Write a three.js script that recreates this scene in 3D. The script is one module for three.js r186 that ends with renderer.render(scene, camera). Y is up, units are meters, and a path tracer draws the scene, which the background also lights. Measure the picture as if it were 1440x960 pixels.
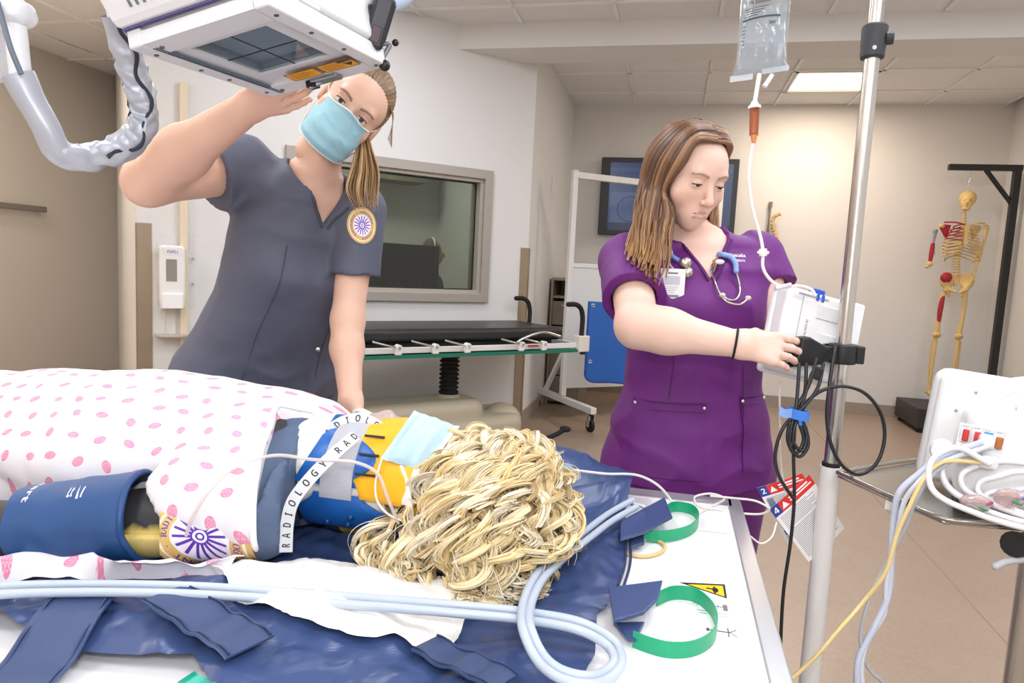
import * as THREE from 'three';
import { RoundedBoxGeometry } from 'three/addons/geometries/RoundedBoxGeometry.js';
import { mergeGeometries, mergeVertices } from 'three/addons/utils/BufferGeometryUtils.js';
import { RectAreaLightUniformsLib } from 'three/addons/lights/RectAreaLightUniformsLib.js';
import { FontLoader } from 'three/addons/loaders/FontLoader.js';
import { TextGeometry } from 'three/addons/geometries/TextGeometry.js';

// ------------------------------------------------------------ camera, light, exposure
RectAreaLightUniformsLib.init();
const V3 = (x, y, z) => new THREE.Vector3(x, y, z);
const RAD = Math.PI / 180;
const scene = new THREE.Scene();
const FPX = 978;                                   // focal length in pixels of a 1440 x 960 frame
const camera = new THREE.PerspectiveCamera(2 * Math.atan(480 / FPX) / RAD, 1.5, 0.05, 60);
camera.position.set(0, 1.25, 0);
camera.rotation.order = 'YXZ';
camera.rotation.set(-6.2 * RAD, 12.75 * RAD, 2.82 * RAD);
camera.updateMatrixWorld(true);
const renderer = new THREE.WebGLRenderer({ antialias: true });
renderer.toneMapping = THREE.LinearToneMapping;
renderer.toneMappingExposure = 1.0;
renderer.shadowMap.enabled = true;
renderer.shadowMap.type = THREE.PCFSoftShadowMap;
scene.background = new THREE.Color(0x0a0a0b);
const WARM = 0xffebd6, NEUTRAL = 0xeef3ff;
const LAMP_REAR = 30, LAMP_FRONT = 18, FLASH = 1.5;   // lamp levels

// the photographer's flash on a short bracket over the camera, tilted at the table
{
  const g = new THREE.Group(); g.name = 'camera_flash'; scene.add(g);
  g.position.set(0.03, 1.45, 0.09);
  g.userData = { label: 'black flash head with a bright lens held above the camera', category: 'flash' };
  const b = new THREE.Mesh(new RoundedBoxGeometry(0.12, 0.1, 0.1, 3, 0.012), new THREE.MeshStandardMaterial({ color: 0x151516, roughness: 0.5 }));
  b.name = 'housing'; b.position.z = 0.06; g.add(b);
  const l = new THREE.Mesh(new RoundedBoxGeometry(0.11, 0.085, 0.006, 2, 0.003), new THREE.MeshStandardMaterial({ color: 0xffffff, emissive: 0xffffff, emissiveIntensity: 1 }));
  l.name = 'flash_lens'; l.position.z = 0.008; g.add(l);
  const s = new THREE.SpotLight(0xfdfbff, FLASH, 0, 66 * RAD, 0.5, 2);
  s.position.set(0.03, 1.45, 0.07); s.castShadow = true; s.shadow.radius = 2.2; s.shadow.mapSize.set(2048, 2048);
  s.target.position.set(-0.45, 1.15, -2); scene.add(s); scene.add(s.target);
}

// ------------------------------------------------------------ helpers
const camM = camera.matrixWorld.clone();
function ray(u, v) { return V3((u - 720) / FPX, (480 - v) / FPX, -1).transformDirection(camM).multiplyScalar(Math.hypot((u - 720) / FPX, (480 - v) / FPX, 1)); }
const at = (u, v, t) => camera.position.clone().addScaledVector(ray(u, v), t);              // point at a measured distance
const on = (u, v, y) => { const d = ray(u, v); return camera.position.clone().addScaledVector(d, (y - 1.25) / d.y); };   // point on a level
const onZ = (u, v, z) => { const d = ray(u, v); return camera.position.clone().addScaledVector(d, z / d.z); };
function rng(seed) { let s = seed >>> 0; return () => { s = (s + 0x6D2B79F5) | 0; let t = Math.imul(s ^ (s >>> 15), 1 | s); t = (t + Math.imul(t ^ (t >>> 7), 61 | t)) ^ t; return ((t ^ (t >>> 14)) >>> 0) / 4294967296; }; }
const clamp = (x, a = 0, b = 1) => Math.min(b, Math.max(a, x));
const lerp = (a, b, t) => a + (b - a) * t;
const sstep = (a, b, x) => { const t = clamp((x - a) / (b - a)); return t * t * (3 - 2 * t); };
function hash3(x, y, z) { let h = Math.imul(x, 374761393) ^ Math.imul(y, 668265263) ^ Math.imul(z, 2147483647 ^ 1274126177); h = Math.imul(h ^ (h >>> 13), 1274126177); return ((h ^ (h >>> 16)) >>> 0) / 4294967296; }
function noise3(x, y, z) {
  const xi = Math.floor(x), yi = Math.floor(y), zi = Math.floor(z); let fx = x - xi, fy = y - yi, fz = z - zi;
  fx = fx * fx * (3 - 2 * fx); fy = fy * fy * (3 - 2 * fy); fz = fz * fz * (3 - 2 * fz);
  const h = (a, b, c) => hash3(xi + a, yi + b, zi + c);
  const l = (a, b, t) => a + (b - a) * t;
  return l(l(l(h(0, 0, 0), h(1, 0, 0), fx), l(h(0, 1, 0), h(1, 1, 0), fx), fy), l(l(h(0, 0, 1), h(1, 0, 1), fx), l(h(0, 1, 1), h(1, 1, 1), fx), fy), fz) * 2 - 1;
}
const fbm = (x, y, z) => noise3(x, y, z) * 0.6 + noise3(x * 2.1 + 7, y * 2.1, z * 2.1) * 0.3 + noise3(x * 4.3, y * 4.3 + 3, z * 4.3) * 0.15;

const used = new Map();
function numbered(n) { const k = used.get(n) || 0; used.set(n, k + 1); return k ? n + '_' + String(k).padStart(3, '0') : n; }
function shade(o) { o.traverse(m => { if (m.isMesh) { m.castShadow = true; m.receiveShadow = true; } }); return o; }
function thing(name, label, category, pos, group) {
  const o = new THREE.Group(); o.name = numbered(name); scene.add(o);
  if (pos) o.position.copy(pos.isVector3 ? pos : V3(...pos));
  o.userData = { label, category }; if (group) o.userData.group = group;
  o.updateMatrixWorld(true); return o;
}
function prep(g) {
  let q = g.index ? g.toNonIndexed() : g.clone();
  if (!q.attributes.normal) q.computeVertexNormals();
  const n = q.attributes.position.count;
  if (!q.attributes.uv) q.setAttribute('uv', new THREE.BufferAttribute(new Float32Array(n * 2), 2));
  for (const k of Object.keys(q.attributes)) if (!['position', 'normal', 'uv', 'color'].includes(k)) q.deleteAttribute(k);
  q.morphAttributes = {}; return q;
}
function join(list) {
  if (!Array.isArray(list)) return list;
  if (list.length === 1) return list[0];
  const l = list.map(prep), anyC = l.some(g => g.attributes.color);
  if (anyC) for (const g of l) if (!g.attributes.color) g.setAttribute('color', new THREE.BufferAttribute(new Float32Array(g.attributes.position.count * 3).fill(1), 3));
  return mergeGeometries(l);
}
// adds one named mesh; geometry is given in world coordinates unless local = true
function add(parent, name, geo, material, local = false) {
  const m = new THREE.Mesh(join(geo), material); m.name = name; m.castShadow = m.receiveShadow = true;
  if (parent === scene) { m.name = numbered(name); }
  parent.add(m);
  if (!local && parent !== scene) { parent.updateMatrixWorld(true); m.applyMatrix4(parent.matrixWorld.clone().invert()); }
  return m;
}
function solo(name, label, category, geo, material, group) { const m = add(scene, name, geo, material); m.userData = { label, category }; if (group) m.userData.group = group; return m; }
function struct(name, geo, material, label) { const m = add(scene, name, geo, material); m.userData = { kind: 'structure', label: label || name.replace(/_/g, ' '), category: name.split('_')[0] }; return m; }
function mat(color, roughness = 0.6, extra = {}) { return new THREE.MeshStandardMaterial({ color, roughness, ...extra }); }
function phys(color, roughness, extra = {}) { return new THREE.MeshPhysicalMaterial({ color, roughness, ...extra }); }

// geometry makers
const up = V3(0, 1, 0);
function frameM(o, x, y, z) { return new THREE.Matrix4().makeBasis(x, y, z).setPosition(o); }
function box(w, h, d, x = 0, y = 0, z = 0, bev = 0, seg = 2) { const g = bev ? new RoundedBoxGeometry(w, h, d, seg, Math.min(bev, w / 2.01, h / 2.01, d / 2.01)) : new THREE.BoxGeometry(w, h, d); return g.translate(x, y, z); }
function xf(g, m) {                                        // moves a geometry into a frame; a mirroring frame gets its winding turned round
  if (m.determinant() > 0) return g.applyMatrix4(m);
  const q = g.index ? g.toNonIndexed() : g; q.applyMatrix4(m); const n = q.attributes.position.count;
  for (const a of Object.values(q.attributes)) { const s = a.itemSize, d = a.array; for (let i = 0; i + 2 < n; i += 3) for (let k = 0; k < s; k++) { const p = (i + 1) * s + k, w = (i + 2) * s + k, h = d[p]; d[p] = d[w]; d[w] = h; } }
  return q;
}
function obox(o, ax, ay, az, w, h, d, bev = 0) { return xf(box(w, h, d, 0, 0, 0, bev), frameM(o, ax, ay, az)); }
function cyl(a, b, r1, r2 = r1, seg = 20, cap = true) {
  const d = b.clone().sub(a), L = d.length(); const g = new THREE.CylinderGeometry(r2, r1, L, seg, 1, !cap);
  g.applyQuaternion(new THREE.Quaternion().setFromUnitVectors(up, d.normalize())); return g.translate((a.x + b.x) / 2, (a.y + b.y) / 2, (a.z + b.z) / 2);
}
function ball(c, r, sx = 1, sy = 1, sz = 1, seg = 20) { return new THREE.SphereGeometry(r, seg, Math.max(8, seg * 0.7 | 0)).scale(sx, sy, sz).translate(c.x, c.y, c.z); }
function curve(pts, closed = false) { return new THREE.CatmullRomCurve3(pts.map(p => p.isVector3 ? p : V3(...p)), closed, 'centripetal'); }
function tube(pts, r, seg = 60, rs = 10, closed = false) { return new THREE.TubeGeometry(curve(pts, closed), seg, r, rs, closed); }
function capTube(pts, r, seg = 60, rs = 10) { const p = pts.map(q => q.isVector3 ? q : V3(...q)); return [tube(p, r, seg, rs), ball(p[0], r, 1, 1, 1, 12), ball(p[p.length - 1], r, 1, 1, 1, 12)]; }
// tapered tube through points with radii
function taper(pts, rad, seg = 24, rs = 8, col, flat = 1) {
  const c = curve(pts), fr = c.computeFrenetFrames(seg, false), P = [], N = [], U = [], I = [], K = [];
  for (let i = 0; i <= seg; i++) {
    const t = i / seg, p = c.getPointAt(t), r = typeof rad === 'function' ? rad(t) : lerp(rad[0], rad[1], t);
    for (let j = 0; j <= rs; j++) { const a = j / rs * Math.PI * 2, n = fr.normals[i].clone().multiplyScalar(Math.cos(a) * flat).addScaledVector(fr.binormals[i], Math.sin(a)); P.push(p.x + n.x * r, p.y + n.y * r, p.z + n.z * r); const m = flat === 1 ? n : fr.normals[i].clone().multiplyScalar(Math.cos(a)).addScaledVector(fr.binormals[i], Math.sin(a) * flat).normalize(); N.push(m.x, m.y, m.z); U.push(j / rs, t); if (col) K.push(...col(t)); }
  }
  for (let i = 0; i < seg; i++) for (let j = 0; j < rs; j++) { const a = i * (rs + 1) + j, b = a + rs + 1; I.push(a, a + 1, b, b, a + 1, b + 1); }
  const g = new THREE.BufferGeometry(); g.setAttribute('position', new THREE.Float32BufferAttribute(P, 3)); g.setAttribute('normal', new THREE.Float32BufferAttribute(N, 3)); g.setAttribute('uv', new THREE.Float32BufferAttribute(U, 2)); if (col) g.setAttribute('color', new THREE.Float32BufferAttribute(K, 3)); g.setIndex(I); return g;
}
function lathe(prof, o, seg = 32, axis) { const g = new THREE.LatheGeometry(prof.map(p => new THREE.Vector2(p[0], p[1])), seg); if (axis) g.applyQuaternion(new THREE.Quaternion().setFromUnitVectors(up, axis.clone().normalize())); return g.translate(o.x, o.y, o.z); }
// flat ribbon with thickness: centre points and a side vector for each
function ribbon(pts, sides, th = 0.002, seg = 50, flipV = false) {
  const c = curve(pts), s = curve(sides.length === 1 ? pts.map(() => sides[0]) : sides), P = [], U = [], I = []; let L = 0, prev = null;
  for (let i = 0; i <= seg; i++) {
    const t = i / seg, p = c.getPoint(t), w = s.getPoint(t), tg = c.getTangent(t), n = tg.clone().cross(w).normalize().multiplyScalar(th / 2);
    if (prev) L += p.distanceTo(prev); prev = p;
    for (const [a, b] of [[-1, 1], [1, 1], [1, -1], [-1, -1]]) { P.push(p.x + w.x * a + n.x * b, p.y + w.y * a + n.y * b, p.z + w.z * a + n.z * b); U.push(L, (flipV ? -a : a) * 0.5 + 0.5); }
  }
  for (let i = 0; i < seg; i++) for (let j = 0; j < 4; j++) { const a = i * 4 + j, b = i * 4 + (j + 1) % 4; I.push(a, a + 4, b, b, a + 4, b + 4); }
  I.push(0, 1, 2, 0, 2, 3); const e = seg * 4; I.push(e, e + 2, e + 1, e, e + 3, e + 2);
  const g = new THREE.BufferGeometry(); g.setAttribute('position', new THREE.Float32BufferAttribute(P, 3)); g.setAttribute('uv', new THREE.Float32BufferAttribute(U, 2)); g.setIndex(I);
  const q = g.toNonIndexed(); q.computeVertexNormals(); return q;
}
function extr(pts, depth, bev = 0, holes) {
  const s = new THREE.Shape(pts.map(p => new THREE.Vector2(p[0], p[1])));
  if (holes) for (const h of holes) s.holes.push(new THREE.Path(h.map(p => new THREE.Vector2(p[0], p[1]))));
  return new THREE.ExtrudeGeometry(s, { depth: depth - 2 * bev, bevelEnabled: bev > 0, bevelThickness: bev, bevelSize: bev, bevelOffset: -bev, bevelSegments: 2, curveSegments: 12 }).translate(0, 0, bev);
}
function grid(nu, nv, f, uvf) {
  const P = [], U = [], I = [];
  for (let j = 0; j <= nv; j++) for (let i = 0; i <= nu; i++) { const p = f(i / nu, j / nv); P.push(p.x, p.y, p.z); const w = uvf ? uvf(i / nu, j / nv, p) : [i / nu, j / nv]; U.push(w[0], w[1]); }
  for (let j = 0; j < nv; j++) for (let i = 0; i < nu; i++) { const a = j * (nu + 1) + i, b = a + nu + 1; I.push(a, b, a + 1, b, b + 1, a + 1); }
  const g = new THREE.BufferGeometry(); g.setAttribute('position', new THREE.Float32BufferAttribute(P, 3)); g.setAttribute('uv', new THREE.Float32BufferAttribute(U, 2)); g.setIndex(I); g.computeVertexNormals(); return g;
}

// ------------------------------------------------------------ implicit shapes
const smin = (a, b, k) => { const h = Math.max(k - Math.abs(a - b), 0) / k; return Math.min(a, b) - h * h * k * 0.25; };
const smax = (a, b, k) => -smin(-a, -b, k);
function cone(a, b, ra, rb) {       // tapered capsule
  const bx = b.x - a.x, by = b.y - a.y, bz = b.z - a.z, L = bx * bx + by * by + bz * bz;
  return (x, y, z) => { const px = x - a.x, py = y - a.y, pz = z - a.z; const t = clamp((px * bx + py * by + pz * bz) / L); const dx = px - bx * t, dy = py - by * t, dz = pz - bz * t; return Math.sqrt(dx * dx + dy * dy + dz * dz) - (ra + (rb - ra) * t); };
}
function ell(c, rx, ry, rz) { const m = Math.min(rx, ry, rz); return (x, y, z) => { const a = (x - c.x) / rx, b = (y - c.y) / ry, d = (z - c.z) / rz; const k0 = Math.sqrt(a * a + b * b + d * d), k1 = Math.sqrt(a * a / (rx * rx) + b * b / (ry * ry) + d * d / (rz * rz)); return k1 < 1e-9 ? -m : k0 * (k0 - 1) / k1; }; }
function loft(rows, ax, az, pow = 2.3) {   // rows of [height, centre along ax, centre along az, half width, half depth]
  return (x, y, z) => {
    let i = 0; while (i < rows.length - 2 && y > rows[i + 1][0]) i++;
    const A = rows[i], B = rows[i + 1], t = sstep(0, 1, (y - A[0]) / (B[0] - A[0]));
    const q = k => A[k] + (B[k] - A[k]) * t;
    const u = (x * ax.x + z * ax.z - q(1)), w = (x * az.x + z * az.z - q(2)), a = q(3), b = q(4);
    const k = Math.pow(Math.pow(Math.abs(u) / a, pow) + Math.pow(Math.abs(w) / b, pow), 1 / pow);
    const rr = Math.hypot(u, w) + 1e-6; const dr = rr - rr / Math.max(k, 1e-4);
    const side = dr * 0.85, top = y - rows[rows.length - 1][0], bot = rows[0][0] - y;
    return Math.max(side, top, bot);
  };
}
function blend(list, k) { return (x, y, z) => { let d = list[0](x, y, z); for (let i = 1; i < list.length; i++) d = smin(d, list[i](x, y, z), k); return d; }; }
function netMesh(f, lo, hi, cell, colf) {
  const nx = Math.ceil((hi.x - lo.x) / cell) + 1, ny = Math.ceil((hi.y - lo.y) / cell) + 1, nz = Math.ceil((hi.z - lo.z) / cell) + 1;
  const val = new Float32Array(nx * ny * nz).fill(1e3), id = (i, j, k) => (k * ny + j) * nx + i, BS = 5, done = new Uint8Array(nx * ny * nz);
  const reach = BS * cell * 0.87 * 1.6 + cell * 2;
  for (let k = 0; k < nz; k += BS) for (let j = 0; j < ny; j += BS) for (let i = 0; i < nx; i += BS) {
    const c = f(lo.x + (i + BS / 2) * cell, lo.y + (j + BS / 2) * cell, lo.z + (k + BS / 2) * cell);
    const near = Math.abs(c) < reach;
    for (let kk = k; kk < Math.min(nz, k + BS); kk++) for (let jj = j; jj < Math.min(ny, j + BS); jj++) for (let ii = i; ii < Math.min(nx, i + BS); ii++) {
      const q = id(ii, jj, kk); val[q] = near ? f(lo.x + ii * cell, lo.y + jj * cell, lo.z + kk * cell) : c;
    }
  }
  const vid = new Int32Array(nx * ny * nz).fill(-1), P = [], I = [];
  const ed = [[0, 1], [2, 3], [4, 5], [6, 7], [0, 2], [1, 3], [4, 6], [5, 7], [0, 4], [1, 5], [2, 6], [3, 7]];
  const v8 = new Float32Array(8);
  for (let k = 0; k < nz - 1; k++) for (let j = 0; j < ny - 1; j++) for (let i = 0; i < nx - 1; i++) {
    let s = 0; for (let c = 0; c < 8; c++) { v8[c] = val[id(i + (c & 1), j + ((c >> 1) & 1), k + (c >> 2))]; if (v8[c] < 0) s++; }
    if (s === 0 || s === 8) continue;
    let x = 0, y = 0, z = 0, n = 0;
    for (const [a, b] of ed) { const va = v8[a], vb = v8[b]; if ((va < 0) === (vb < 0)) continue; const t = va / (va - vb); x += lerp(a & 1, b & 1, t); y += lerp((a >> 1) & 1, (b >> 1) & 1, t); z += lerp(a >> 2, b >> 2, t); n++; }
    vid[id(i, j, k)] = P.length / 3; P.push(lo.x + (i + x / n) * cell, lo.y + (j + y / n) * cell, lo.z + (k + z / n) * cell);
  }
  const quad = (a, b, c, d, flip) => { if (a < 0 || b < 0 || c < 0 || d < 0) return; if (flip) I.push(a, c, b, a, d, c); else I.push(a, b, c, a, c, d); };
  for (let k = 1; k < nz - 1; k++) for (let j = 1; j < ny - 1; j++) for (let i = 1; i < nx - 1; i++) {
    const q = val[id(i, j, k)] < 0;
    if (q !== (val[id(i + 1, j, k)] < 0)) quad(vid[id(i, j - 1, k - 1)], vid[id(i, j, k - 1)], vid[id(i, j, k)], vid[id(i, j - 1, k)], !q);
    if (q !== (val[id(i, j + 1, k)] < 0)) quad(vid[id(i - 1, j, k - 1)], vid[id(i - 1, j, k)], vid[id(i, j, k)], vid[id(i, j, k - 1)], !q);
    if (q !== (val[id(i, j, k + 1)] < 0)) quad(vid[id(i - 1, j - 1, k)], vid[id(i, j - 1, k)], vid[id(i, j, k)], vid[id(i - 1, j, k)], !q);
  }
  const g = new THREE.BufferGeometry(); g.setAttribute('position', new THREE.Float32BufferAttribute(P, 3)); g.setIndex(I);
  const U = new Float32Array(P.length / 3 * 2); for (let i = 0; i < P.length / 3; i++) { U[2 * i] = P[3 * i] + P[3 * i + 2] * 0.7; U[2 * i + 1] = P[3 * i + 1]; }
  g.setAttribute('uv', new THREE.BufferAttribute(U, 2));
  if (colf) { const K = []; for (let i = 0; i < P.length; i += 3) K.push(...colf(P[i], P[i + 1], P[i + 2])); g.setAttribute('color', new THREE.Float32BufferAttribute(K, 3)); }
  g.computeVertexNormals(); return g;
}
// a field given in a local frame, seen from the world
function posed(f, m) { const e = m.clone().invert().elements; return (x, y, z) => f(e[0] * x + e[4] * y + e[8] * z + e[12], e[1] * x + e[5] * y + e[9] * z + e[13], e[2] * x + e[6] * y + e[10] * z + e[14]); }
const lin = (hex) => { const c = new THREE.Color(hex); return [c.r, c.g, c.b]; };
const mix3 = (a, b, t) => [lerp(a[0], b[0], t), lerp(a[1], b[1], t), lerp(a[2], b[2], t)];

// ------------------------------------------------------------ computed textures
function tex(w, h, f, srgb = false, rep) {
  const d = new Uint8Array(w * h * 4);
  for (let y = 0; y < h; y++) for (let x = 0; x < w; x++) { const c = f(x, y), i = (y * w + x) * 4; if (typeof c === 'number') { d[i] = d[i + 1] = d[i + 2] = clamp(c) * 255; } else { d[i] = clamp(c[0]) * 255; d[i + 1] = clamp(c[1]) * 255; d[i + 2] = clamp(c[2]) * 255; } d[i + 3] = 255; }
  const t = new THREE.DataTexture(d, w, h); t.wrapS = t.wrapT = THREE.RepeatWrapping; t.magFilter = THREE.LinearFilter; t.minFilter = THREE.LinearMipmapLinearFilter; t.generateMipmaps = true;
  if (srgb) t.colorSpace = THREE.SRGBColorSpace; if (rep) t.repeat.set(rep, rep); t.needsUpdate = true; return t;
}
function painted(w, h, draw, repeat) {
  const c = document.createElement('canvas'); c.width = w; c.height = h; const x = c.getContext('2d'); draw(x, w, h);
  const t = new THREE.CanvasTexture(c); t.colorSpace = THREE.SRGBColorSpace; t.anisotropy = 4; if (repeat) t.wrapS = t.wrapT = THREE.RepeatWrapping; return t;
}
function tileNoise(n, seed, freq) { const r = rng(seed), g = Array.from({ length: freq * freq }, () => r()); return (x, y) => { const u = x / n * freq, v = y / n * freq, i = Math.floor(u), j = Math.floor(v); let a = u - i, b = v - j; a = a * a * (3 - 2 * a); b = b * b * (3 - 2 * b); const q = (p, s) => g[((s + freq) % freq) * freq + ((p + freq) % freq)]; return lerp(lerp(q(i, j), q(i + 1, j), a), lerp(q(i, j + 1), q(i + 1, j + 1), a), b); }; }
const weaveBump = tex(64, 64, (x, y) => 0.5 + 0.5 * Math.sin((x + y) / 64 * Math.PI * 16) * 0.6 + (hash3(x, y, 5) - 0.5) * 0.3, false, 26);
const n1 = tileNoise(256, 3, 8), n2 = tileNoise(256, 4, 32), n3 = tileNoise(256, 5, 96);
const speckBump = tex(256, 256, (x, y) => n2(x, y) * 0.5 + n3(x, y) * 0.5, false, 3);
const paintBump = tex(256, 256, (x, y) => n3(x, y) * 0.7 + n2(x, y) * 0.3, false, 4);

// ------------------------------------------------------------ the room
const CEIL = 2.88, XR = 2.83, ZB = -7.16, XL = -5.4, ZF = 2.6, XRET = -1.095, PITCH = 0.645;
const CW = V3(XRET, 0, -5.24), wA = V3(-Math.cos(44 * RAD), 0, Math.sin(44 * RAD)), wN = V3(Math.sin(44 * RAD), 0, Math.cos(44 * RAD)), WLEN = 2.632;
const wallM = frameM(CW, wA, up, wN);                     // along the window wall, up, into the room
const inWall = (g) => xf(g, wallM);
const paint = mat(0xdddcd9, 0.75, { bumpMap: paintBump, bumpScale: 0.0006 });
const paintWarm = mat(0xdcd9d4, 0.75, { bumpMap: paintBump, bumpScale: 0.0006 });
const floorMap = tex(512, 512, (x, y) => { const a = tileNoise.f || (tileNoise.f = tileNoise(512, 11, 14)), b = tileNoise.g || (tileNoise.g = tileNoise(512, 12, 150)); const k = 0.975 + 0.025 * a(x, y) + (b(x, y) - 0.5) * 0.05; return [0.635 * k, 0.56 * k, 0.49 * k]; }, true, 0.6);
const floorMat = mat(0xffffff, 0.34, { map: floorMap, bumpMap: speckBump, bumpScale: 0.0002 });
function slab(x0, x1, y0, y1, z0, z1) { return box(x1 - x0, y1 - y0, z1 - z0, (x0 + x1) / 2, (y0 + y1) / 2, (z0 + z1) / 2); }
{
  const g = new THREE.PlaneGeometry(10.5, 12.5, 1, 1).rotateX(-Math.PI / 2); const uv = g.attributes.uv; for (let i = 0; i < uv.count; i++) uv.setXY(i, uv.getX(i) * 10.5, uv.getY(i) * 12.5);
  g.translate(-1.3, 0, -2.9);
  struct('floor', g, floorMat, 'beige brown vinyl sheet floor');
  const seam = add(scene.children[scene.children.length - 1], 'floor_seam', [1.25, -0.95, -3.2].map(x => box(0.006, 0.0012, 9.6, x, 0.0004, -2.35)), mat(0x97826c, 0.6));
}
struct('wall_back', slab(XRET, XR + 0.12, 0, CEIL + 0.1, ZB - 0.12, ZB), paintWarm, 'pale wall behind the wall screen and the skeleton');
struct('wall_right', slab(XR, XR + 0.12, 0, CEIL + 0.1, ZB, ZF), paintWarm, 'pale right side wall');
struct('wall_return', slab(XRET - 0.12, XRET, 0, CEIL + 0.1, ZB, -5.24), paint, 'short pale wall with a light switch');
struct('wall_left', slab(XL - 0.12, XL, 0, CEIL + 0.1, -9.2, ZF), mat(0xc6bfb6, 0.5, { bumpMap: paintBump, bumpScale: 0.0005 }), 'taupe panelled wall beyond the corner');
struct('wall_corridor', slab(XL, -3.4, 0, CEIL + 0.1, -9.2, -9.08), paintWarm, 'end wall of the side passage');
struct('wall_front', slab(XL, XR, 0, CEIL + 0.1, ZF, ZF + 0.12), paintWarm, 'pale wall opposite the window');
// window wall with its opening
const W0 = 0.41, W1 = 1.75, WY0 = 1.035, WY1 = 1.86;
struct('wall_window', inWall(extr([[0, 0], [WLEN, 0], [WLEN, CEIL + 0.1], [0, CEIL + 0.1]], 0.14, 0, [[[W0, WY0], [W1, WY0], [W1, WY1], [W0, WY1]]]).translate(0, 0, -0.14)), paint, 'angled pale wall with an observation window');
{
  // passage side of the control room, its back and its other side
  const cr = mat(0xb9b8b2, 0.8), d = 2.3;
  struct('wall_passage', inWall(slab(WLEN - 0.12, WLEN, 0, CEIL + 0.1, -6.2, -0.14)), paint, 'wall of the side passage');
  struct('wall_control_back', inWall(slab(-1.4, WLEN, 0, CEIL + 0.1, -d - 0.1, -d)), cr, 'grey back wall of the control room');
  struct('wall_control_side', inWall(slab(-0.4, -0.3, 0, CEIL + 0.1, -d, -0.55)), cr, 'side wall of the control room');
  const dk = struct('trim_1', inWall(slab(0, WLEN - 0.12, 2.02, CEIL, -d, -d + 0.35)), mat(0x75705f, 0.8), 'dark bulkhead over the control room back wall');
}
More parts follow.
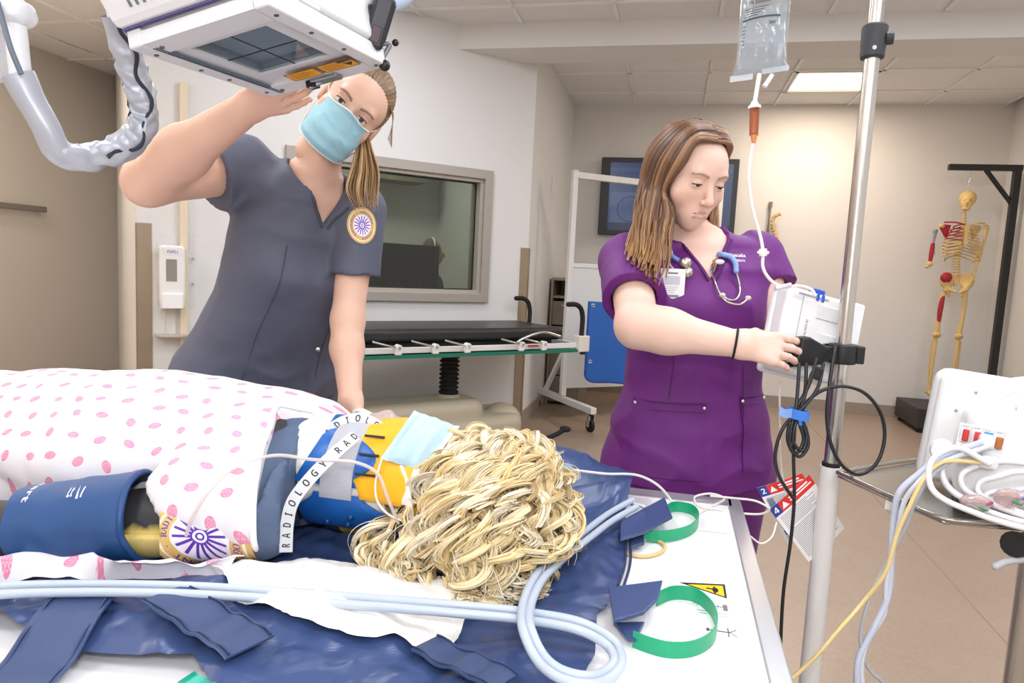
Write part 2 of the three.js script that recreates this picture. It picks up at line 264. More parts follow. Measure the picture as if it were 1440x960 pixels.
// ceiling: slab above, hanging grid and separate tiles
{
  const c = struct('ceiling', box(10.5, 0.1, 12.4, -1.3, CEIL + 0.11, -2.95), mat(0xcfcac2, 0.9), 'suspended ceiling of square tiles in a pale grid');
  const tm = [0, 1, 2].map(i => mat([0xe9e8e6, 0xe6e5e2, 0xebeae8][i], 0.92, { bumpMap: speckBump, bumpScale: 0.0012 }));
  const tg = box(PITCH - 0.026, 0.014, PITCH - 0.026, 0, 0, 0); const bars = []; const r = rng(5);
  const lampAt = new Set();
  const cells = [];
  const x0 = -1.12 - 7 * PITCH;
  for (const [za, zb, off] of [[-9.1, -5.2, -6.01], [-4.76, ZF, -4.47]]) {
    const kz0 = Math.floor((za - off) / PITCH), kz1 = Math.ceil((zb - off) / PITCH);
    for (let k = kz0; k < kz1; k++) for (let i = 0; i < 14; i++) {
      const cx = x0 + (i + 0.5) * PITCH, cz = off + (k + 0.5) * PITCH;
      if (cx > XR || cx < XL || cz > ZF || cz < -9.1) continue;
      const vis = (cz < -5 ? cx > XRET - 0.3 && cz > ZB - 0.2 : cz > -4.9);
      const left = cx < -2.6 && cz < -3;
      if (!vis && !left) continue;
      if (left && cz < -8) continue;
      cells.push([cx, cz]);
    }
    for (let k = kz0; k <= kz1; k++) { const z = off + k * PITCH; if (z > za && z < zb) bars.push(box(XR - XL, 0.016, 0.024, (XR + XL) / 2, CEIL + 0.004, z)); }
    for (let i = 0; i <= 14; i++) { const x = x0 + i * PITCH; if (x > XL && x < XR) bars.push(box(0.024, 0.016, zb - za, x, CEIL + 0.004, (za + zb) / 2)); }
  }
  add(c, 'ceiling_grid', bars, mat(0xefeeeb, 0.6));
  // lamps: [column, row centre z, columns across]
  const lamps = [];
  const colX = i => x0 + (i + 0.5) * PITCH;
  const lampRows = [];
  for (const kz of [1, 4, 7, 10]) for (const i of [3, 6, 9, 11]) lampRows.push([colX(i), -4.47 + (kz + 0.5) * PITCH]);
  lampRows.push([colX(1), -4.47 + 1.5 * PITCH], [colX(1), -4.47 + 5.5 * PITCH]);
  const rear = [colX(10), -6.01 - 0.5 * PITCH];
  const isLamp = (x, z) => [...lampRows, rear].some(([a, b]) => Math.abs(a - x) < 0.1 && Math.abs(b - z) < 0.1);
  for (const [cx, cz] of cells) {
    if (isLamp(cx, cz)) continue;
    const m = new THREE.Mesh(tg, tm[Math.floor(r() * 3)]); m.name = 'ceiling_tile'; m.position.set(cx, CEIL + 0.014 + r() * 0.002, cz); m.rotation.z = (r() - 0.5) * 0.004; m.castShadow = m.receiveShadow = true; c.add(m);
  }
  const fr = mat(0xeceae4, 0.5);
  const lens = (col, k) => mat(0xffffff, 0.6, { emissive: col, emissiveIntensity: k });
  const lensW = lens(0xfff0d8, 1.6), lensN = lens(0xfff6ea, 1.6);
  let n = 0;
  for (const [x, z] of [rear, ...lampRows]) {
    const isR = n === 0; n++;
    const t = thing('ceiling_lamp', isR ? 'lit square ceiling panel lamp above the skeleton and wall screen' : 'square ceiling panel lamp over the front half of the room', 'lamp', [x, CEIL, z], isR ? undefined : 'panel lamps over the front half of the room');
    const h = PITCH / 2 - 0.014;
    add(t, 'lamp_frame', [box(2 * h, 0.03, 0.02, 0, 0.006, -h + 0.01), box(2 * h, 0.03, 0.02, 0, 0.006, h - 0.01), box(0.02, 0.03, 2 * h, -h + 0.01, 0.006, 0), box(0.02, 0.03, 2 * h, h - 0.01, 0.006, 0)], fr, true);
    add(t, 'diffuser', box(2 * h - 0.04, 0.008, 2 * h - 0.04, 0, 0.014, 0), isR ? lensW : lensN, true);
    const L = new THREE.RectAreaLight(isR ? WARM : x < -3 ? 0xfff0e0 : NEUTRAL, isR ? LAMP_REAR : LAMP_FRONT, 2 * h - 0.05, 2 * h - 0.05); L.position.set(x, CEIL - 0.012, z); L.lookAt(x, 0, z); L.castShadow = true; scene.add(L);
  }
}
{ // dim lamp of the control room
  const p = V3(1.1, CEIL - 0.02, -1.2).applyMatrix4(wallM), t = thing('ceiling_lamp', 'dimmed ceiling lamp inside the control room', 'lamp', p);
  add(t, 'diffuser', box(0.55, 0.012, 0.55, 0, 0, 0), mat(0xffffff, 0.6, { emissive: 0xf2f2ea, emissiveIntensity: 0.5 }), true); add(t, 'lamp_frame', box(0.6, 0.02, 0.6, 0, 0.008, 0), mat(0xd8d6d0, 0.5), true);
  const L = new THREE.RectAreaLight(0xf4f4ec, 95, 0.5, 0.5); L.position.copy(p).y -= 0.012; L.lookAt(p.x, 0, p.z); L.castShadow = true; scene.add(L);
}
// beam across the room and edge trims
struct('trim_2', slab(-3.2, XR, 2.725, CEIL + 0.05, -5.16, -4.79), mat(0xe0deda, 0.75, { bumpMap: paintBump, bumpScale: 0.0006 }), 'white ceiling beam crossing the room');
const baseM = mat(0x9c8f82, 0.5);
struct('baseboard_back', slab(XRET, XR, 0, 0.11, ZB, ZB + 0.014), baseM, 'taupe vinyl baseboard on the back wall');
struct('baseboard_right', slab(XR - 0.014, XR, 0, 0.11, ZB, ZF), baseM, 'taupe vinyl baseboard on the right wall');
struct('baseboard_return', slab(XRET, XRET + 0.014, 0, 0.11, ZB, -5.24), baseM, 'taupe vinyl baseboard on the short wall');
struct('baseboard_window', inWall(slab(0, WLEN, 0, 0.11, 0, 0.014)), baseM, 'taupe vinyl baseboard under the window');
{ // metal corner guards
  const gm = mat(0xa3937c, 0.38, { metalness: 0.55 });
  const a = struct('trim_3', [inWall(box(0.065, 1.39, 0.004, 0.034, 0.695, 0.003)), box(0.004, 1.39, 0.065, XRET + 0.003, 0.695, -5.27)], gm, 'metal corner guard beside the examination bed');
  const b = struct('trim_4', [inWall(box(0.075, 1.39, 0.004, WLEN - 0.038, 0.695, 0.003)), inWall(box(0.004, 1.39, 0.075, WLEN + 0.003, 0.695, -0.04))], gm, 'metal corner guard beside the soap dispenser');
}
{ // observation window
  const w = struct('window_1', inWall(extr([[W0 - 0.066, WY0 - 0.066], [W1 + 0.066, WY0 - 0.066], [W1 + 0.066, WY1 + 0.066], [W0 - 0.066, WY1 + 0.066]], 0.03, 0.004, [[[W0, WY0], [W1, WY0], [W1, WY1], [W0, WY1]]])), mat(0xa8a198, 0.42, { metalness: 0.35 }), 'grey framed observation window with dark glass');
  add(w, 'window_reveal', inWall(extr([[W0, WY0], [W1, WY0], [W1, WY1], [W0, WY1]], 0.14, 0, [[[W0 + 0.022, WY0 + 0.022], [W1 - 0.022, WY0 + 0.022], [W1 - 0.022, WY1 - 0.022], [W0 + 0.022, WY1 - 0.022]]]).translate(0, 0, -0.14)), mat(0xb5aea4, 0.4, { metalness: 0.3 }));
  add(w, 'gasket', inWall(extr([[W0 + 0.022, WY0 + 0.022], [W1 - 0.022, WY0 + 0.022], [W1 - 0.022, WY1 - 0.022], [W0 + 0.022, WY1 - 0.022]], 0.012, 0, [[[W0 + 0.03, WY0 + 0.03], [W1 - 0.03, WY0 + 0.03], [W1 - 0.03, WY1 - 0.03], [W0 + 0.03, WY1 - 0.03]]]).translate(0, 0, -0.075)), mat(0x1c1d1d, 0.6));
  add(w, 'pane', inWall(box(W1 - W0 - 0.05, WY1 - WY0 - 0.05, 0.006, (W0 + W1) / 2, (WY0 + WY1) / 2, -0.08)), phys(0xc4cac4, 0.02, { transmission: 1, thickness: 0, ior: 1.5 }));
}
{ // light switch on the return wall
  const p = onZ(777, 262, -6.15); const t = thing('light_switch', 'small white light switch on the short wall', 'switch', [XRET + 0.001, 1.96, -6.15]);
  add(t, 'plate', box(0.008, 0.12, 0.075, 0.004, 0, 0, 0.003), mat(0xe9e6e0, 0.4), true);
  add(t, 'rocker', box(0.006, 0.05, 0.03, 0.01, 0, 0, 0.002), mat(0xf2f0ea, 0.35), true);
}
{ // bumper rail on the left wall
  const t = thing('wall_rail', 'grey metal pull rail on the taupe wall', 'rail', [XL, 1.535, -4.6]);
  add(t, 'bar', box(0.03, 0.05, 0.9, 0.06, 0, 0, 0.01), mat(0x8d8781, 0.35, { metalness: 0.6 }), true);
  for (const z of [-0.38, 0.36]) add(t, 'bracket', box(0.06, 0.03, 0.03, 0.03, 0, z, 0.004), mat(0x77726d, 0.4, { metalness: 0.6 }), true);
}

// ------------------------------------------------------------ far things: screen, whiteboard, bed, dispenser, skeleton
const black = mat(0x17181a, 0.45), rubber = mat(0x121213, 0.75), whitePl = mat(0xe9e8e4, 0.38), whiteMetal = mat(0xe3e2de, 0.35, { metalness: 0.1 }), steel = mat(0xc9c7c2, 0.26, { metalness: 1 }), chrome = mat(0xdcdcdc, 0.14, { metalness: 1 });
{ // wall screen showing a slide
  const t = thing('wall_screen', 'black framed screen showing a dim blue slide on the back wall', 'screen', [-0.12, 1.985, ZB + 0.06]);
  add(t, 'bezel', box(1.31, 0.76, 0.06, 0, 0, 0, 0.008), mat(0x2b2d30, 0.4), true);
  add(t, 'wall_bracket', box(0.4, 0.3, 0.03, 0, 0, -0.043), black, true);
  const pic = painted(512, 300, (x, w, h) => {
    x.fillStyle = '#3f4f78'; x.fillRect(0, 0, w, h); x.fillStyle = '#4a5b86'; x.fillRect(0, 22, w, 16); x.fillStyle = '#54658f'; x.fillRect(10, 130, 180, 150); x.fillStyle = '#2c3550'; x.fillRect(0, h - 34, w, 34);
    x.strokeStyle = '#34416a'; x.lineWidth = 6; x.beginPath(); x.arc(95, 205, 55, 0, 7); x.stroke(); x.lineWidth = 2; for (let i = -4; i < 5; i++) { x.beginPath(); x.moveTo(55, 205 + i * 9); x.lineTo(135, 205 + i * 9); x.stroke(); }
    x.fillStyle = '#5a6b96'; for (let i = 0; i < 7; i++) x.fillRect(220, 60 + i * 26, 240 - (i * 37) % 90, 9);
  });
  const s = add(t, 'display', new THREE.PlaneGeometry(1.17, 0.66).translate(0.02, 0, 0.0305), mat(0x1a1e28, 0.2, { emissive: 0xffffff, emissiveMap: pic, emissiveIntensity: 0.55 }), true);
}
{ // rolling whiteboard
  const d = V3(-0.6, 0, -0.77).normalize(), b = V3(0.77, 0, -0.6).normalize(), c = V3(-0.83, 0, -5.67);
  const t = thing('whiteboard_stand', 'white rolling stand with an open top frame and white lower panel', 'whiteboard', c);
  const P = (s, y, n = 0) => c.clone().addScaledVector(b, s).addScaledVector(d, n).setY(y);
  const sq = (a, e, w) => { const dir = e.clone().sub(a), L = dir.length(); dir.normalize(); const side = Math.abs(dir.y) > 0.8 ? b : up; const o = dir.clone().cross(side).normalize(), s2 = o.clone().cross(dir); return obox(a.clone().add(e).multiplyScalar(0.5), dir, o, s2.multiplyScalar(1), L, w, w, 0.004); };
  for (const s of [0, 1.5]) {
    const f = add(t, 'post', sq(P(s, 0.2), P(s, 2.04), 0.045), whiteMetal);
    add(t, 'foot', [sq(P(s, 0.17, -0.5), P(s, 0.17, 0.5), 0.05), sq(P(s, 0.17, 0.32), P(s, 0.55, 0.03), 0.035)], whiteMetal);
    for (const n of [-0.46, 0.46]) {
      const p = P(s, 0.05, n), w = add(t, 'caster', [cyl(p.clone().addScaledVector(b, -0.012), p.clone().addScaledVector(b, 0.012), 0.05, 0.05, 20), cyl(P(s, 0.09, n), P(s, 0.15, n), 0.014)], rubber);
      add(w, 'fork', [obox(P(s, 0.085, n).addScaledVector(b, 0.02), b, up, d, 0.006, 0.09, 0.04), obox(P(s, 0.085, n).addScaledVector(b, -0.02), b, up, d, 0.006, 0.09, 0.04)], chrome);
    }
  }
  add(t, 'top_rail', sq(P(-0.02, 2.0), P(1.52, 2.0), 0.05), whiteMetal);
  add(t, 'middle_rail', sq(P(0.0, 1.28), P(1.5, 1.28), 0.035), whiteMetal);
  add(t, 'panel', obox(P(0.75, 0.76), b, up, b.clone().cross(up), 1.46, 1.0, 0.02, 0.004), mat(0xdcdedd, 0.3));
  // blue vinyl pad
  const k = thing('blue_pad', 'bright blue vinyl pad with eyelets leaning on the rolling stand', 'pad', P(0.55, 0.4, -0.06));
  const nrm = b.clone().cross(up);
  const bs = P(0.0, 0, -0.28), m = frameM(bs, b, up, up.clone().cross(b).negate());
  const Bp = V3(-0.608, 0.40, -5.30), Bt = V3(-0.62, 1.0, -5.33);
  const upv = Bt.clone().sub(Bp).normalize(), fx = V3(0.97, 0, -0.22).normalize(), fz = fx.clone().cross(upv).normalize(), uy = fz.clone().cross(fx);
  const fm = frameM(Bp, fx, uy, fz), rr = 0.035, Wd = 0.44, Hd = 0.61;
  add(k, 'pad_face', extr([[0, rr], [0.01, 0.01], [rr, 0], [Wd - rr, 0], [Wd - 0.01, 0.01], [Wd, rr], [Wd, Hd], [0, Hd]], 0.022, 0.006).applyMatrix4(fm), mat(0x0f57a8, 0.5, { bumpMap: speckBump, bumpScale: 0.001 }));
  add(k, 'binding', tube([[0, Hd, 0.011], [0, 0.1, 0.011], [0.002, rr, 0.011], [rr, 0.002, 0.011], [0.2, 0, 0.011], [Wd - rr, 0.002, 0.011], [Wd, rr, 0.011], [Wd, Hd, 0.011]].map(p => V3(...p).applyMatrix4(fm)), 0.011, 80, 8), mat(0x0d3f9c, 0.5));
  for (const [x, y] of [[0.03, Hd - 0.03], [0.22, Hd - 0.03], [0.41, Hd - 0.03], [0.03, 0.15], [0.41, 0.15]]) add(k, 'eyelet', new THREE.TorusGeometry(0.011, 0.004, 8, 16).translate(x, y, 0.024).applyMatrix4(fm), chrome);
}
{ // narrow drawer cabinet in the corner
  const t = thing('drawer_cabinet', 'narrow taupe drawer cabinet between the short wall and rolling stand', 'cabinet', [XRET + 0.18, 0, -6.5]);
  const cm = mat(0x9a8c7b, 0.55), dm = mat(0x8d8070, 0.5);
  add(t, 'body', [box(0.32, 1.14, 0.02, 0, 0.57, -0.24), box(0.02, 1.14, 0.5, -0.15, 0.57, 0), box(0.02, 1.14, 0.5, 0.15, 0.57, 0), box(0.32, 0.025, 0.5, 0, 1.15, 0, 0.004), box(0.3, 0.02, 0.48, 0, 0.04, 0), box(0.3, 0.02, 0.46, 0, 0.99, 0)], cm, true);
  for (let i = 0; i < 4; i++) { const d = add(t, 'drawer', box(0.275, 0.215, 0.44, 0, 0.16 + i * 0.228, 0.03, 0.006), dm, true); add(d, 'handle', box(0.12, 0.012, 0.02, 0, 0.16 + i * 0.228 + 0.07, 0.255, 0.004), steel, true); }
}
{ // examination bed with glass side plate
  const L = V3(-0.68, 0, 0.733).normalize(), N = V3(0.733, 0, 0.68).normalize(), G = V3(-0.592, 0, -4.72);
  const P = (s, y, n = 0) => G.clone().addScaledVector(L, s).addScaledVector(N, n).setY(y);
  const bx = (s0, s1, y0, y1, n0, n1, bev = 0) => obox(P((s0 + s1) / 2, (y0 + y1) / 2, (n0 + n1) / 2), L.clone().negate(), up, N, Math.abs(s1 - s0), y1 - y0, Math.abs(n1 - n0), bev);
  const t = thing('examination_bed', 'black padded examination bed on a bellows column under the window', 'bed', P(0.8, 0, -0.34));
  const vinyl = mat(0x1b1b1d, 0.36, { bumpMap: speckBump, bumpScale: 0.0006 });
  add(t, 'cushion', [bx(0.1, 2.1, 0.765, 0.85, -0.62, -0.06, 0.03), bx(0.16, 2.05, 0.725, 0.775, -0.58, -0.1, 0.015)], vinyl);
  add(t, 'frame', [bx(0, 2.2, 0.715, 0.75, -0.02, 0.0, 0.004), bx(0, 2.2, 0.715, 0.75, -0.68, -0.66, 0.004), bx(0, 0.03, 0.715, 0.75, -0.68, 0.0, 0.004), bx(2.1, 2.13, 0.715, 0.75, -0.68, 0, 0.004), bx(0.6, 1.0, 0.66, 0.72, -0.5, -0.15, 0.004)], whiteMetal);
  add(t, 'glass_plate', bx(0.03, 2.2, 0.690, 0.708, -0.66, 0.015, 0.003), phys(0x2f8a6a, 0.08, { transmission: 0.85, thickness: 0.018, ior: 1.5, attenuationColor: new THREE.Color(0x0f7a58), attenuationDistance: 0.03 }));
  add(t, 'glass_edge', bx(0.03, 2.2, 0.688, 0.71, 0.015, 0.019, 0.001), mat(0x0f7158, 0.25));
  for (const s of [0.32, 0.5, 0.9, 1.12, 1.36, 1.62]) {
    const q = add(t, 'lever_block', [bx(s - 0.022, s + 0.022, 0.708, 0.757, 0.0, 0.03, 0.01), cyl(P(s, 0.752, -0.004), P(s, 0.752, 0.034), 0.019)], whitePl);
    add(q, 'lever', [...capTube([P(s, 0.752, 0.02), P(s + 0.06, 0.765, 0.03), P(s + 0.16, 0.79, 0.03)], 0.006, 12, 8), cyl(P(s, 0.752, 0.03), P(s, 0.752, 0.04), 0.01)], s % 0.3 < 0.1 ? chrome : steel);
    add(q, 'pivot_pin', cyl(P(s, 0.752, 0.034), P(s, 0.752, 0.038), 0.008), black);
  }
  add(t, 'side_rail', capTube([P(0.2, 0.80, 0.03), P(0.34, 0.83, 0.03), P(0.5, 0.79, 0.03), P(0.54, 0.77, 0.03)], 0.009, 30, 8), steel);
  add(t, 'red_release', bx(0.36, 0.44, 0.735, 0.745, 0.005, 0.02, 0.003), mat(0xb8231f, 0.4));
  for (const n of [0.0, -0.62]) {
    add(t, 'end_block', bx(-0.06, 0.03, 0.69, 0.80, n - 0.035, n + 0.035, 0.008), mat(0xd8d4c8, 0.45));
    add(t, 'grip_handle', capTube([P(-0.01, 0.8, n), P(-0.01, 0.93, n), P(0.01, 0.985, n), P(0.05, 1.01, n), P(0.12, 1.012, n)], 0.017, 40, 12), rubber);
    add(t, 'end_knob', cyl(P(-0.03, 0.67, n), P(-0.03, 0.69, n), 0.02), black);
  }
  // column, bellows, base
  const cs = 0.82, cn = -0.34, bl = []; for (let i = 0; i < 9; i++) { const y = 0.39 + i * 0.029; bl.push([0.052, y], [0.066, y + 0.009], [0.066, y + 0.016], [0.05, y + 0.027]); }
  add(t, 'bellows', lathe([[0.001, 0.385], [0.066, 0.385], [0.066, 0.39], ...bl, [0.06, 0.66], [0.001, 0.66]], P(cs, 0, cn), 28), rubber);
  add(t, 'column_foot', lathe([[0.001, 0.39], [0.07, 0.39], [0.085, 0.35], [0.14, 0.31], [0.2, 0.24], [0.2, 0.05], [0.001, 0.05]], P(cs, 0, cn), 36), mat(0xbdb29a, 0.45));
  add(t, 'base_cover', [bx(0.35, 1.75, 0.04, 0.26, -0.56, -0.1, 0.07), bx(0.62, 1.5, 0.1, 0.37, -0.52, -0.16, 0.08), ball(P(0.42, 0.19, -0.3), 0.13, 1.1, 0.9, 1), bx(1.4, 2.3, 0.04, 0.24, -0.5, -0.16, 0.06)], mat(0xb9ae96, 0.45));
  add(t, 'foot_pedal', [...capTube([P(0.62, 0.12, 0.0), P(0.4, 0.11, 0.06), P(0.2, 0.13, 0.03), P(0.1, 0.16, 0.02)], 0.016, 30, 10), ball(P(0.1, 0.16, 0.02), 0.03, 1.3, 0.7, 1), ...capTube([P(0.4, 0.11, 0.06), P(0.36, 0.03, 0.09), P(0.3, 0.02, 0.12)], 0.014, 16, 8)], rubber);
}
{ // soap dispenser with drip tray
  const s0 = 2.46;
  const t = thing('soap_dispenser', 'white hand sanitizer dispenser with blue lettering on the angled wall', 'dispenser', V3(s0, 1.09, 0).applyMatrix4(wallM));
  const IW = (g) => inWall(g);
  add(t, 'backplate', IW(box(0.2, 0.42, 0.008, s0 - 0.03, 1.13, 0.005, 0.004)), phys(0xffffff, 0.15, { transmission: 0.9, thickness: 0, ior: 1.4 }));
  add(t, 'body', IW(extr([[-0.06, 0], [0.06, 0.0], [0.067, 0.06], [0.067, 0.345], [0.055, 0.36], [-0.055, 0.36], [-0.067, 0.345], [-0.067, 0.06]], 0.11, 0.012).translate(s0, 0.91, 0.01)), whitePl);
  add(t, 'push_bar', IW(box(0.11, 0.09, 0.02, s0, 0.955, 0.125, 0.008)), mat(0xf2f2f0, 0.35));
  add(t, 'sight_window', IW(box(0.056, 0.125, 0.004, s0 + 0.005, 1.13, 0.1205, 0.002)), mat(0x8f8c86, 0.2));
  const lt = painted(256, 64, (x, w, h) => { x.fillStyle = '#eceae6'; x.fillRect(0, 0, w, h); x.fillStyle = '#2a3a9c'; x.font = 'italic bold 50px sans-serif'; x.textAlign = 'center'; x.fillText('PURELL', 128, 50); });
  const lm = mat(0xffffff, 0.4, { map: lt });
  const f1 = xf(new THREE.PlaneGeometry(0.085, 0.03), new THREE.Matrix4().makeScale(-1, 1, 1));   // letters stay readable in the mirrored frame
  add(t, 'front_lettering', inWall(f1.translate(s0, 1.235, 0.1212)), lm);
  const f2 = xf(new THREE.PlaneGeometry(0.115, 0.032).rotateZ(Math.PI / 2), new THREE.Matrix4().makeScale(-1, 1, 1)).rotateY(-Math.PI / 2);
  add(t, 'side_lettering', inWall(f2.translate(s0 - 0.0675, 1.13, 0.065)), lm);
  for (const y of [1.05, 1.2]) add(t, 'screw', IW(cyl(V3(s0 - 0.118, y, 0.008), V3(s0 - 0.118, y, 0.016), 0.007)), steel);
  add(t, 'drip_stem', IW(box(0.05, 0.17, 0.006, s0, 0.83, 0.006)), mat(0xd9d5cc, 0.4));
  add(t, 'drip_tray', IW(extr([[-0.085, 0], [0.085, 0], [0.085, 0.09], [0.05, 0.12], [-0.05, 0.12], [-0.085, 0.09]], 0.012, 0.003).rotateX(Math.PI / 2).translate(s0, 0.755, 0.0)), mat(0xbcb5aa, 0.35, { metalness: 0.3 }));
}
{ struct('trim_5', inWall(box(0.045, 2.2, 0.03, 2.39, 1.1, 0.016, 0.006)), mat(0xe2d3b8, 0.5), 'cream conduit cover behind the dispenser'); }
{ // control room: desk, three monitors, seated person
  const D = (s, y, n) => V3(s, y, n).applyMatrix4(wallM), IW = inWall;
  const t = thing('control_desk', 'grey desk behind the observation window', 'desk', D(1.0, 0, -0.65));
  add(t, 'desk_top', IW(box(1.7, 0.03, 0.5, 1.0, 0.74, -0.5, 0.006)), mat(0x6e6c68, 0.5));
  for (const s of [0.3, 1.9]) add(t, 'leg', IW(box(0.04, 0.725, 0.45, s, 0.3625, -0.5)), mat(0x55534f, 0.5));
  const mon = (s, n, turn, w, label) => {
    const q = thing('monitor', label, 'monitor', D(s, 0.757, n)); const M = (g) => IW(g.rotateY(turn).translate(s, 0, n));
    add(q, 'panel', M(box(w, 0.37, 0.03, 0, 1.19, 0, 0.006)), mat(0x151718, 0.35)); add(q, 'stand', M(box(0.05, 0.25, 0.02, 0, 0.887, 0.0)), black); add(q, 'foot', M(box(0.22, 0.012, 0.16, 0, 0.766, 0, 0.003)), black);
  };
  mon(0.665, -0.5, 0.15, 0.29, 'wide black monitor back in front of the seated person');
  mon(0.99, -0.46, -0.1, 0.34, 'black monitor back in the middle of the observation window');
  // seated person seen from the side
  const c = D(0.26, 0, -1.16), fd = wA.clone().negate().addScaledVector(wN, 0.15).normalize(), sd = fd.clone().cross(up);
  const J = (f, y, s = 0) => c.clone().addScaledVector(fd, f).addScaledVector(sd, s).setY(y);
  const pr = thing('person', 'person in dark clothes with a headset seated behind the observation window', 'person', J(0, 0));
  const hd = [ell(J(-0.005, 1.34), 0.078, 0.105, 0.085), ell(J(0.03, 1.285), 0.055, 0.06, 0.055), cone(J(0.095, 1.325), J(0.105, 1.305), 0.008, 0.012), cone(J(-0.03, 1.27), J(-0.05, 1.12), 0.05, 0.055)];
  const tor = blend([cone(J(-0.08, 0.7), J(-0.05, 1.03), 0.15, 0.15), cone(J(-0.05, 1.08, -0.14), J(-0.05, 1.08, 0.14), 0.075, 0.075), cone(J(-0.04, 1.06, 0.19), J(0.02, 0.82, 0.22), 0.055, 0.045), cone(J(0.02, 0.82, 0.22), J(0.25, 0.80, 0.12), 0.042, 0.034), cone(J(-0.04, 1.06, -0.19), J(0.02, 0.82, -0.22), 0.055, 0.045), cone(J(0.02, 0.82, -0.22), J(0.25, 0.80, -0.12), 0.042, 0.034)], 0.06);
  const bb = (p, r) => [p.clone().addScalar(-r), p.clone().addScalar(r)];
  const whole = blend([blend(hd, 0.03), tor], 0.03);
  const skin = lin(0xa87f6b), cl = lin(0x2a2d31);
  add(pr, 'body', netMesh(whole, J(0, 0.55).addScalar(-0.5).setY(0.5), J(0, 0).addScalar(0.5).setY(1.5), 0.012, (x, y, z) => y > 1.13 ? skin : cl), mat(0xffffff, 0.7, { vertexColors: true }));
  add(pr, 'hair', netMesh((x, y, z) => smax(ell(J(-0.015, 1.36), 0.085, 0.1, 0.09)(x, y, z), -((V3(x, y, z).sub(J(0.03, 1.36))).dot(fd) * -1 - (y - 1.36) * 0.7 + 0.02), 0.01), J(0, 1.2).addScalar(-0.2).setY(1.22), J(0, 1.2).addScalar(0.2).setY(1.5), 0.01), mat(0x4a4038, 0.8));
  const hs = add(pr, 'headset', [tube([J(-0.01, 1.34, 0.085), J(-0.01, 1.42, 0.07), J(-0.01, 1.46, 0), J(-0.01, 1.42, -0.07), J(-0.01, 1.34, -0.085)], 0.008, 30, 8), ball(J(0, 1.33, 0.088), 0.03, 1, 1, 0.6), ball(J(0, 1.33, -0.088), 0.03, 1, 1, 0.6)], mat(0xd8d6d2, 0.4));
  const ch = thing('office_chair', 'dark chair under the person behind the window', 'chair', J(-0.1, 0));
  add(ch, 'seat', ball(J(-0.05, 0.52), 0.22, 1, 0.25, 1), black); add(ch, 'pedestal', [cyl(J(-0.05, 0.03), J(-0.05, 0.5), 0.03), cyl(J(-0.3, 0.03), J(0.2, 0.03), 0.02), cyl(J(-0.05, 0.03, -0.25), J(-0.05, 0.03, 0.25), 0.02)], black);
  // bright notice and green exit glow inside the control room
  const e = thing('exit_sign', 'small glowing green sign in the top of the observation window', 'sign', D(1.62, 1.83, -0.5));
  add(e, 'sign_case', IW(box(0.3, 0.05, 0.03, 1.62, 1.835, -0.5, 0.004)), mat(0x20302a, 0.5)); add(e, 'sign_face', IW(box(0.28, 0.035, 0.004, 1.62, 1.835, -0.483)), mat(0x0a5a35, 0.5, { emissive: 0x16c070, emissiveIntensity: 0.9 }));
  const bl = thing('window_blind', 'pale slatted blind standing at the back of the control room', 'blind', D(1.86, 1.2, -2.2));
  for (let i = 0; i < 5; i++) add(bl, 'blind_panel', IW(box(0.3 - i * 0.01, 0.22, 0.02, 1.83, 1.95 - i * 0.235, -2.22, 0.003)), mat(0xcfc8b4, 0.7));
}
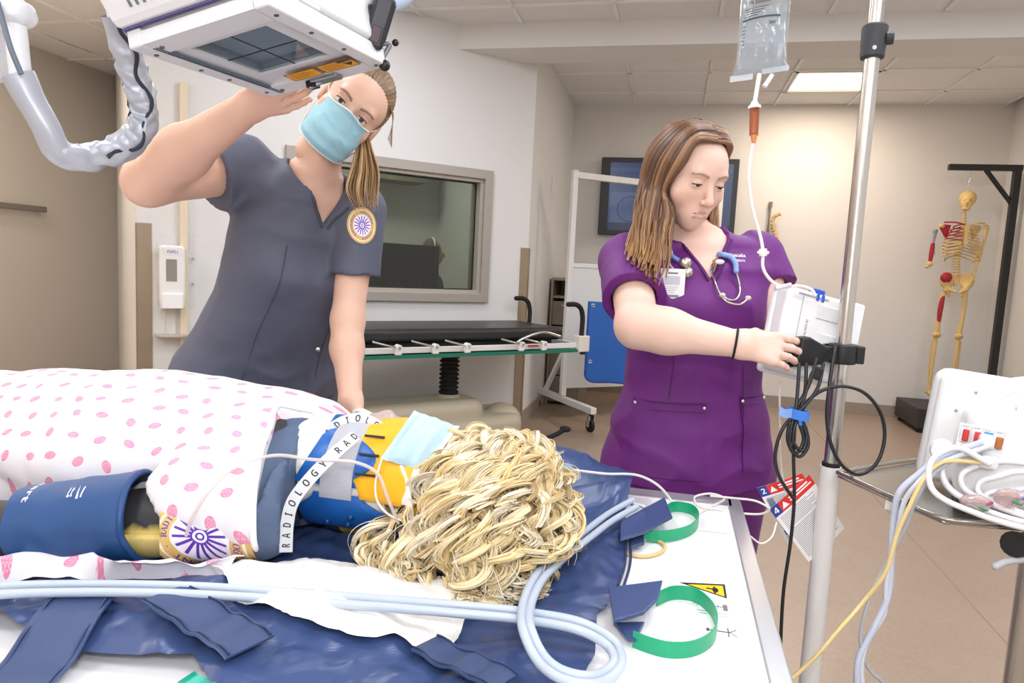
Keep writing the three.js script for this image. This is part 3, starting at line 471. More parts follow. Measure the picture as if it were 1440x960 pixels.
{ // skeleton model hanging on its stand
  const z0 = -6.78, o = V3(2.40, 0, z0), boneM = mat(0xd8b878, 0.55, { bumpMap: speckBump, bumpScale: 0.0008 }), redM = mat(0xa3182a, 0.5), darkM = mat(0x6e4f2a, 0.7);
  const st = thing('skeleton_stand', 'black metal stand with a braced top arm holding the skeleton', 'stand', [2.73, 0, -6.75]);
  const pz = z0;
  add(st, 'post', box(0.055, 2.06, 0.055, 2.755, 1.24, pz, 0.004), black);
  add(st, 'arm', box(0.56, 0.05, 0.05, 2.51, 2.275, pz, 0.004), black);
  add(st, 'brace', cyl(V3(2.74, 1.98, pz), V3(2.52, 2.255, pz), 0.02, 0.02, 8), black);
  add(st, 'base', box(0.68, 0.17, 0.60, 2.45, 0.125, -6.78, 0.006), mat(0x2e2b29, 0.5));
  for (const [x, z] of [[2.16, -7.03], [2.16, -6.53], [2.74, -7.03], [2.74, -6.53]]) add(st, 'foot', cyl(V3(x, 0, z), V3(x, 0.045, z), 0.03), rubber);
  const sk = thing('skeleton_model', 'life size anatomical skeleton with red painted muscle areas', 'skeleton', [2.4, 0.4, z0]);
  const P = (x, y, z = 0) => V3(o.x + x, y, o.z + z);
  add(sk, 'hook', tube([P(0, 2.282), P(0.012, 2.2), P(0, 2.16), P(0, 2.1)], 0.005, 20, 6), steel);
  // skull
  const s = 1.9825, sf = (x, y, z) => {
    let d = ell(P(0.01, s + 0.025, -0.01), 0.07, 0.078, 0.088)(x, y, z);
    d = smin(d, ell(P(-0.012, s - 0.03, 0.045), 0.048, 0.055, 0.045)(x, y, z), 0.02);
    d = smin(d, ell(P(-0.015, s - 0.078, 0.045), 0.036, 0.026, 0.04)(x, y, z), 0.012);
    for (const e of [-0.042, 0.014]) d = smax(d, -ell(P(e, s - 0.004, 0.085), 0.019, 0.017, 0.025)(x, y, z), 0.006);
    d = smax(d, -ell(P(-0.014, s - 0.036, 0.09), 0.009, 0.016, 0.02)(x, y, z), 0.004);
    d = smax(d, -ell(P(-0.015, s - 0.066, 0.09), 0.03, 0.003, 0.02)(x, y, z), 0.003); return d;
  };
  add(sk, 'skull', netMesh(sf, P(-0.12, s - 0.14, -0.14), P(0.12, s + 0.14, 0.14), 0.005), boneM);
  for (let i = 0; i < 24; i++) { const y = 1.87 - i * 0.0268, k = i / 23, zz = -0.03 + 0.03 * Math.sin(k * 6.2); add(sk, 'vertebra', [cyl(P(0, y - 0.009, zz), P(0, y + 0.009, zz), 0.014 + 0.012 * k, 0.014 + 0.012 * k, 12), box(0.05 + 0.03 * k, 0.008, 0.014, o.x, y, o.z + zz - 0.018)], boneM); }
  for (let i = 0; i < 11; i++) for (const sd of [-1, 1]) {
    const y = 1.76 - i * 0.03, k = Math.sin((i + 1.5) / 12 * Math.PI * 0.8), W = 0.055 + 0.105 * k, D = 0.09 * k + 0.03, len = i < 8 ? 1 : 0.72 - (i - 8) * 0.1;
    const pts = []; for (let j = 0; j <= 8; j++) { const a = j / 8 * len; const ph = -Math.PI / 2 + a * Math.PI * 0.93; pts.push(P(sd * W * Math.cos(ph) * 0.98, y - 0.055 * Math.sin(a * Math.PI / 2) - 0.01 * i * a * 0.6 + (a > 0.8 && i > 4 ? (a - 0.8) * 0.2 : 0), D * Math.sin(ph) * 0.95 + 0.0)); }
    add(sk, 'rib', tube(pts, 0.0062, 22, 7), sd < 0 && i < 4 ? redM : boneM);
  }
  add(sk, 'sternum', extr([[-0.022, 0], [0.022, 0], [0.014, -0.06], [0.017, -0.16], [0.004, -0.2], [-0.004, -0.2], [-0.017, -0.16], [-0.014, -0.06]], 0.012, 0.003).translate(o.x, 1.735, o.z + 0.085), boneM);
  for (const sd of [-1, 1]) {
    add(sk, 'clavicle', tube([P(sd * 0.02, 1.745, 0.08), P(sd * 0.09, 1.765, 0.07), P(sd * 0.17, 1.77, 0.01)], 0.008, 16, 8), sd < 0 ? redM : boneM);
    add(sk, 'scapula', xf(extr([[0, 0], [0.09, 0.01], [0.1, -0.03], [0.03, -0.15]], 0.008, 0.002), new THREE.Matrix4().makeScale(sd, 1, 1)).translate(o.x + sd * 0.08, 1.75, o.z - 0.08), sd < 0 ? redM : boneM);
    add(sk, 'shoulder_joint', ball(P(sd * 0.185, 1.735), 0.025), boneM);
    if (sd > 0) {
      add(sk, 'humerus', taper([P(0.19, 1.73), P(0.185, 1.6), P(0.15, 1.42)], t => 0.017 + 0.006 * Math.cos(t * 6.28), 16, 10), boneM);
      add(sk, 'forearm_bone', [taper([P(0.15, 1.42), P(0.13, 1.3, 0.02), P(0.12, 1.2, 0.02)], [0.015, 0.01], 12, 8), ball(P(0.148, 1.415), 0.026)], boneM);
    } else {
      add(sk, 'humerus', [taper([P(-0.235, 1.67), P(-0.24, 1.55), P(-0.235, 1.45)], t => 0.014 + 0.004 * Math.cos(t * 6.28), 16, 10), ball(P(-0.235, 1.68), 0.024)], mat(0x8a8f96, 0.4));
      add(sk, 'painted_muscle', taper([P(-0.242, 1.56), P(-0.246, 1.46), P(-0.25, 1.38)], t => 0.016 + 0.005 * Math.sin(t * 3.14), 14, 10), redM);
      add(sk, 'elbow_bone', [ball(P(-0.252, 1.35), 0.028), ball(P(-0.27, 1.325), 0.02)], boneM);
    }
    // pelvis halves
    const px = sd * 0.085, pf = (x, y, z) => { let d = ell(P(px * 1.0, 1.2, -0.01), 0.062, 0.085, 0.05)(x, y, z); d = smax(d, -ell(P(px * 0.55, 1.225, 0.035), 0.052, 0.085, 0.045)(x, y, z), 0.01); d = smin(d, cone(P(px * 0.9, 1.12, 0.01), P(sd * 0.02, 1.085, 0.045), 0.02, 0.014)(x, y, z), 0.02); d = smin(d, cone(P(px * 1.0, 1.12, 0), P(sd * 0.055, 1.05, 0), 0.022, 0.016)(x, y, z), 0.02); return d; };
    add(sk, 'hip_bone', netMesh(pf, P(sd * 0.085 - 0.12, 1.0, -0.1), P(sd * 0.085 + 0.12, 1.32, 0.1), 0.008), boneM);
    if (sd < 0) add(sk, 'painted_hip', ball(P(-0.105, 1.225, 0.025), 0.052, 1, 1, 0.5), redM);
    const lx = sd < 0 ? -0.105 : 0.075, kx = sd < 0 ? -0.125 : 0.065;
    add(sk, 'femur', [taper([P(lx, 1.08), P(lx + sd * 0.01, 0.92), P(kx, 0.66)], t => 0.016 + 0.007 * Math.abs(Math.cos(t * 3.14)), 24, 10), ball(P(lx - sd * 0.02, 1.1), 0.026)], boneM);
    if (sd < 0) add(sk, 'painted_thigh', taper([P(lx - 0.002, 1.04, 0.006), P(lx - 0.014, 0.9, 0.01), P(kx + 0.006, 0.78, 0.006)], t => 0.017 + 0.006 * Math.sin(t * 3.14), 20, 10), redM);
    add(sk, 'knee', [ball(P(kx, 0.645, 0.01), 0.036, 1.1, 0.9, 1), ball(P(kx, 0.655, 0.04), 0.02)], boneM);
    add(sk, 'shin_bone', [taper([P(kx, 0.63), P(kx - 0.005, 0.36), P(kx - 0.01, 0.07)], t => 0.017 - 0.004 * t, 18, 10), taper([P(kx - sd * -0.03, 0.6, -0.01), P(kx + sd * 0.03, 0.34, -0.01), P(kx + sd * 0.02, 0.07)], [0.008, 0.008], 12, 8)], boneM);
    add(sk, 'foot_bone', [taper([P(kx, 0.06, -0.05), P(kx, 0.05, 0.02), P(kx, 0.02, 0.13)], [0.03, 0.018], 10, 8)], boneM);
  }
  add(sk, 'sacrum', extr([[-0.045, 0.06], [0.045, 0.06], [0.012, -0.06], [-0.012, -0.06]], 0.03, 0.008).translate(o.x, 1.2, o.z - 0.05), boneM);
  sk.scale.set(0.92, 0.87, 0.92); sk.position.y += 0.216;
}
{ // spine model on the back wall
  const t = thing('spine_model', 'curved tan model spine hanging on the back wall', 'spine model', [0.86, 1.3, ZB + 0.06]);
  const bm = mat(0xd2a764, 0.6), pts = [[0.93, 1.86], [0.885, 1.83], [0.88, 1.76], [0.915, 1.66], [0.92, 1.58], [0.89, 1.48], [0.86, 1.4], [0.85, 1.3]];
  const c = curve(pts.map(p => V3(p[0], p[1], ZB + 0.09)));
  for (let i = 0; i < 20; i++) { const p = c.getPointAt(i / 19), q = c.getTangentAt(i / 19), r = 0.018 + 0.014 * i / 19; add(t, 'vertebra', cyl(p.clone().addScaledVector(q, -0.011), p.clone().addScaledVector(q, 0.011), r, r, 12), bm); }
  add(t, 'backing_rod', tube([[0.855, 1.95, ZB + 0.04], [0.85, 1.8, ZB + 0.04], [0.845, 1.5, ZB + 0.04], [0.84, 1.25, ZB + 0.04]].map(p => V3(...p)), 0.009, 20, 8), mat(0x8c8377, 0.5, { metalness: 0.4 }));
  add(t, 'wall_hook', box(0.03, 0.06, 0.04, 0.855, 1.95, ZB + 0.02, 0.004), mat(0x7d766c, 0.5));
}

// ------------------------------------------------------------ the x-ray table and what lies on it
const TT = 0.78, TX = 0.172, TZF = -1.505, TZN = -0.50;
// marches a small patch onto an implicit surface so that prints and pockets follow the cloth
function patchOn(f, c, n, upv, w, h, nu = 12, nv = 12, lift = 0.0012, shape, reach = 0.14) {
  n = n.clone().normalize(); const r = upv.clone().cross(n).normalize(), u = n.clone().cross(r);
  return grid(nu, nv, (a, b) => {
    let x = a - 0.5, y = b - 0.5; if (shape === 'disc') { const k = Math.max(Math.abs(x), Math.abs(y)) / (Math.hypot(x, y) + 1e-9); x *= k; y *= k; }
    const p = c.clone().addScaledVector(r, x * w).addScaledVector(u, y * h).addScaledVector(n, reach * 0.5); let t = 0;
    for (let i = 0; i < 40; i++) { const d = f(p.x, p.y, p.z); if (d < 0.0004 || t > reach * 1.4) break; p.addScaledVector(n, -d * 0.7); t += d * 0.7; }
    return p.addScaledVector(n, lift);
  }, (a, b) => { if (shape === 'disc') { const x = a - 0.5, y = b - 0.5, k = Math.max(Math.abs(x), Math.abs(y)) / (Math.hypot(x, y) + 1e-9); return [0.5 + x * k, 0.5 + y * k]; } return [a, b]; });
}
// traces a curve on an implicit surface (seams, hems)
function traceOn(f, pts, n, r, lift = 0) { n = n.clone().normalize(); const q = pts.map(p0 => { const p = p0.clone().addScaledVector(n, 0.08); let d = 1; for (let i = 0; i < 50; i++) { d = f(p.x, p.y, p.z); if (d < 0.0004 || p.distanceTo(p0) > 0.2) break; p.addScaledVector(n, -d * 0.7); } return d > 0.003 ? null : p.addScaledVector(n, lift); }).filter(Boolean); return tube(q, r, q.length * 4, 6); }
const sealTex = painted(512, 512, (x, w, h) => {
  x.fillStyle = '#d9b56a'; x.fillRect(0, 0, w, h); x.fillStyle = '#f3ead8'; x.beginPath(); x.arc(256, 256, 226, 0, 7); x.fill(); x.fillStyle = '#d9b56a'; x.beginPath(); x.arc(256, 256, 212, 0, 7); x.fill();
  x.fillStyle = '#5b2f9c'; x.font = 'bold 46px serif'; x.textAlign = 'center'; const s = 'RADIOLOGY · STUDENT · RADIOLOGIC · '; for (let i = 0; i < s.length; i++) { x.save(); x.translate(256, 256); x.rotate(i / s.length * Math.PI * 2); x.fillText(s[i], 0, -168); x.restore(); }
  x.fillStyle = '#f4eefc'; x.beginPath(); x.arc(256, 256, 152, 0, 7); x.fill(); x.strokeStyle = '#5e35a6'; x.lineWidth = 15;
  for (let i = 0; i < 16; i++) { const a = i * Math.PI / 8; x.beginPath(); x.moveTo(256 + 40 * Math.cos(a), 256 + 40 * Math.sin(a)); x.lineTo(256 + 138 * Math.cos(a), 256 + 138 * Math.sin(a)); x.stroke(); }
  x.lineWidth = 10; x.beginPath(); x.arc(256, 256, 42, 0, 7); x.stroke(); x.beginPath(); x.arc(256, 256, 18, 0, 7); x.stroke();
});
const tableTopM = mat(0xf4f4f3, 0.32), railM = mat(0xb9babb, 0.32, { metalness: 0.55 });
{
  const t = thing('xray_table', 'white x-ray table with grey metal edge rails under the mannequin', 'table', [-0.9, 0, -1.0]);
  add(t, 'table_top', slab(-2.1, TX - 0.028, TT - 0.045, TT, TZF + 0.05, TZN - 0.03), tableTopM);
  add(t, 'edge_rail', [box(0.03, 0.06, TZN - TZF, TX - 0.015, TT - 0.028, (TZF + TZN) / 2, 0.004), box(2.24, 0.06, 0.052, -0.965, TT - 0.028, TZF + 0.026, 0.004), box(2.24, 0.06, 0.032, -0.965, TT - 0.028, TZN - 0.016, 0.004), box(0.03, 0.06, TZN - TZF, -2.085, TT - 0.028, (TZF + TZN) / 2, 0.004)], railM);
  add(t, 'under_frame', slab(-1.95, 0.02, TT - 0.14, TT - 0.058, TZF + 0.1, TZN - 0.1), mat(0xd6d6d3, 0.4));
  add(t, 'pedestal', [box(0.75, 0.56, 0.5, -1.0, 0.34, -1.0, 0.03), box(1.1, 0.07, 0.7, -1.0, 0.035, -1.0, 0.02)], mat(0xdcdbd6, 0.4));
  const prints = painted(256, 256, (x, w, h) => {
    x.fillStyle = '#f4f4f3'; x.fillRect(0, 0, w, h);
    x.fillStyle = '#1d1d1b'; x.beginPath(); x.moveTo(20, 30); x.lineTo(190, 8); x.lineTo(190, 74); x.closePath(); x.fill(); x.fillStyle = '#f2c713'; x.beginPath(); x.moveTo(52, 33); x.lineTo(182, 16); x.lineTo(182, 66); x.closePath(); x.fill();
    x.fillStyle = '#1d1d1b'; x.beginPath(); x.arc(152, 42, 11, 0, 7); x.fill(); x.fillRect(120, 36, 40, 6); x.fillRect(146, 26, 6, 34);
    x.fillStyle = '#77706e'; for (const [a, b] of [[70, 110], [140, 112]]) { x.fillRect(a, b, 46, 4); x.fillRect(a + 30, b - 10, 16, 26); x.fillRect(a + 12, b - 8, 3, 20); x.fillStyle = '#b6b0ae'; x.fillRect(a + 10, b + 28, 40, 4); x.fillRect(a + 16, b + 38, 30, 4); x.fillStyle = '#77706e'; }
    x.fillStyle = '#3a3836'; x.fillRect(120, 208, 60, 4); x.beginPath(); x.arc(112, 210, 6, 0, 7); x.fill(); x.save(); x.translate(180, 210); x.fillRect(-6, -16, 4, 32); x.rotate(0.5); x.fillRect(-4, -2, 30, 3); x.rotate(-1); x.fillRect(-4, -2, 30, 3); x.restore();
  });
  add(t, 'warning_print', new THREE.PlaneGeometry(0.105, 0.19).rotateX(-Math.PI / 2).translate(0.085, TT + 0.0006, -0.985), mat(0xffffff, 0.32, { map: prints }));
}
// navy transfer sheet
const navyM = phys(0x384b75, 0.31, { sheen: 0.3, sheenColor: new THREE.Color(0x8b97b5), sheenRoughness: 0.4, bumpMap: weaveBump, bumpScale: 0.0001, side: THREE.DoubleSide });
const creases = (() => { const r = rng(63); return Array.from({ length: 12 }, (_, i) => { const a = r() * 3.1416, f = 4 + i * 2.4 + r() * 2; return [Math.cos(a) * f, Math.sin(a) * f, r(), 1 / (1 + i * 0.42)]; }); })();
const crumple = (x, z) => { const wx = x + 0.05 * noise3(x * 6, 3, z * 6), wz = z + 0.05 * noise3(x * 6, 9, z * 6 + 4); let s = 0, n = 0; for (const [a, b, p, w] of creases) { const q = wx * a + wz * b + p, k = noise3(x * 7 + p * 30, 6, z * 7 - p * 20); s += w * Math.abs((q - Math.floor(q)) - 0.5) * 2 * clamp(0.35 + k * 1.3); n += w * 0.55; } return s / n; };
const pw = (list, x) => { if (x <= list[0][0]) return list[0][1]; for (let i = 1; i < list.length; i++) if (x <= list[i][0]) return lerp(list[i - 1][1], list[i][1], (x - list[i - 1][0]) / (list[i][0] - list[i - 1][0])); return list[list.length - 1][1]; };
const bump2 = (x, z, cx, cz, rx, rz) => Math.exp(-((x - cx) ** 2) / (rx * rx) - ((z - cz) ** 2) / (rz * rz));
const sheetH = (x, z) => TT + 0.004 + 0.036 * clamp(crumple(x, z) - 0.12, 0, 1.1) + 0.022 * sstep(-0.25, -0.4, x) * sstep(-0.86, -0.74, z) * clamp(0.4 + 0.9 * (1 - 2 * Math.abs(noise3(x * 6 + z * 5, 1, z * 8 - x * 3)))) * sstep(-0.57, -0.62, z) + 0.10 * bump2(x, z, -0.23, -1.33, 0.10, 0.12) + 0.045 * bump2(x, z, -0.1, -1.38, 0.13, 0.1);
{
  const t = thing('transfer_sheet', 'crumpled navy nylon transfer sheet with green handles under the mannequin', 'sheet', [-0.5, TT, -1.0]);
  const far = [[-1.3, -1.42], [-0.35, -1.45], [-0.12, -1.47], [-0.04, -1.47], [0, -1.46]];
  const nearZ = on(160, 941, TT).z;
  const near = [[-1.3, -0.62], [on(0, 893, TT).x, on(0, 893, TT).z], [on(73, 932, TT).x, on(73, 932, TT).z], [on(160, 941, TT).x, on(160, 941, TT).z], [on(270, 952, TT).x, on(270, 952, TT).z], [on(330, 957, TT).x, -0.60], [-0.3, -0.58], [-0.1, -0.6]].sort((a, b) => a[0] - b[0]);
  const right = [[-1.5, on(893, 688, TT).x], [-1.38, on(890, 700, TT).x], [-1.27, on(878, 740, TT).x], [-1.1, on(880, 800, TT).x], [-1.03, on(868, 838, TT).x], [-0.95, on(862, 868, TT).x], [-0.90, on(836, 884, TT).x], [-0.8, on(834, 940, TT).x], [-0.6, -0.1]];
  const sh = grid(220, 170, (u, v) => { const z0 = lerp(-1.46, -0.6, v), xr = pw(right, z0), x = lerp(-1.15, xr, u), z = lerp(pw(far, x), pw(near, x), v); return V3(x, sheetH(x, z), z); }, (u, v, p) => [p.x, p.z]);
  add(t, 'sheet_cloth', sh, navyM);
  const lay = (pts0, lift, w) => ribbon((() => { const c = new THREE.QuadraticBezierCurve(...pts0.map(p => new THREE.Vector2(...p))); return c.getPoints(14).map(p => [p.x, p.y]); })().map(([u, v]) => { const p = on(u, v, TT + 0.02); p.y = (sheetH(p.x, p.z) + sheetH(p.x + w.x, p.z + w.z) + sheetH(p.x - w.x, p.z - w.z)) / 3 + lift; return p; }), [w], 0.003, 60);
  const sideOf = (a, b, half) => { const p = on(...a, TT), q = on(...b, TT); const d = q.sub(p).normalize(); return V3(-d.z, 0, d.x).multiplyScalar(half); };
  const stitch = mat(0x26375a, 0.5), strap = phys(0x3c5079, 0.42, { bumpMap: weaveBump, bumpScale: 0.0002, side: THREE.DoubleSide });
  const st = (n, a, b, mid, half, lift) => { const r = add(t, 'strap', lay([a, mid, b], lift, sideOf(a, b, half)), strap); const sd = sideOf(a, b, half * 0.86); for (const k of [-1, 1]) add(r, 'stitching', lay([a, mid, b].map(q => q), lift + 0.002, sideOf(a, b, 0.0009)).translate(sd.x * k, 0, sd.z * k), stitch); };
  st(0, [140, 838], [20, 968], [85, 900], 0.036, 0.014);
  st(2, [232, 866], [352, 940], [296, 898], 0.03, 0.016);
  st(3, [598, 902], [710, 968], [655, 932], 0.022, 0.012);
  const flap = (poly, y, lift) => { const p = poly.map(([u, v]) => on(u, v, y)); const c = p.reduce((a, b) => a.clone().add(b)).multiplyScalar(1 / p.length);
    const g = extr(p.map(q => [q.x - c.x, -(q.z - c.z)]), 0.006, 0.002).rotateX(-Math.PI / 2).translate(c.x, y + lift, c.z); return g; };
  const f1 = add(t, 'handle_flap', flap([[872, 742], [934, 708], [945, 736], [905, 758], [872, 768]], 0.80, 0.008), navyM); add(f1, 'under_flap', flap([[884, 765], [905, 758], [906, 770], [886, 776]], 0.785, 0.004), navyM);
  const f2 = add(t, 'handle_flap', flap([[855, 838], [931, 828], [924, 855], [905, 874], [862, 886]], 0.80, 0.008), navyM); add(f2, 'under_flap', flap([[862, 885], [906, 884], [893, 910], [880, 905]], 0.785, 0.005), navyM);
  add(t, 'edge_seam', [[0, 0.004], [1, -0.004]].map(([k, dx]) => tube([[883, 765], [882, 800], [872, 838]].map(([u, v]) => { const p = on(u, v, TT); p.y = sheetH(p.x, p.z) + 0.002; p.x += dx; return p; }), 0.0022, 20, 6)), stitch);
  const gm = mat(0x0f9a6b, 0.35, { side: THREE.DoubleSide }), UP = [V3(0, 0.0105, 0)];
  const loop = (pts) => ribbon(pts.map(([u, v]) => { const p = on(u, v, TT + 0.013); return p; }), UP, 0.002, 60);
  add(t, 'green_handle', loop([[930, 722], [950, 712], [972, 716], [982, 730], [972, 744], [948, 752], [925, 754], [905, 752]]), gm);
  add(t, 'green_handle', loop([[924, 842], [948, 833], [976, 836], [998, 852], [1008, 876], [1000, 898], [972, 912], [938, 913], [908, 905], [890, 898]]), gm);
  add(t, 'green_handle', ribbon([on(262, 952, TT + 0.006), on(270, 958, TT + 0.012), on(290, 966, TT + 0.006)], [V3(0.006, 0.004, -0.006)], 0.002, 10), mat(0x0fae95, 0.35));
}
// white pad under the shoulders
{
  const g = grid(60, 30, (u, v) => {
    const a = on(lerp(300, 672, u), pw([[0, 792], [0.35, 772], [0.6, 782], [1, 812]], u), 0.815), b = on(lerp(330, 645, u), pw([[0, 850], [0.25, 884], [0.5, 890], [0.72, 880], [0.9, 903], [1, 872]], u), 0.815);
    const p = a.lerp(b, v); p.y = Math.max(sheetH(p.x, p.z), sheetH(p.x + 0.015, p.z), sheetH(p.x - 0.015, p.z), sheetH(p.x, p.z + 0.012)) + 0.008 + 0.006 * noise3(p.x * 18, 1, p.z * 18) + 0.022 * Math.sin(Math.PI * clamp(1 - v * 1.6)) * sstep(0, 0.4, u) * (1 - sstep(0.5, 0.95, u)); return p;
  });
  solo('white_pad', 'crumpled white absorbent pad sticking out from under the mannequin', 'pad', g, mat(0xf0eee9, 0.8, { side: THREE.DoubleSide, bumpMap: speckBump, bumpScale: 0.001 }));
}
// ------------------------------------------------------------ mannequin
const HX = -0.335, HY = 0.882, HZ = -1.045;
const mq = thing('mannequin', 'training mannequin with a golden face lying on the x-ray table', 'mannequin', [-0.8, TT, -1.02]);
{
  const gold = mat(0xc9a53d, 0.42), dark = mat(0x26272a, 0.6);
  const hm = frameM(V3(HX, HY, HZ), V3(0, 0, 1), V3(1, 0, 0), V3(0, 1, 0));
  const hf = (x, y, z) => {
    let d = ell(V3(0, 0.035, -0.015), 0.074, 0.088, 0.094)(x, y, z); d = smin(d, ell(V3(0, -0.045, 0.025), 0.056, 0.066, 0.064)(x, y, z), 0.04);
    d = smin(d, cone(V3(0, 0.012, 0.082), V3(0, -0.03, 0.105), 0.008, 0.012)(x, y, z), 0.012); for (const s of [-1, 1]) { d = smax(d, -ell(V3(s * 0.031, 0.01, 0.094), 0.018, 0.012, 0.017)(x, y, z), 0.008); d = smin(d, ell(V3(s * 0.076, -0.005, -0.01), 0.01, 0.03, 0.018)(x, y, z), 0.008); }
    d = smin(d, cone(V3(-0.018, -0.064, 0.08), V3(0.018, -0.064, 0.08), 0.006, 0.006)(x, y, z), 0.006); return smin(d, cone(V3(0, -0.06, -0.02), V3(0, -0.17, -0.03), 0.055, 0.058)(x, y, z), 0.03);
  };
  const hw = posed(hf, hm);
  const arm = blend([cone(V3(-0.63, 0.868, -0.865), V3(-0.86, 0.837, -0.79), 0.05, 0.045), cone(V3(-0.86, 0.837, -0.79), V3(-1.15, 0.828, -0.77), 0.043, 0.034)], 0.03);
  const tor = blend([cone(V3(-0.66, 0.885, -1.03), V3(-1.5, 0.87, -1.02), 0.10, 0.095), cone(V3(-0.63, 0.89, -0.92), V3(-0.63, 0.89, -1.16), 0.07, 0.07)], 0.08);
  const body = blend([hw, arm, tor], 0.03), gc = lin(0xc7a43f), dc = lin(0x2b2b2d), yc = lin(0xd8c06a);
  add(mq, 'body', [netMesh(body, V3(-1.6, TT + 0.001, -1.3), V3(-0.46, 1.05, -0.7), 0.012, (x, y, z) => arm(x, y, z) < tor(x, y, z) ? (x > -0.715 && x < -0.655 ? (y > 0.86 ? dc : yc) : dc) : dc), netMesh(hw, V3(-0.5, 0.77, -1.2), V3(-0.18, 1.04, -0.9), 0.004, () => gc)], mat(0xffffff, 0.5, { vertexColors: true }));
  // slate scrub top on the mannequin, sleeve and shoulders
  const sc = blend([cone(V3(-0.6, 0.89, -0.93), V3(-0.6, 0.90, -1.15), 0.085, 0.08), cone(V3(-0.575, 0.88, -0.895), V3(-0.66, 0.858, -0.845), 0.074, 0.064), cone(V3(-0.62, 0.89, -1.03), V3(-0.9, 0.885, -1.03), 0.11, 0.11), cone(V3(-0.56, 0.885, -1.04), V3(-0.53, 0.885, -1.04), 0.085, 0.08)], 0.05);
  const scf = (x, y, z) => { let d = sc(x, y, z) + (x < -0.54 && !(z > -0.95 && y < 0.905) ? 0.02 : 0) + 0.0035 * noise3(x * 22, y * 22, z * 30) + 0.002 * noise3(x * 60, y * 50, z * 60); d = Math.max(d, TT + 0.006 - y); d = Math.max(d, -(arm(x, y, z) - 0.006)); const n = (x + 0.675) * -0.86 + (z + 0.84) * 0.5; return Math.max(d, x < -0.6 && z > -0.93 ? n - 0.01 : -1, x - (z > -1.0 ? -0.568 + (z + 1.0) * 0.36 : Math.min(-0.53, -0.568 - (z + 1.0) * 0.6))); };
  add(mq, 'scrub_top', netMesh(scf, V3(-0.95, TT, -1.3), V3(-0.48, 1.06, -0.76), 0.007), mat(0x4e5f7a, 0.62, { bumpMap: weaveBump, bumpScale: 0.0002 }));
  add(mq, 'sleeve_emblem', patchOn(scf, V3(-0.605, 0.862, -0.80), V3(0.0, 0.4, 0.92), V3(0.6, 0.7, -0.3), 0.115, 0.115, 22, 22, 0.0015, 'disc'), mat(0xffffff, 0.6, { map: sealTex, side: THREE.DoubleSide }));
  add(mq, 'arm_foam', netMesh((x, y, z) => Math.max(cone(V3(-0.63, 0.868, -0.865), V3(-0.72, 0.857, -0.836), 0.056, 0.054)(x, y, z), y - 0.855, -0.722 - x, x + 0.62), V3(-0.76, 0.78, -0.94), V3(-0.6, 0.92, -0.76), 0.006), mat(0xd9c377, 0.7));
}
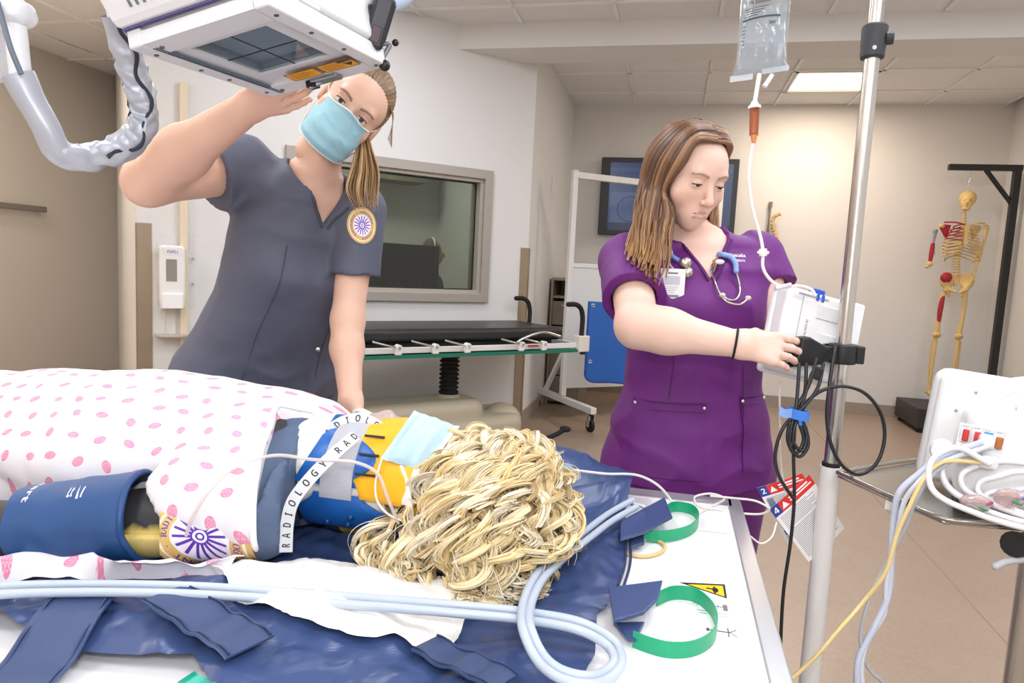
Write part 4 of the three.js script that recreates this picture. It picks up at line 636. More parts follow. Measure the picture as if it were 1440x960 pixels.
// gown
{
  const gownTex = painted(1024, 1024, (x, w, h) => {
    x.fillStyle = '#e7e4e7'; x.fillRect(0, 0, w, h); const r = rng(21);
    const dot = (cx, cy, a, s) => { x.save(); x.translate(cx, cy); x.rotate(a); x.fillStyle = '#e288a6'; x.beginPath(); x.ellipse(0, 0, 36 * s, 26 * s, 0, 0, 7); x.fill(); x.strokeStyle = '#f6c6d3'; x.lineWidth = 2.2; for (let k = 0; k < 9; k++) { x.beginPath(); x.ellipse((k % 3 - 1) * 16, (Math.floor(k / 3) - 1) * 13, 6, 5, 0, 0, 7); x.stroke(); } x.fillStyle = '#de7f9e'; for (let k = 0; k < 26; k++) { x.fillRect(-28 + r() * 56, -18 + r() * 36, 3, 3); } x.restore(); };
    const n = 7; for (let i = 0; i < n; i++) for (let j = 0; j < n; j++) for (const [ox, oy] of [[0, 0], [w, 0], [-w, 0], [0, h], [0, -h]]) dot((i + (j % 2 ? 0.5 : 0) + 0.22 * (hash3(i, j, 1) - 0.5)) * w / n + ox, (j + 0.5 + 0.2 * (hash3(i, j, 2) - 0.5)) * h / n + oy, hash3(i, j, 3) * 3.1, 0.86);
  }, true);
  gownTex.repeat.set(3.0, 3.0);
  const gm = mat(0xffffff, 0.8, { map: gownTex, side: THREE.DoubleSide, bumpMap: weaveBump, bumpScale: 0.00015 });
  const g0 = blend([cone(V3(-0.665, 0.895, -1.05), V3(-1.6, 0.885, -1.03), 0.118, 0.128), cone(V3(-0.63, 0.895, -0.94), V3(-0.63, 0.90, -1.15), 0.095, 0.09), ell(V3(-0.9, 0.90, -1.04), 0.3, 0.128, 0.19)], 0.07);
  const slv = cone(V3(-0.59, 0.888, -0.90), V3(-0.65, 0.882, -0.868), 0.094, 0.088);
  const GX = z => z > -1.0 ? -0.612 + (z + 1.0) * 0.43 : -0.612 - (z + 1.0) * 0.9;
  const wr = (x, y, z) => { const a = noise3(x * 5, y * 6, z * 6); return 0.009 * a + 0.011 * (1 - Math.abs(noise3(x * 10 + z * 8, y * 10 + a, z * 11))) + 0.0022 * noise3(x * 30, y * 30, z * 34); };
  const gf = (x, y, z) => {
    const hem = -((x + 0.70) * 0.62 + (y - 0.84) * 0.72) + 0.045; let d = smin(g0(x, y, z), Math.max(slv(x, y, z), hem), 0.02) + wr(x, y, z) - 0.002;
    d = smin(d, cone(V3(-0.78, 0.815, -0.93), V3(-1.6, 0.81, -0.93), 0.03, 0.05)(x, y, z), 0.06);
    const cutN = x - GX(z); d = Math.max(d, cutN);
    d = Math.max(d, TT + 0.008 - y);
    return d;
  };
  const geo = netMesh(gf, V3(-1.5, TT, -1.34), V3(-0.5, 1.08, -0.72), 0.0062); const ps = geo.attributes.position, uv = geo.attributes.uv; for (let i = 0; i < ps.count; i++) uv.setXY(i, ps.getX(i), -ps.getZ(i) + ps.getY(i) * 0.9);
  const gg = add(mq, 'gown', geo, gm);
  mq.userData.gown = undefined; delete mq.userData.gown;
  // neck binding
  const bpts = []; for (let i = 0; i <= 16; i++) { const a = lerp(-0.35, Math.PI * 0.8, i / 16); let r = 0.05; const cy = 0.885, cz = -1.02; for (let k = 0; k < 60; k++) { const y = cy + r * Math.sin(a), z = cz + r * Math.cos(a), x = GX(z) - 0.004; if (Math.min(smin(g0(x, y, z), slv(x, y, z), 0.03) + wr(x, y, z) - 0.002) > -0.001) break; r += 0.004; } const y = Math.max(TT + 0.012, cy + r * Math.sin(a)), z = cz + r * Math.cos(a); bpts.push(V3(GX(z) - 0.002, y, z)); }
  add(gg, 'neck_binding', tube(bpts, 0.0045, 80, 8), mat(0xf6f4f4, 0.75));
  // skirt of the gown lying beside the arm
  const low = grid(90, 22, (u, v) => {
    const a = on(lerp(-120, 345, u), pw([[0, 800], [0.27, 786], [0.42, 770], [0.5, 772], [0.62, 800], [0.8, 800], [1, 792]], u), 0.83), b = on(lerp(-120, 318, u), 826, 0.795);
    const p = a.lerp(b, v); p.y = lerp(0.83, 0.80, v) + 0.012 * Math.sin(v * 3.1) + 0.010 * (1 - Math.abs(noise3(p.x * 12, 4, p.z * 40))) + 0.004 * noise3(p.x * 40, 2, p.z * 60); return p;
  }, (u, v, p) => [p.x, -p.z * 1.3]);
  add(gg, 'gown_skirt', low, gm);
  add(gg, 'gown_tie', ribbon([on(300, 795, 0.83), on(318, 810, 0.82), on(325, 826, 0.81)], [V3(0.012, 0.002, 0.004)], 0.002, 12), mat(0xf4f2f0, 0.8));
}
// blood pressure cuff
{
  const a = V3(-0.725, 0.860, -0.832), b = V3(-0.875, 0.846, -0.785), d = b.clone().sub(a).normalize(), s = V3(0, 1, 0), e = s.clone().cross(d).normalize(), n = d.clone().cross(e).normalize();
  const t = thing('blood_pressure_cuff', 'navy blood pressure cuff wrapped around the mannequin upper arm', 'cuff', V3(-0.77, 0.80, -0.83));
  const cuffTex = painted(1024, 512, (x, w, h) => { x.fillStyle = '#1c4a80'; x.fillRect(0, 0, w, h); x.fillStyle = '#e9eef5'; x.save(); x.translate(905, 250); x.rotate(-Math.PI / 2); x.font = 'bold 74px sans-serif'; x.textAlign = 'center'; x.fillText('Heart', 0, 0); x.restore(); x.save(); x.translate(470, 165); x.rotate(Math.PI); x.font = 'bold 60px sans-serif'; x.textAlign = 'center'; x.fillText('Lt', -20, 10); x.beginPath(); x.moveTo(40, -40); x.lineTo(70, 20); x.lineTo(48, 20); x.fill(); x.fillRect(84, -30, 12, 46); x.restore(); });
  const rad = (u, ang) => 0.062 + 0.012 * (1 - u) * (0.5 + 0.5 * Math.sin(ang)) + 0.002 * noise3(u * 9, ang * 2, 1);
  const surf = (off) => grid(40, 64, (u, v) => { const ang = v * Math.PI * 2, r = rad(u, ang) + off; const p = a.clone().lerp(b, u).addScaledVector(e, -Math.cos(ang) * r).addScaledVector(n, Math.sin(ang) * r * 0.93); p.y = Math.max(p.y, TT + 0.016 + off); p.x += 0.05 * (ang > Math.PI ? 0 : 0) - (Math.sin(ang) < 0 ? 0.02 * Math.sin(ang) : 0); return p; }, (u, v) => [u, v * 2]);
  add(t, 'cuff_wrap', [surf(0), surf(-0.006)], phys(0xffffff, 0.4, { map: cuffTex, side: THREE.DoubleSide, bumpMap: weaveBump, bumpScale: 0.0002 }));
  add(t, 'cuff_seam', tube([0.02, 0.3, 0.6, 0.98].map(u => { const ang = 0.05 * Math.PI, r = rad(u, ang) + 0.002; return a.clone().lerp(b, u).addScaledVector(e, -Math.cos(ang) * r).addScaledVector(n, Math.sin(ang) * r); }), 0.003, 20, 6), mat(0x1a4478, 0.45));
  const rim = []; for (let i = 0; i <= 30; i++) { const ang = i / 30 * Math.PI * 2, r = rad(0, ang) - 0.003; const p = a.clone().addScaledVector(e, -Math.cos(ang) * r).addScaledVector(n, Math.sin(ang) * r * 0.93); p.y = Math.max(p.y, TT + 0.014); p.x -= Math.sin(ang) < 0 ? 0.02 * Math.sin(ang) : 0; rim.push(p); }
  add(t, 'cuff_rim', tube(rim, 0.005, 80, 8), mat(0x1a4478, 0.45));
  const hose = solo('cuff_hose', 'grey air hose running from the blood pressure cuff to the left', 'hose', capTube([at(42, 714, 0.99), at(20, 722, 0.985), at(-20, 745, 0.97), at(-60, 770, 0.96)], 0.006, 24, 10), mat(0x8b99a8, 0.4));
}

// ------------------------------------------------------------ neck collar, mask, lanyard, wig, tubing
// a thick curved plate around the x axis: angle range, x limits as functions of the angle parameter
function plate(cy, cz, r, a0, a1, x0, x1, th, nu = 10, nv = 30, bulge = 0) {
  const top = [], fx = (f, v) => typeof f === 'function' ? f(v) : f;
  const P = (u, v, o) => { const a = lerp(a0, a1, v), x = lerp(fx(x0, v), fx(x1, v), u), e = Math.min(u, 1 - u, v, 1 - v); const rr = (typeof r === 'function' ? r(x, a) : r) + o * (o > 0 ? sstep(-0.08, 0.06, e) : 1) + bulge * Math.sin(u * Math.PI); return V3(x, cy + rr * Math.sin(a), cz + rr * Math.cos(a)); };
  const g1 = grid(nu, nv, (u, v) => P(u, v, th)), g2 = grid(nu, nv, (u, v) => P(1 - u, v, 0));
  const rim = (f, n) => grid(n, 1, (u, v) => f(u, v ? th : 0));
  return [g1, g2, rim((u, o) => P(u, 0, o), nu), rim((u, o) => P(1 - u, 1, o), nu), rim((u, o) => P(0, 1 - u, o), nv), rim((u, o) => P(1, u, o), nv)];
}
{
  const cy = 0.885, cz = HZ, D = RAD;
  const t = thing('neck_collar', 'blue and white rigid neck collar with a yellow chin rest', 'collar', [-0.47, TT + 0.01, cz]);
  const blue = mat(0x1b5fae, 0.35, { side: THREE.DoubleSide }), foam = mat(0xeeece4, 0.75, { side: THREE.DoubleSide }), yel = mat(0xf5b41c, 0.4, { side: THREE.DoubleSide }), strapM = mat(0xd9dbe3, 0.8, { side: THREE.DoubleSide, bumpMap: weaveBump, bumpScale: 0.0004 });
  const rc = (x, a) => 0.082 + 0.012 * Math.sin(a) + 0.05 * clamp((x + 0.42) * 1.2, 0, 0.3);
  add(t, 'foam_lining', plate(cy, cz, (x, a) => rc(x, a) - 0.004, -45 * D, 150 * D, v => -0.572 + 0.02 * Math.sin(v * 9), -0.405, 0.008, 12, 50), foam);
  add(t, 'front_plate', plate(cy, cz, (x, a) => rc(x, a) + 0.005, 10 * D, 118 * D, v => -0.55 + 0.03 * Math.sin(v * 3.14) - 0.005, v => -0.43 - 0.04 * sstep(0.45, 0.9, v), 0.005, 12, 40), blue);
  add(t, 'side_plate', plate(cy, cz, (x, a) => rc(x, a) + 0.006, -52 * D, 2 * D, v => -0.55 + 0.03 * sstep(0.6, 1, v), v => -0.392 - 0.045 * sstep(0.55, 0.95, v), 0.005, 12, 24), blue);
  add(t, 'fastening_strap', plate(cy, cz, (x, a) => rc(x, a) + 0.011, -2 * D, 78 * D, v => -0.508 + 0.006 * v, v => -0.455 + 0.004 * v, 0.003, 6, 30), strapM);
  const chin = add(t, 'chin_rest', plate(cy, cz, (x, a) => 0.088 + 0.014 * Math.sin(a) + (x + 0.45) * 0.12, 0 * D, 92 * D, v => -0.462 + 0.02 * Math.cos(v * 6), v => -0.372 + 0.018 * Math.sin(v * 3.1), 0.006, 14, 40), yel);
  add(chin, 'chin_foam', plate(cy, cz, (x, a) => 0.096 + 0.014 * Math.sin(a), 2 * D, 88 * D, v => -0.374 + 0.018 * Math.sin(v * 3.1), v => -0.362 + 0.018 * Math.sin(v * 3.1), 0.006, 5, 40), foam);
  for (const k of [0, 1, 2]) add(chin, 'slot', plate(cy, cz, 0.1045 + 0.004 * k, (22 + 16 * k) * D, (24 + 16 * k) * D, -0.448, -0.415, 0.003, 5, 2), mat(0x2a2418, 0.6));
  add(chin, 'dial', plate(cy, cz, (x, a) => rc(x, a) + 0.014, 18 * D, 52 * D, v => -0.452, v => -0.452 + 0.034 * Math.sin(v * 3.14159), 0.004, 8, 20), blue);
  for (const [x, a] of [[-0.507, 82], [-0.505, -35], [-0.47, -36], [-0.43, -35], [-0.46, -22]]) { const r = rc(x, a * D) + 0.012; add(t, 'rivet', ball(V3(x, cy + r * Math.sin(a * D), cz + r * Math.cos(a * D)), 0.0052), mat(0x11407c, 0.3)); }
  add(t, 'hook_tab', ribbon([V3(-0.50, cy + 0.112, cz - 0.005), V3(-0.485, cy + 0.118, cz + 0.004), V3(-0.462, cy + 0.114, cz + 0.014)], [V3(0.002, 0.002, 0.01)], 0.005, 12), foam);
  // things by the far side of the collar
  const bg = solo('tubing_pouch', 'clear crumpled pouch of tubing beside the neck collar', 'pouch', netMesh((x, y, z) => ell(V3(-0.475, 0.965, -1.12), 0.036, 0.022, 0.026)(x, y, z) + 0.004 * noise3(x * 90, y * 90, z * 90), V3(-0.53, 0.92, -1.2), V3(-0.38, 1.03, -1.07), 0.004), phys(0xf0dfd8, 0.2, { transmission: 0.6, thickness: 0, ior: 1.3 }));
}
{ // loose surgical mask lying over the face
  const t = thing('surgical_mask', 'light blue pleated surgical mask lying on the mannequin face', 'mask', [HX, 1.0, HZ]);
  const c = [at(583, 583, 1.115), at(646, 606, 1.105), at(598, 669, 1.045), at(537, 655, 1.06)];
  const nrm = c[1].clone().sub(c[0]).cross(c[3].clone().sub(c[0])).normalize(); if (nrm.y < 0) nrm.negate();
  const S = (u, v) => { const a = c[0].clone().lerp(c[1], u), b = c[3].clone().lerp(c[2], u), p = a.lerp(b, v); const pl = Math.abs(((u * 4) % 1) - 0.5); return p.addScaledVector(nrm, 0.012 + 0.032 * Math.sin(u * 3.14) * Math.sin(clamp(v * 1.0) * 3.14) ** 0.6 + 0.006 * pl + 0.012 * v * (1 - u)); };
  const mm = mat(0xbcdcec, 0.85, { side: THREE.DoubleSide, bumpMap: speckBump, bumpScale: 0.0004 });
  add(t, 'mask_cloth', grid(40, 30, S), mm);
  add(t, 'white_edge', [grid(8, 30, (u, v) => S(lerp(0.92, 1.0, u), v).addScaledVector(nrm, 0.0012))], mat(0xf4f4f2, 0.85, { side: THREE.DoubleSide }));
  add(t, 'ear_loop', tube([S(0.98, 0.98), at(600, 700, 1.05), at(592, 724, 1.05), at(580, 738, 1.04), at(575, 742, 1.04)], 0.0016, 40, 6), mat(0xf2f0ea, 0.8));
  add(t, 'ear_loop', tube([S(0.02, 0.98), at(528, 680, 1.04), at(531, 705, 1.03), at(545, 722, 1.025), at(565, 732, 1.03)], 0.0016, 40, 6), mat(0xf2f0ea, 0.8));
  add(t, 'strap', ribbon([at(556, 642, 1.05), at(566, 665, 1.035), at(574, 700, 1.03), at(577, 728, 1.035)], [V3(0.006, 0.001, 0.002)], 0.0015, 20), mat(0xf3eee6, 0.8));
}
{ // printed lanyard
  const lt = painted(1024, 96, (x, w, h) => { x.fillStyle = '#cdd0d4'; x.fillRect(0, 0, w, h); x.fillStyle = '#1f2226'; x.font = 'bold 78px sans-serif'; const s = 'RADIOLOGY'; for (let i = 0; i < 9; i++) { x.save(); x.translate(70 + i * 106, 48); x.textAlign = 'center'; x.fillText(s[i], 0, 28); x.restore(); } }, true);
  lt.repeat.set(1 / 0.165, 1); lt.center.set(0, 0);
  const lm = phys(0xffffff, 0.45, { map: lt, side: THREE.DoubleSide });
  const pts = [[402, 776, 1.0], [404, 735, 0.985], [412, 705, 0.98], [440, 668, 0.985], [470, 638, 1.0], [500, 612, 1.03]].map(p => at(...p));
  const w = 0.0092, sid = pts.map((p, i) => { const a = pts[Math.max(0, i - 1)], b = pts[Math.min(pts.length - 1, i + 1)], tg = b.clone().sub(a).normalize(), vw = camera.position.clone().sub(p).normalize().lerp(up, 0.35); return vw.cross(tg).normalize().multiplyScalar(w); });
  const p2 = [[470, 628, 1.10], [462, 608, 1.11], [480, 594, 1.115], [505, 588, 1.12], [530, 598, 1.11], [548, 618, 1.10]].map(p => at(...p));
  const sd2 = p2.map((p, i) => { const a = p2[Math.max(0, i - 1)], b = p2[Math.min(p2.length - 1, i + 1)], tg = b.clone().sub(a).normalize(), vw = camera.position.clone().sub(p).normalize().lerp(up, 0.1); return vw.cross(tg).normalize().multiplyScalar(w); });
  const t = thing('lanyard', 'grey lanyard printed in black letters draped over the neck collar', 'lanyard', [-0.5, 0.85, -0.98]);
  add(t, 'band', ribbon(pts, sid, 0.0012, 60), lm); add(t, 'band', ribbon(p2, sd2, 0.0012, 60), lm);
}
{ // wig: soft mass with many curled locks
  const t = thing('blonde_wig', 'curly pale blonde wig on the mannequin head', 'wig', [-0.3, TT + 0.01, -1.04]);
  const mass = blend([ell(V3(-0.262, 0.876, -1.045), 0.10, 0.104, 0.122), ell(V3(-0.30, 0.83, -0.955), 0.11, 0.045, 0.06), ell(V3(-0.235, 0.85, -1.02), 0.075, 0.075, 0.13)], 0.05);
  const mf = (x, y, z) => Math.max(mass(x, y, z) + 0.012 + 0.006 * noise3(x * 40, y * 40, z * 40), TT + 0.006 - y, -(x + 0.385) - (y - 0.9) * 0.3 - 0.0);
  add(t, 'wig_base', netMesh(mf, V3(-0.46, TT, -1.25), V3(-0.12, 1.02, -0.86), 0.007), mat(0xeed6a0, 0.7));
  const r = rng(77), cols = [0xfae8bc, 0xf4dda6, 0xfcf1d4, 0xeed092, 0xf8e3b0, 0xfdf6e2].map(lin), parts = [];
  const grad = (p) => { const e = 0.003, d = mass(p.x, p.y, p.z); return V3(mass(p.x + e, p.y, p.z) - d, mass(p.x, p.y + e, p.z) - d, mass(p.x, p.y, p.z + e) - d).normalize(); };
  let n = 0, guard = 0;
  // ringlets: a centre path with one curl, drawn as a bunch of fine strands
  while (n < 270 && guard++ < 4000) {
    const a = r() * 6.283, h = r() * 2 - 1, q = Math.sqrt(1 - h * h);
    const p = n < 80 ? V3(-0.25 + 0.10 * (r() - 0.5) * 2, 1.02, -1.05 + 0.13 * (r() - 0.5) * 2) : V3(-0.27 + 0.15 * q * Math.cos(a), 0.88 + 0.12 * h, -1.03 + 0.19 * q * Math.sin(a));
    for (let k = 0; k < 12; k++) p.addScaledVector(grad(p), -mass(p.x, p.y, p.z) * 0.8);
    if (p.y < TT + 0.012 || p.x < -0.375 + (p.y < 0.87 ? -0.05 : 0) || (p.x < -0.315 && p.y > 0.915 && p.z > -1.14)) continue;
    const out = V3(p.x + 0.29, 0, p.z + 1.06).normalize(), dir = V3(out.x * 0.7 + (r() - 0.5) * 0.9, -0.7 + (r() - 0.5) * 0.5, out.z * 0.7 + 0.35 + (r() - 0.5) * 0.9).normalize(), L = 0.07 + r() * 0.08, R = 0.011 + r() * 0.015, turns = 1.2 + r() * 1.3, ph = r() * 6.28, N = 24; let c = p.clone(); const fr = []; 
    for (let k = 0; k <= N; k++) { const g = grad(c), tn = dir.clone().addScaledVector(g, -dir.dot(g)).normalize(); fr.push([c.clone(), g, g.clone().cross(tn)]); c.addScaledVector(tn, L / N); c.addScaledVector(grad(c), -mass(c.x, c.y, c.z) * 0.5); }
    const base = cols[Math.floor(r() * cols.length)];
    for (let m = 0; m < 12; m++) {
      const fine = m > 6, da = (r() - 0.5) * (fine ? 1.0 : 0.5), dr = 0.8 + r() * 0.4, col = mix3(base, cols[Math.floor(r() * cols.length)], 0.35), oo = (r() - 0.5) * 0.016, w0 = fine ? 0.0007 : 0.0019 + r() * 0.0017, on0 = 0.002 + r() * 0.004 + (fine ? 0.002 : 0);
      const pts = fr.map(([q0, g, bn], k) => { const an = ph + da + k / N * turns * 6.283, rr = R * dr * (0.25 + 0.95 * k / N), w = q0.clone().addScaledVector(g, on0 + rr * 0.6 + rr * 0.75 * Math.sin(an)).addScaledVector(bn, rr * Math.cos(an) + oo * (0.4 + 0.6 * k / N)); w.y = Math.max(w.y, TT + 0.012 + 0.003 * Math.sin(an)); return w; });
      parts.push(taper(pts, k => w0 * (0.35 + 0.75 * Math.sin(Math.min(1, k * 1.05 + 0.06) * 3.0)), 26, fine ? 3 : 6, () => col, fine ? 1 : 0.3));
    }
    n++;
  }
  // flyaway strands
  for (let i = 0; i < 120; i++) { const a = r() * 6.283, p = V3(-0.26 + 0.12 * Math.cos(a), 0.83 + r() * 0.1, -1.03 + 0.16 * Math.sin(a)); for (let k = 0; k < 10; k++) p.addScaledVector(grad(p), -mass(p.x, p.y, p.z) * 0.8); if (p.x < -0.39) continue; const g = grad(p), e = V3(r() - 0.5, -0.4 - r() * 0.5, r() - 0.3).normalize(); const q1 = p.clone().addScaledVector(g, 0.014).addScaledVector(e, 0.02), q2 = q1.clone().addScaledVector(g, 0.006 * r()).addScaledVector(e, 0.03), q3 = q2.clone().addScaledVector(e, 0.02).addScaledVector(g, -0.01); for (const q of [q1, q2, q3]) q.y = Math.max(q.y, TT + 0.012); parts.push(taper([p, q1, q2, q3], [0.0008, 0.0004], 16, 4, () => cols[2])); }
  const grain = tex(128, 8, (x, y) => 0.93 + 0.07 * hash3(x >> 1, 3, 1), true);
  add(t, 'curls', parts, mat(0xffffff, 0.27, { map: grain, vertexColors: true }));
}
{ // grey double air hose looping over the table
  const hm = mat(0xb4bfcd, 0.38);
  const base = [[-90, 838], [0, 830], [120, 827], [250, 829], [380, 836], [500, 845], [640, 856], [740, 866], [820, 882], [858, 904], [869, 930], [852, 950], [820, 956], [785, 946], [758, 922], [742, 888], [740, 855], [756, 815], [790, 780], [825, 752], [860, 726], [892, 708]];
  const t = thing('air_hose', 'twin light grey air hose looping across the front of the navy sheet', 'hose', [-0.4, TT, -0.75]);
  const ang = base.map((b, i) => { const a = base[Math.max(0, i - 1)], c = base[Math.min(base.length - 1, i + 1)]; return Math.atan2(c[1] - a[1], c[0] - a[0]); });
  const hy = i => TT + (i < 7 ? 0.05 : i < 9 ? 0.042 : i < 12 ? 0.026 : i < 15 ? 0.036 : i < 18 ? 0.052 : 0.04);
  for (const k of [-1, 1]) { const pts = base.map(([u, v], i) => on(u - Math.sin(ang[i]) * 5.6 * k, v + Math.cos(ang[i]) * 5.6 * k, hy(i))); add(t, 'hose_line', capTube(pts, 0.0056, 260, 12), hm); }
}
const clearTube = phys(0xf3ece8, 0.2, { transmission: 0.55, thickness: 0, ior: 1.35 }), whiteTube = mat(0xe9e4df, 0.4);
{
  solo('oxygen_tubing', 'clear thin tubing curving over the pink dotted gown to the collar', 'tubing', capTube([at(262, 752, 0.93), at(270, 728, 0.925), at(290, 695, 0.925), at(318, 665, 0.94), at(350, 648, 0.96), at(390, 640, 0.985), at(440, 646, 0.99), at(500, 650, 1.0), at(530, 665, 1.01), at(545, 700, 1.02), at(560, 735, 1.03)], 0.0026, 120, 8), clearTube);
  const cn = thing('blue_connector', 'light blue plastic connector on a white line beside the wig', 'connector', at(785, 658, 1.24));
  add(cn, 'barrel', cyl(at(768, 655, 1.225), at(795, 660, 1.24), 0.005, 0.006), mat(0x6fb4e6, 0.35)); add(cn, 'collar_ring', cyl(at(795, 656, 1.24), at(800, 661, 1.242), 0.0085, 0.0085), mat(0x6fb4e6, 0.35));
  solo('white_line', 'thin white line from the blue connector over the navy sheet', 'tubing', capTube([at(800, 660, 1.242), at(850, 666, 1.32), at(900, 669, 1.39), at(925, 682, 1.40), at(940, 698, 1.405), on(948, 712, TT + 0.004)], 0.0026, 60, 8), whiteTube);
  solo('grey_lead', 'pale grey lead lying on the navy sheet beside the wig', 'cable', capTube([on(772, 714, TT + 0.06), on(800, 708, TT + 0.05), on(840, 704, TT + 0.03), on(875, 706, TT + 0.03), on(905, 712, TT + 0.04)], 0.0035, 50, 8), mat(0xc6cacd, 0.4));
  solo('rubber_ring', 'tan rubber band lying on the white table by the upper green handle', 'rubber band', tube([[878, 778], [905, 782], [930, 776], [934, 766], [918, 758], [890, 762]].map(([u, v]) => on(u, v, TT + 0.004)), 0.0032, 60, 8), mat(0xd8b77a, 0.55));
  solo('coiled_line', 'thin pale line looping off the far right table corner', 'tubing', capTube([on(980, 722, TT + 0.003), on(1000, 712, TT + 0.003), on(1018, 700, TT + 0.004), on(1000, 694, TT + 0.012), on(978, 698, TT + 0.005), on(985, 712, TT + 0.003), on(1012, 716, TT + 0.003), at(1048, 722, 1.42), at(1072, 722, 1.41), at(1082, 716, 1.40), at(1065, 705, 1.405), at(1030, 700, 1.43), on(1000, 697, TT + 0.012)], 0.0024, 140, 8), whiteTube);
  solo('thin_line', 'hair thin pale line across the white table top to its right edge', 'tubing', capTube([on(985, 745, TT + 0.002), on(1020, 748, TT + 0.002), at(1052, 752, 1.33), at(1070, 764, 1.33), at(1085, 755, 1.34), at(1092, 735, 1.36)], 0.0018, 60, 6), whiteTube);
  solo('mask_string', 'short white string on the navy sheet below the wig', 'string', [capTube([on(660, 838, TT + 0.02), on(668, 828, TT + 0.024), on(676, 818, TT + 0.026)], 0.0016, 14, 6), capTube([on(664, 843, TT + 0.02), on(650, 845, TT + 0.024), on(640, 835, TT + 0.026)], 0.0016, 14, 6)].flat(), whiteTube);
}

// ------------------------------------------------------------ x-ray tube head over the table
{
  const A = at(202, 70, 1.001), B = at(380, 141, 1.3), C0 = at(531, 94, 1.1926);
  const e0 = C0.clone().sub(B), g0 = B.clone().sub(A), W = e0.length(), D = g0.length(); e0.normalize(); g0.normalize();
  const kk = e0.dot(g0) / 2, ex = e0.clone().addScaledVector(g0, -kk).normalize(), ez = g0.clone().addScaledVector(e0, -kk); ez.addScaledVector(ex, -ez.dot(ex)).normalize(); const ey = ez.clone().cross(ex).normalize();    // ex to the right, ez away from the camera
  if (ey.y < 0) ey.negate();
  const o = A.clone().add(C0).multiplyScalar(0.5).addScaledVector(ex, -W / 2).addScaledVector(ez, -D / 2);
  const Q = (x, y, z) => o.clone().addScaledVector(ex, x * W).addScaledVector(ey, y).addScaledVector(ez, z * D);
  const M = (x, y, z) => frameM(Q(x, y, z), ex, ey, ez), bxx = (x0, x1, y0, y1, z0, z1, bev = 0) => obox(Q((x0 + x1) / 2, (y0 + y1) / 2, (z0 + z1) / 2), ex, ey, ez, (x1 - x0) * W, y1 - y0, (z1 - z0) * D, bev);
  const shellM = mat(0xeceef0, 0.35), greyM = mat(0xc3c8cd, 0.38, { metalness: 0.2 }), t = thing('xray_unit', 'white x-ray tube head with a glass light window held up by the grey scrub wearer', 'x-ray unit', Q(0.5, 0, 0.5));
  const fr = add(t, 'bottom_frame', [bxx(0, 0.1, 0, 0.026, 0, 1, 0.003), bxx(0.9, 1.0, 0, 0.03, 0, 1, 0.003), bxx(0.1, 0.9, 0.001, 0.02, 0, 0.14), bxx(0.1, 0.9, 0.001, 0.02, 0.86, 1)], mat(0xdfe2e5, 0.35));
  add(t, 'face_plate', [bxx(0.1, 0.22, 0.006, 0.014, 0.14, 0.86), bxx(0.78, 0.9, 0.006, 0.014, 0.14, 0.86), bxx(0.22, 0.78, 0.006, 0.014, 0.14, 0.2), bxx(0.22, 0.78, 0.006, 0.014, 0.7, 0.86)], mat(0xd4d7da, 0.4));
  add(t, 'light_window', bxx(0.22, 0.78, 0.010, 0.014, 0.2, 0.7), phys(0xdfe6ea, 0.03, { transmission: 1, thickness: 0, ior: 1.5 }));
  add(t, 'window_reveal', [bxx(0.2, 0.22, 0.014, 0.06, 0.18, 0.72), bxx(0.78, 0.8, 0.014, 0.06, 0.18, 0.72), bxx(0.22, 0.78, 0.014, 0.06, 0.18, 0.2), bxx(0.22, 0.78, 0.014, 0.06, 0.7, 0.72)], mat(0xb9bec4, 0.3, { metalness: 0.4 }));
  add(t, 'mirror', bxx(0.2, 0.8, 0.058, 0.062, 0.18, 0.72), mat(0x2c3036, 0.06, { metalness: 0.7 }));
  add(t, 'shutter', [bxx(0.22, 0.36, 0.03, 0.034, 0.2, 0.7), bxx(0.36, 0.78, 0.034, 0.038, 0.2, 0.32)], mat(0xaab0b6, 0.35, { metalness: 0.5 }));
  add(t, 'cross_line', [bxx(0.497, 0.503, 0.0088, 0.0098, 0.2, 0.7), bxx(0.22, 0.78, 0.0088, 0.0098, 0.447, 0.453)], black);
  add(t, 'groove', [bxx(0.105, 0.113, 0.0, 0.004, 0.06, 0.97), bxx(0.125, 0.133, 0.0, 0.004, 0.06, 0.97)], mat(0x5c6b7a, 0.5));
  for (const [x, z] of [[0.05, 0.12], [0.05, 0.4], [0.05, 0.6], [0.05, 0.9], [0.95, 0.1], [0.95, 0.35], [0.95, 0.62], [0.95, 0.93], [0.16, 0.07], [0.16, 0.93]]) add(t, 'screw', cyl(Q(x, -0.0012, z), Q(x, 0.003, z), 0.0035), mat(0x6d7378, 0.35, { metalness: 0.7 }));
  const lab = (big) => painted(256, 128, (x, w, h) => { x.fillStyle = '#1a1a18'; x.fillRect(0, 0, w, h); x.fillStyle = '#f4a91b'; x.fillRect(7, 7, w - 14, h - 14); x.fillStyle = '#2a2418'; for (let i = 0; i < 6; i++) x.fillRect(26, 24 + i * 15, 120 + (i * 53) % 80, 4); if (big) { x.beginPath(); x.moveTo(205, 20); x.lineTo(240, 76); x.lineTo(170, 76); x.fill(); x.fillRect(150, 92, 96, 26); } });
  const lp = (x0, x1, z0, z1, b) => add(t, 'warning_label', xf(new THREE.PlaneGeometry((x1 - x0) * W, (z1 - z0) * D).rotateX(Math.PI / 2), M((x0 + x1) / 2, -0.0008 + 0.001, (z0 + z1) / 2)).translate(0, -0.001, 0), mat(0xffffff, 0.45, { map: lab(b), side: THREE.DoubleSide }));
  lp(0.36, 0.60, 0.735, 0.855, false); lp(0.62, 0.89, 0.735, 0.855, true);
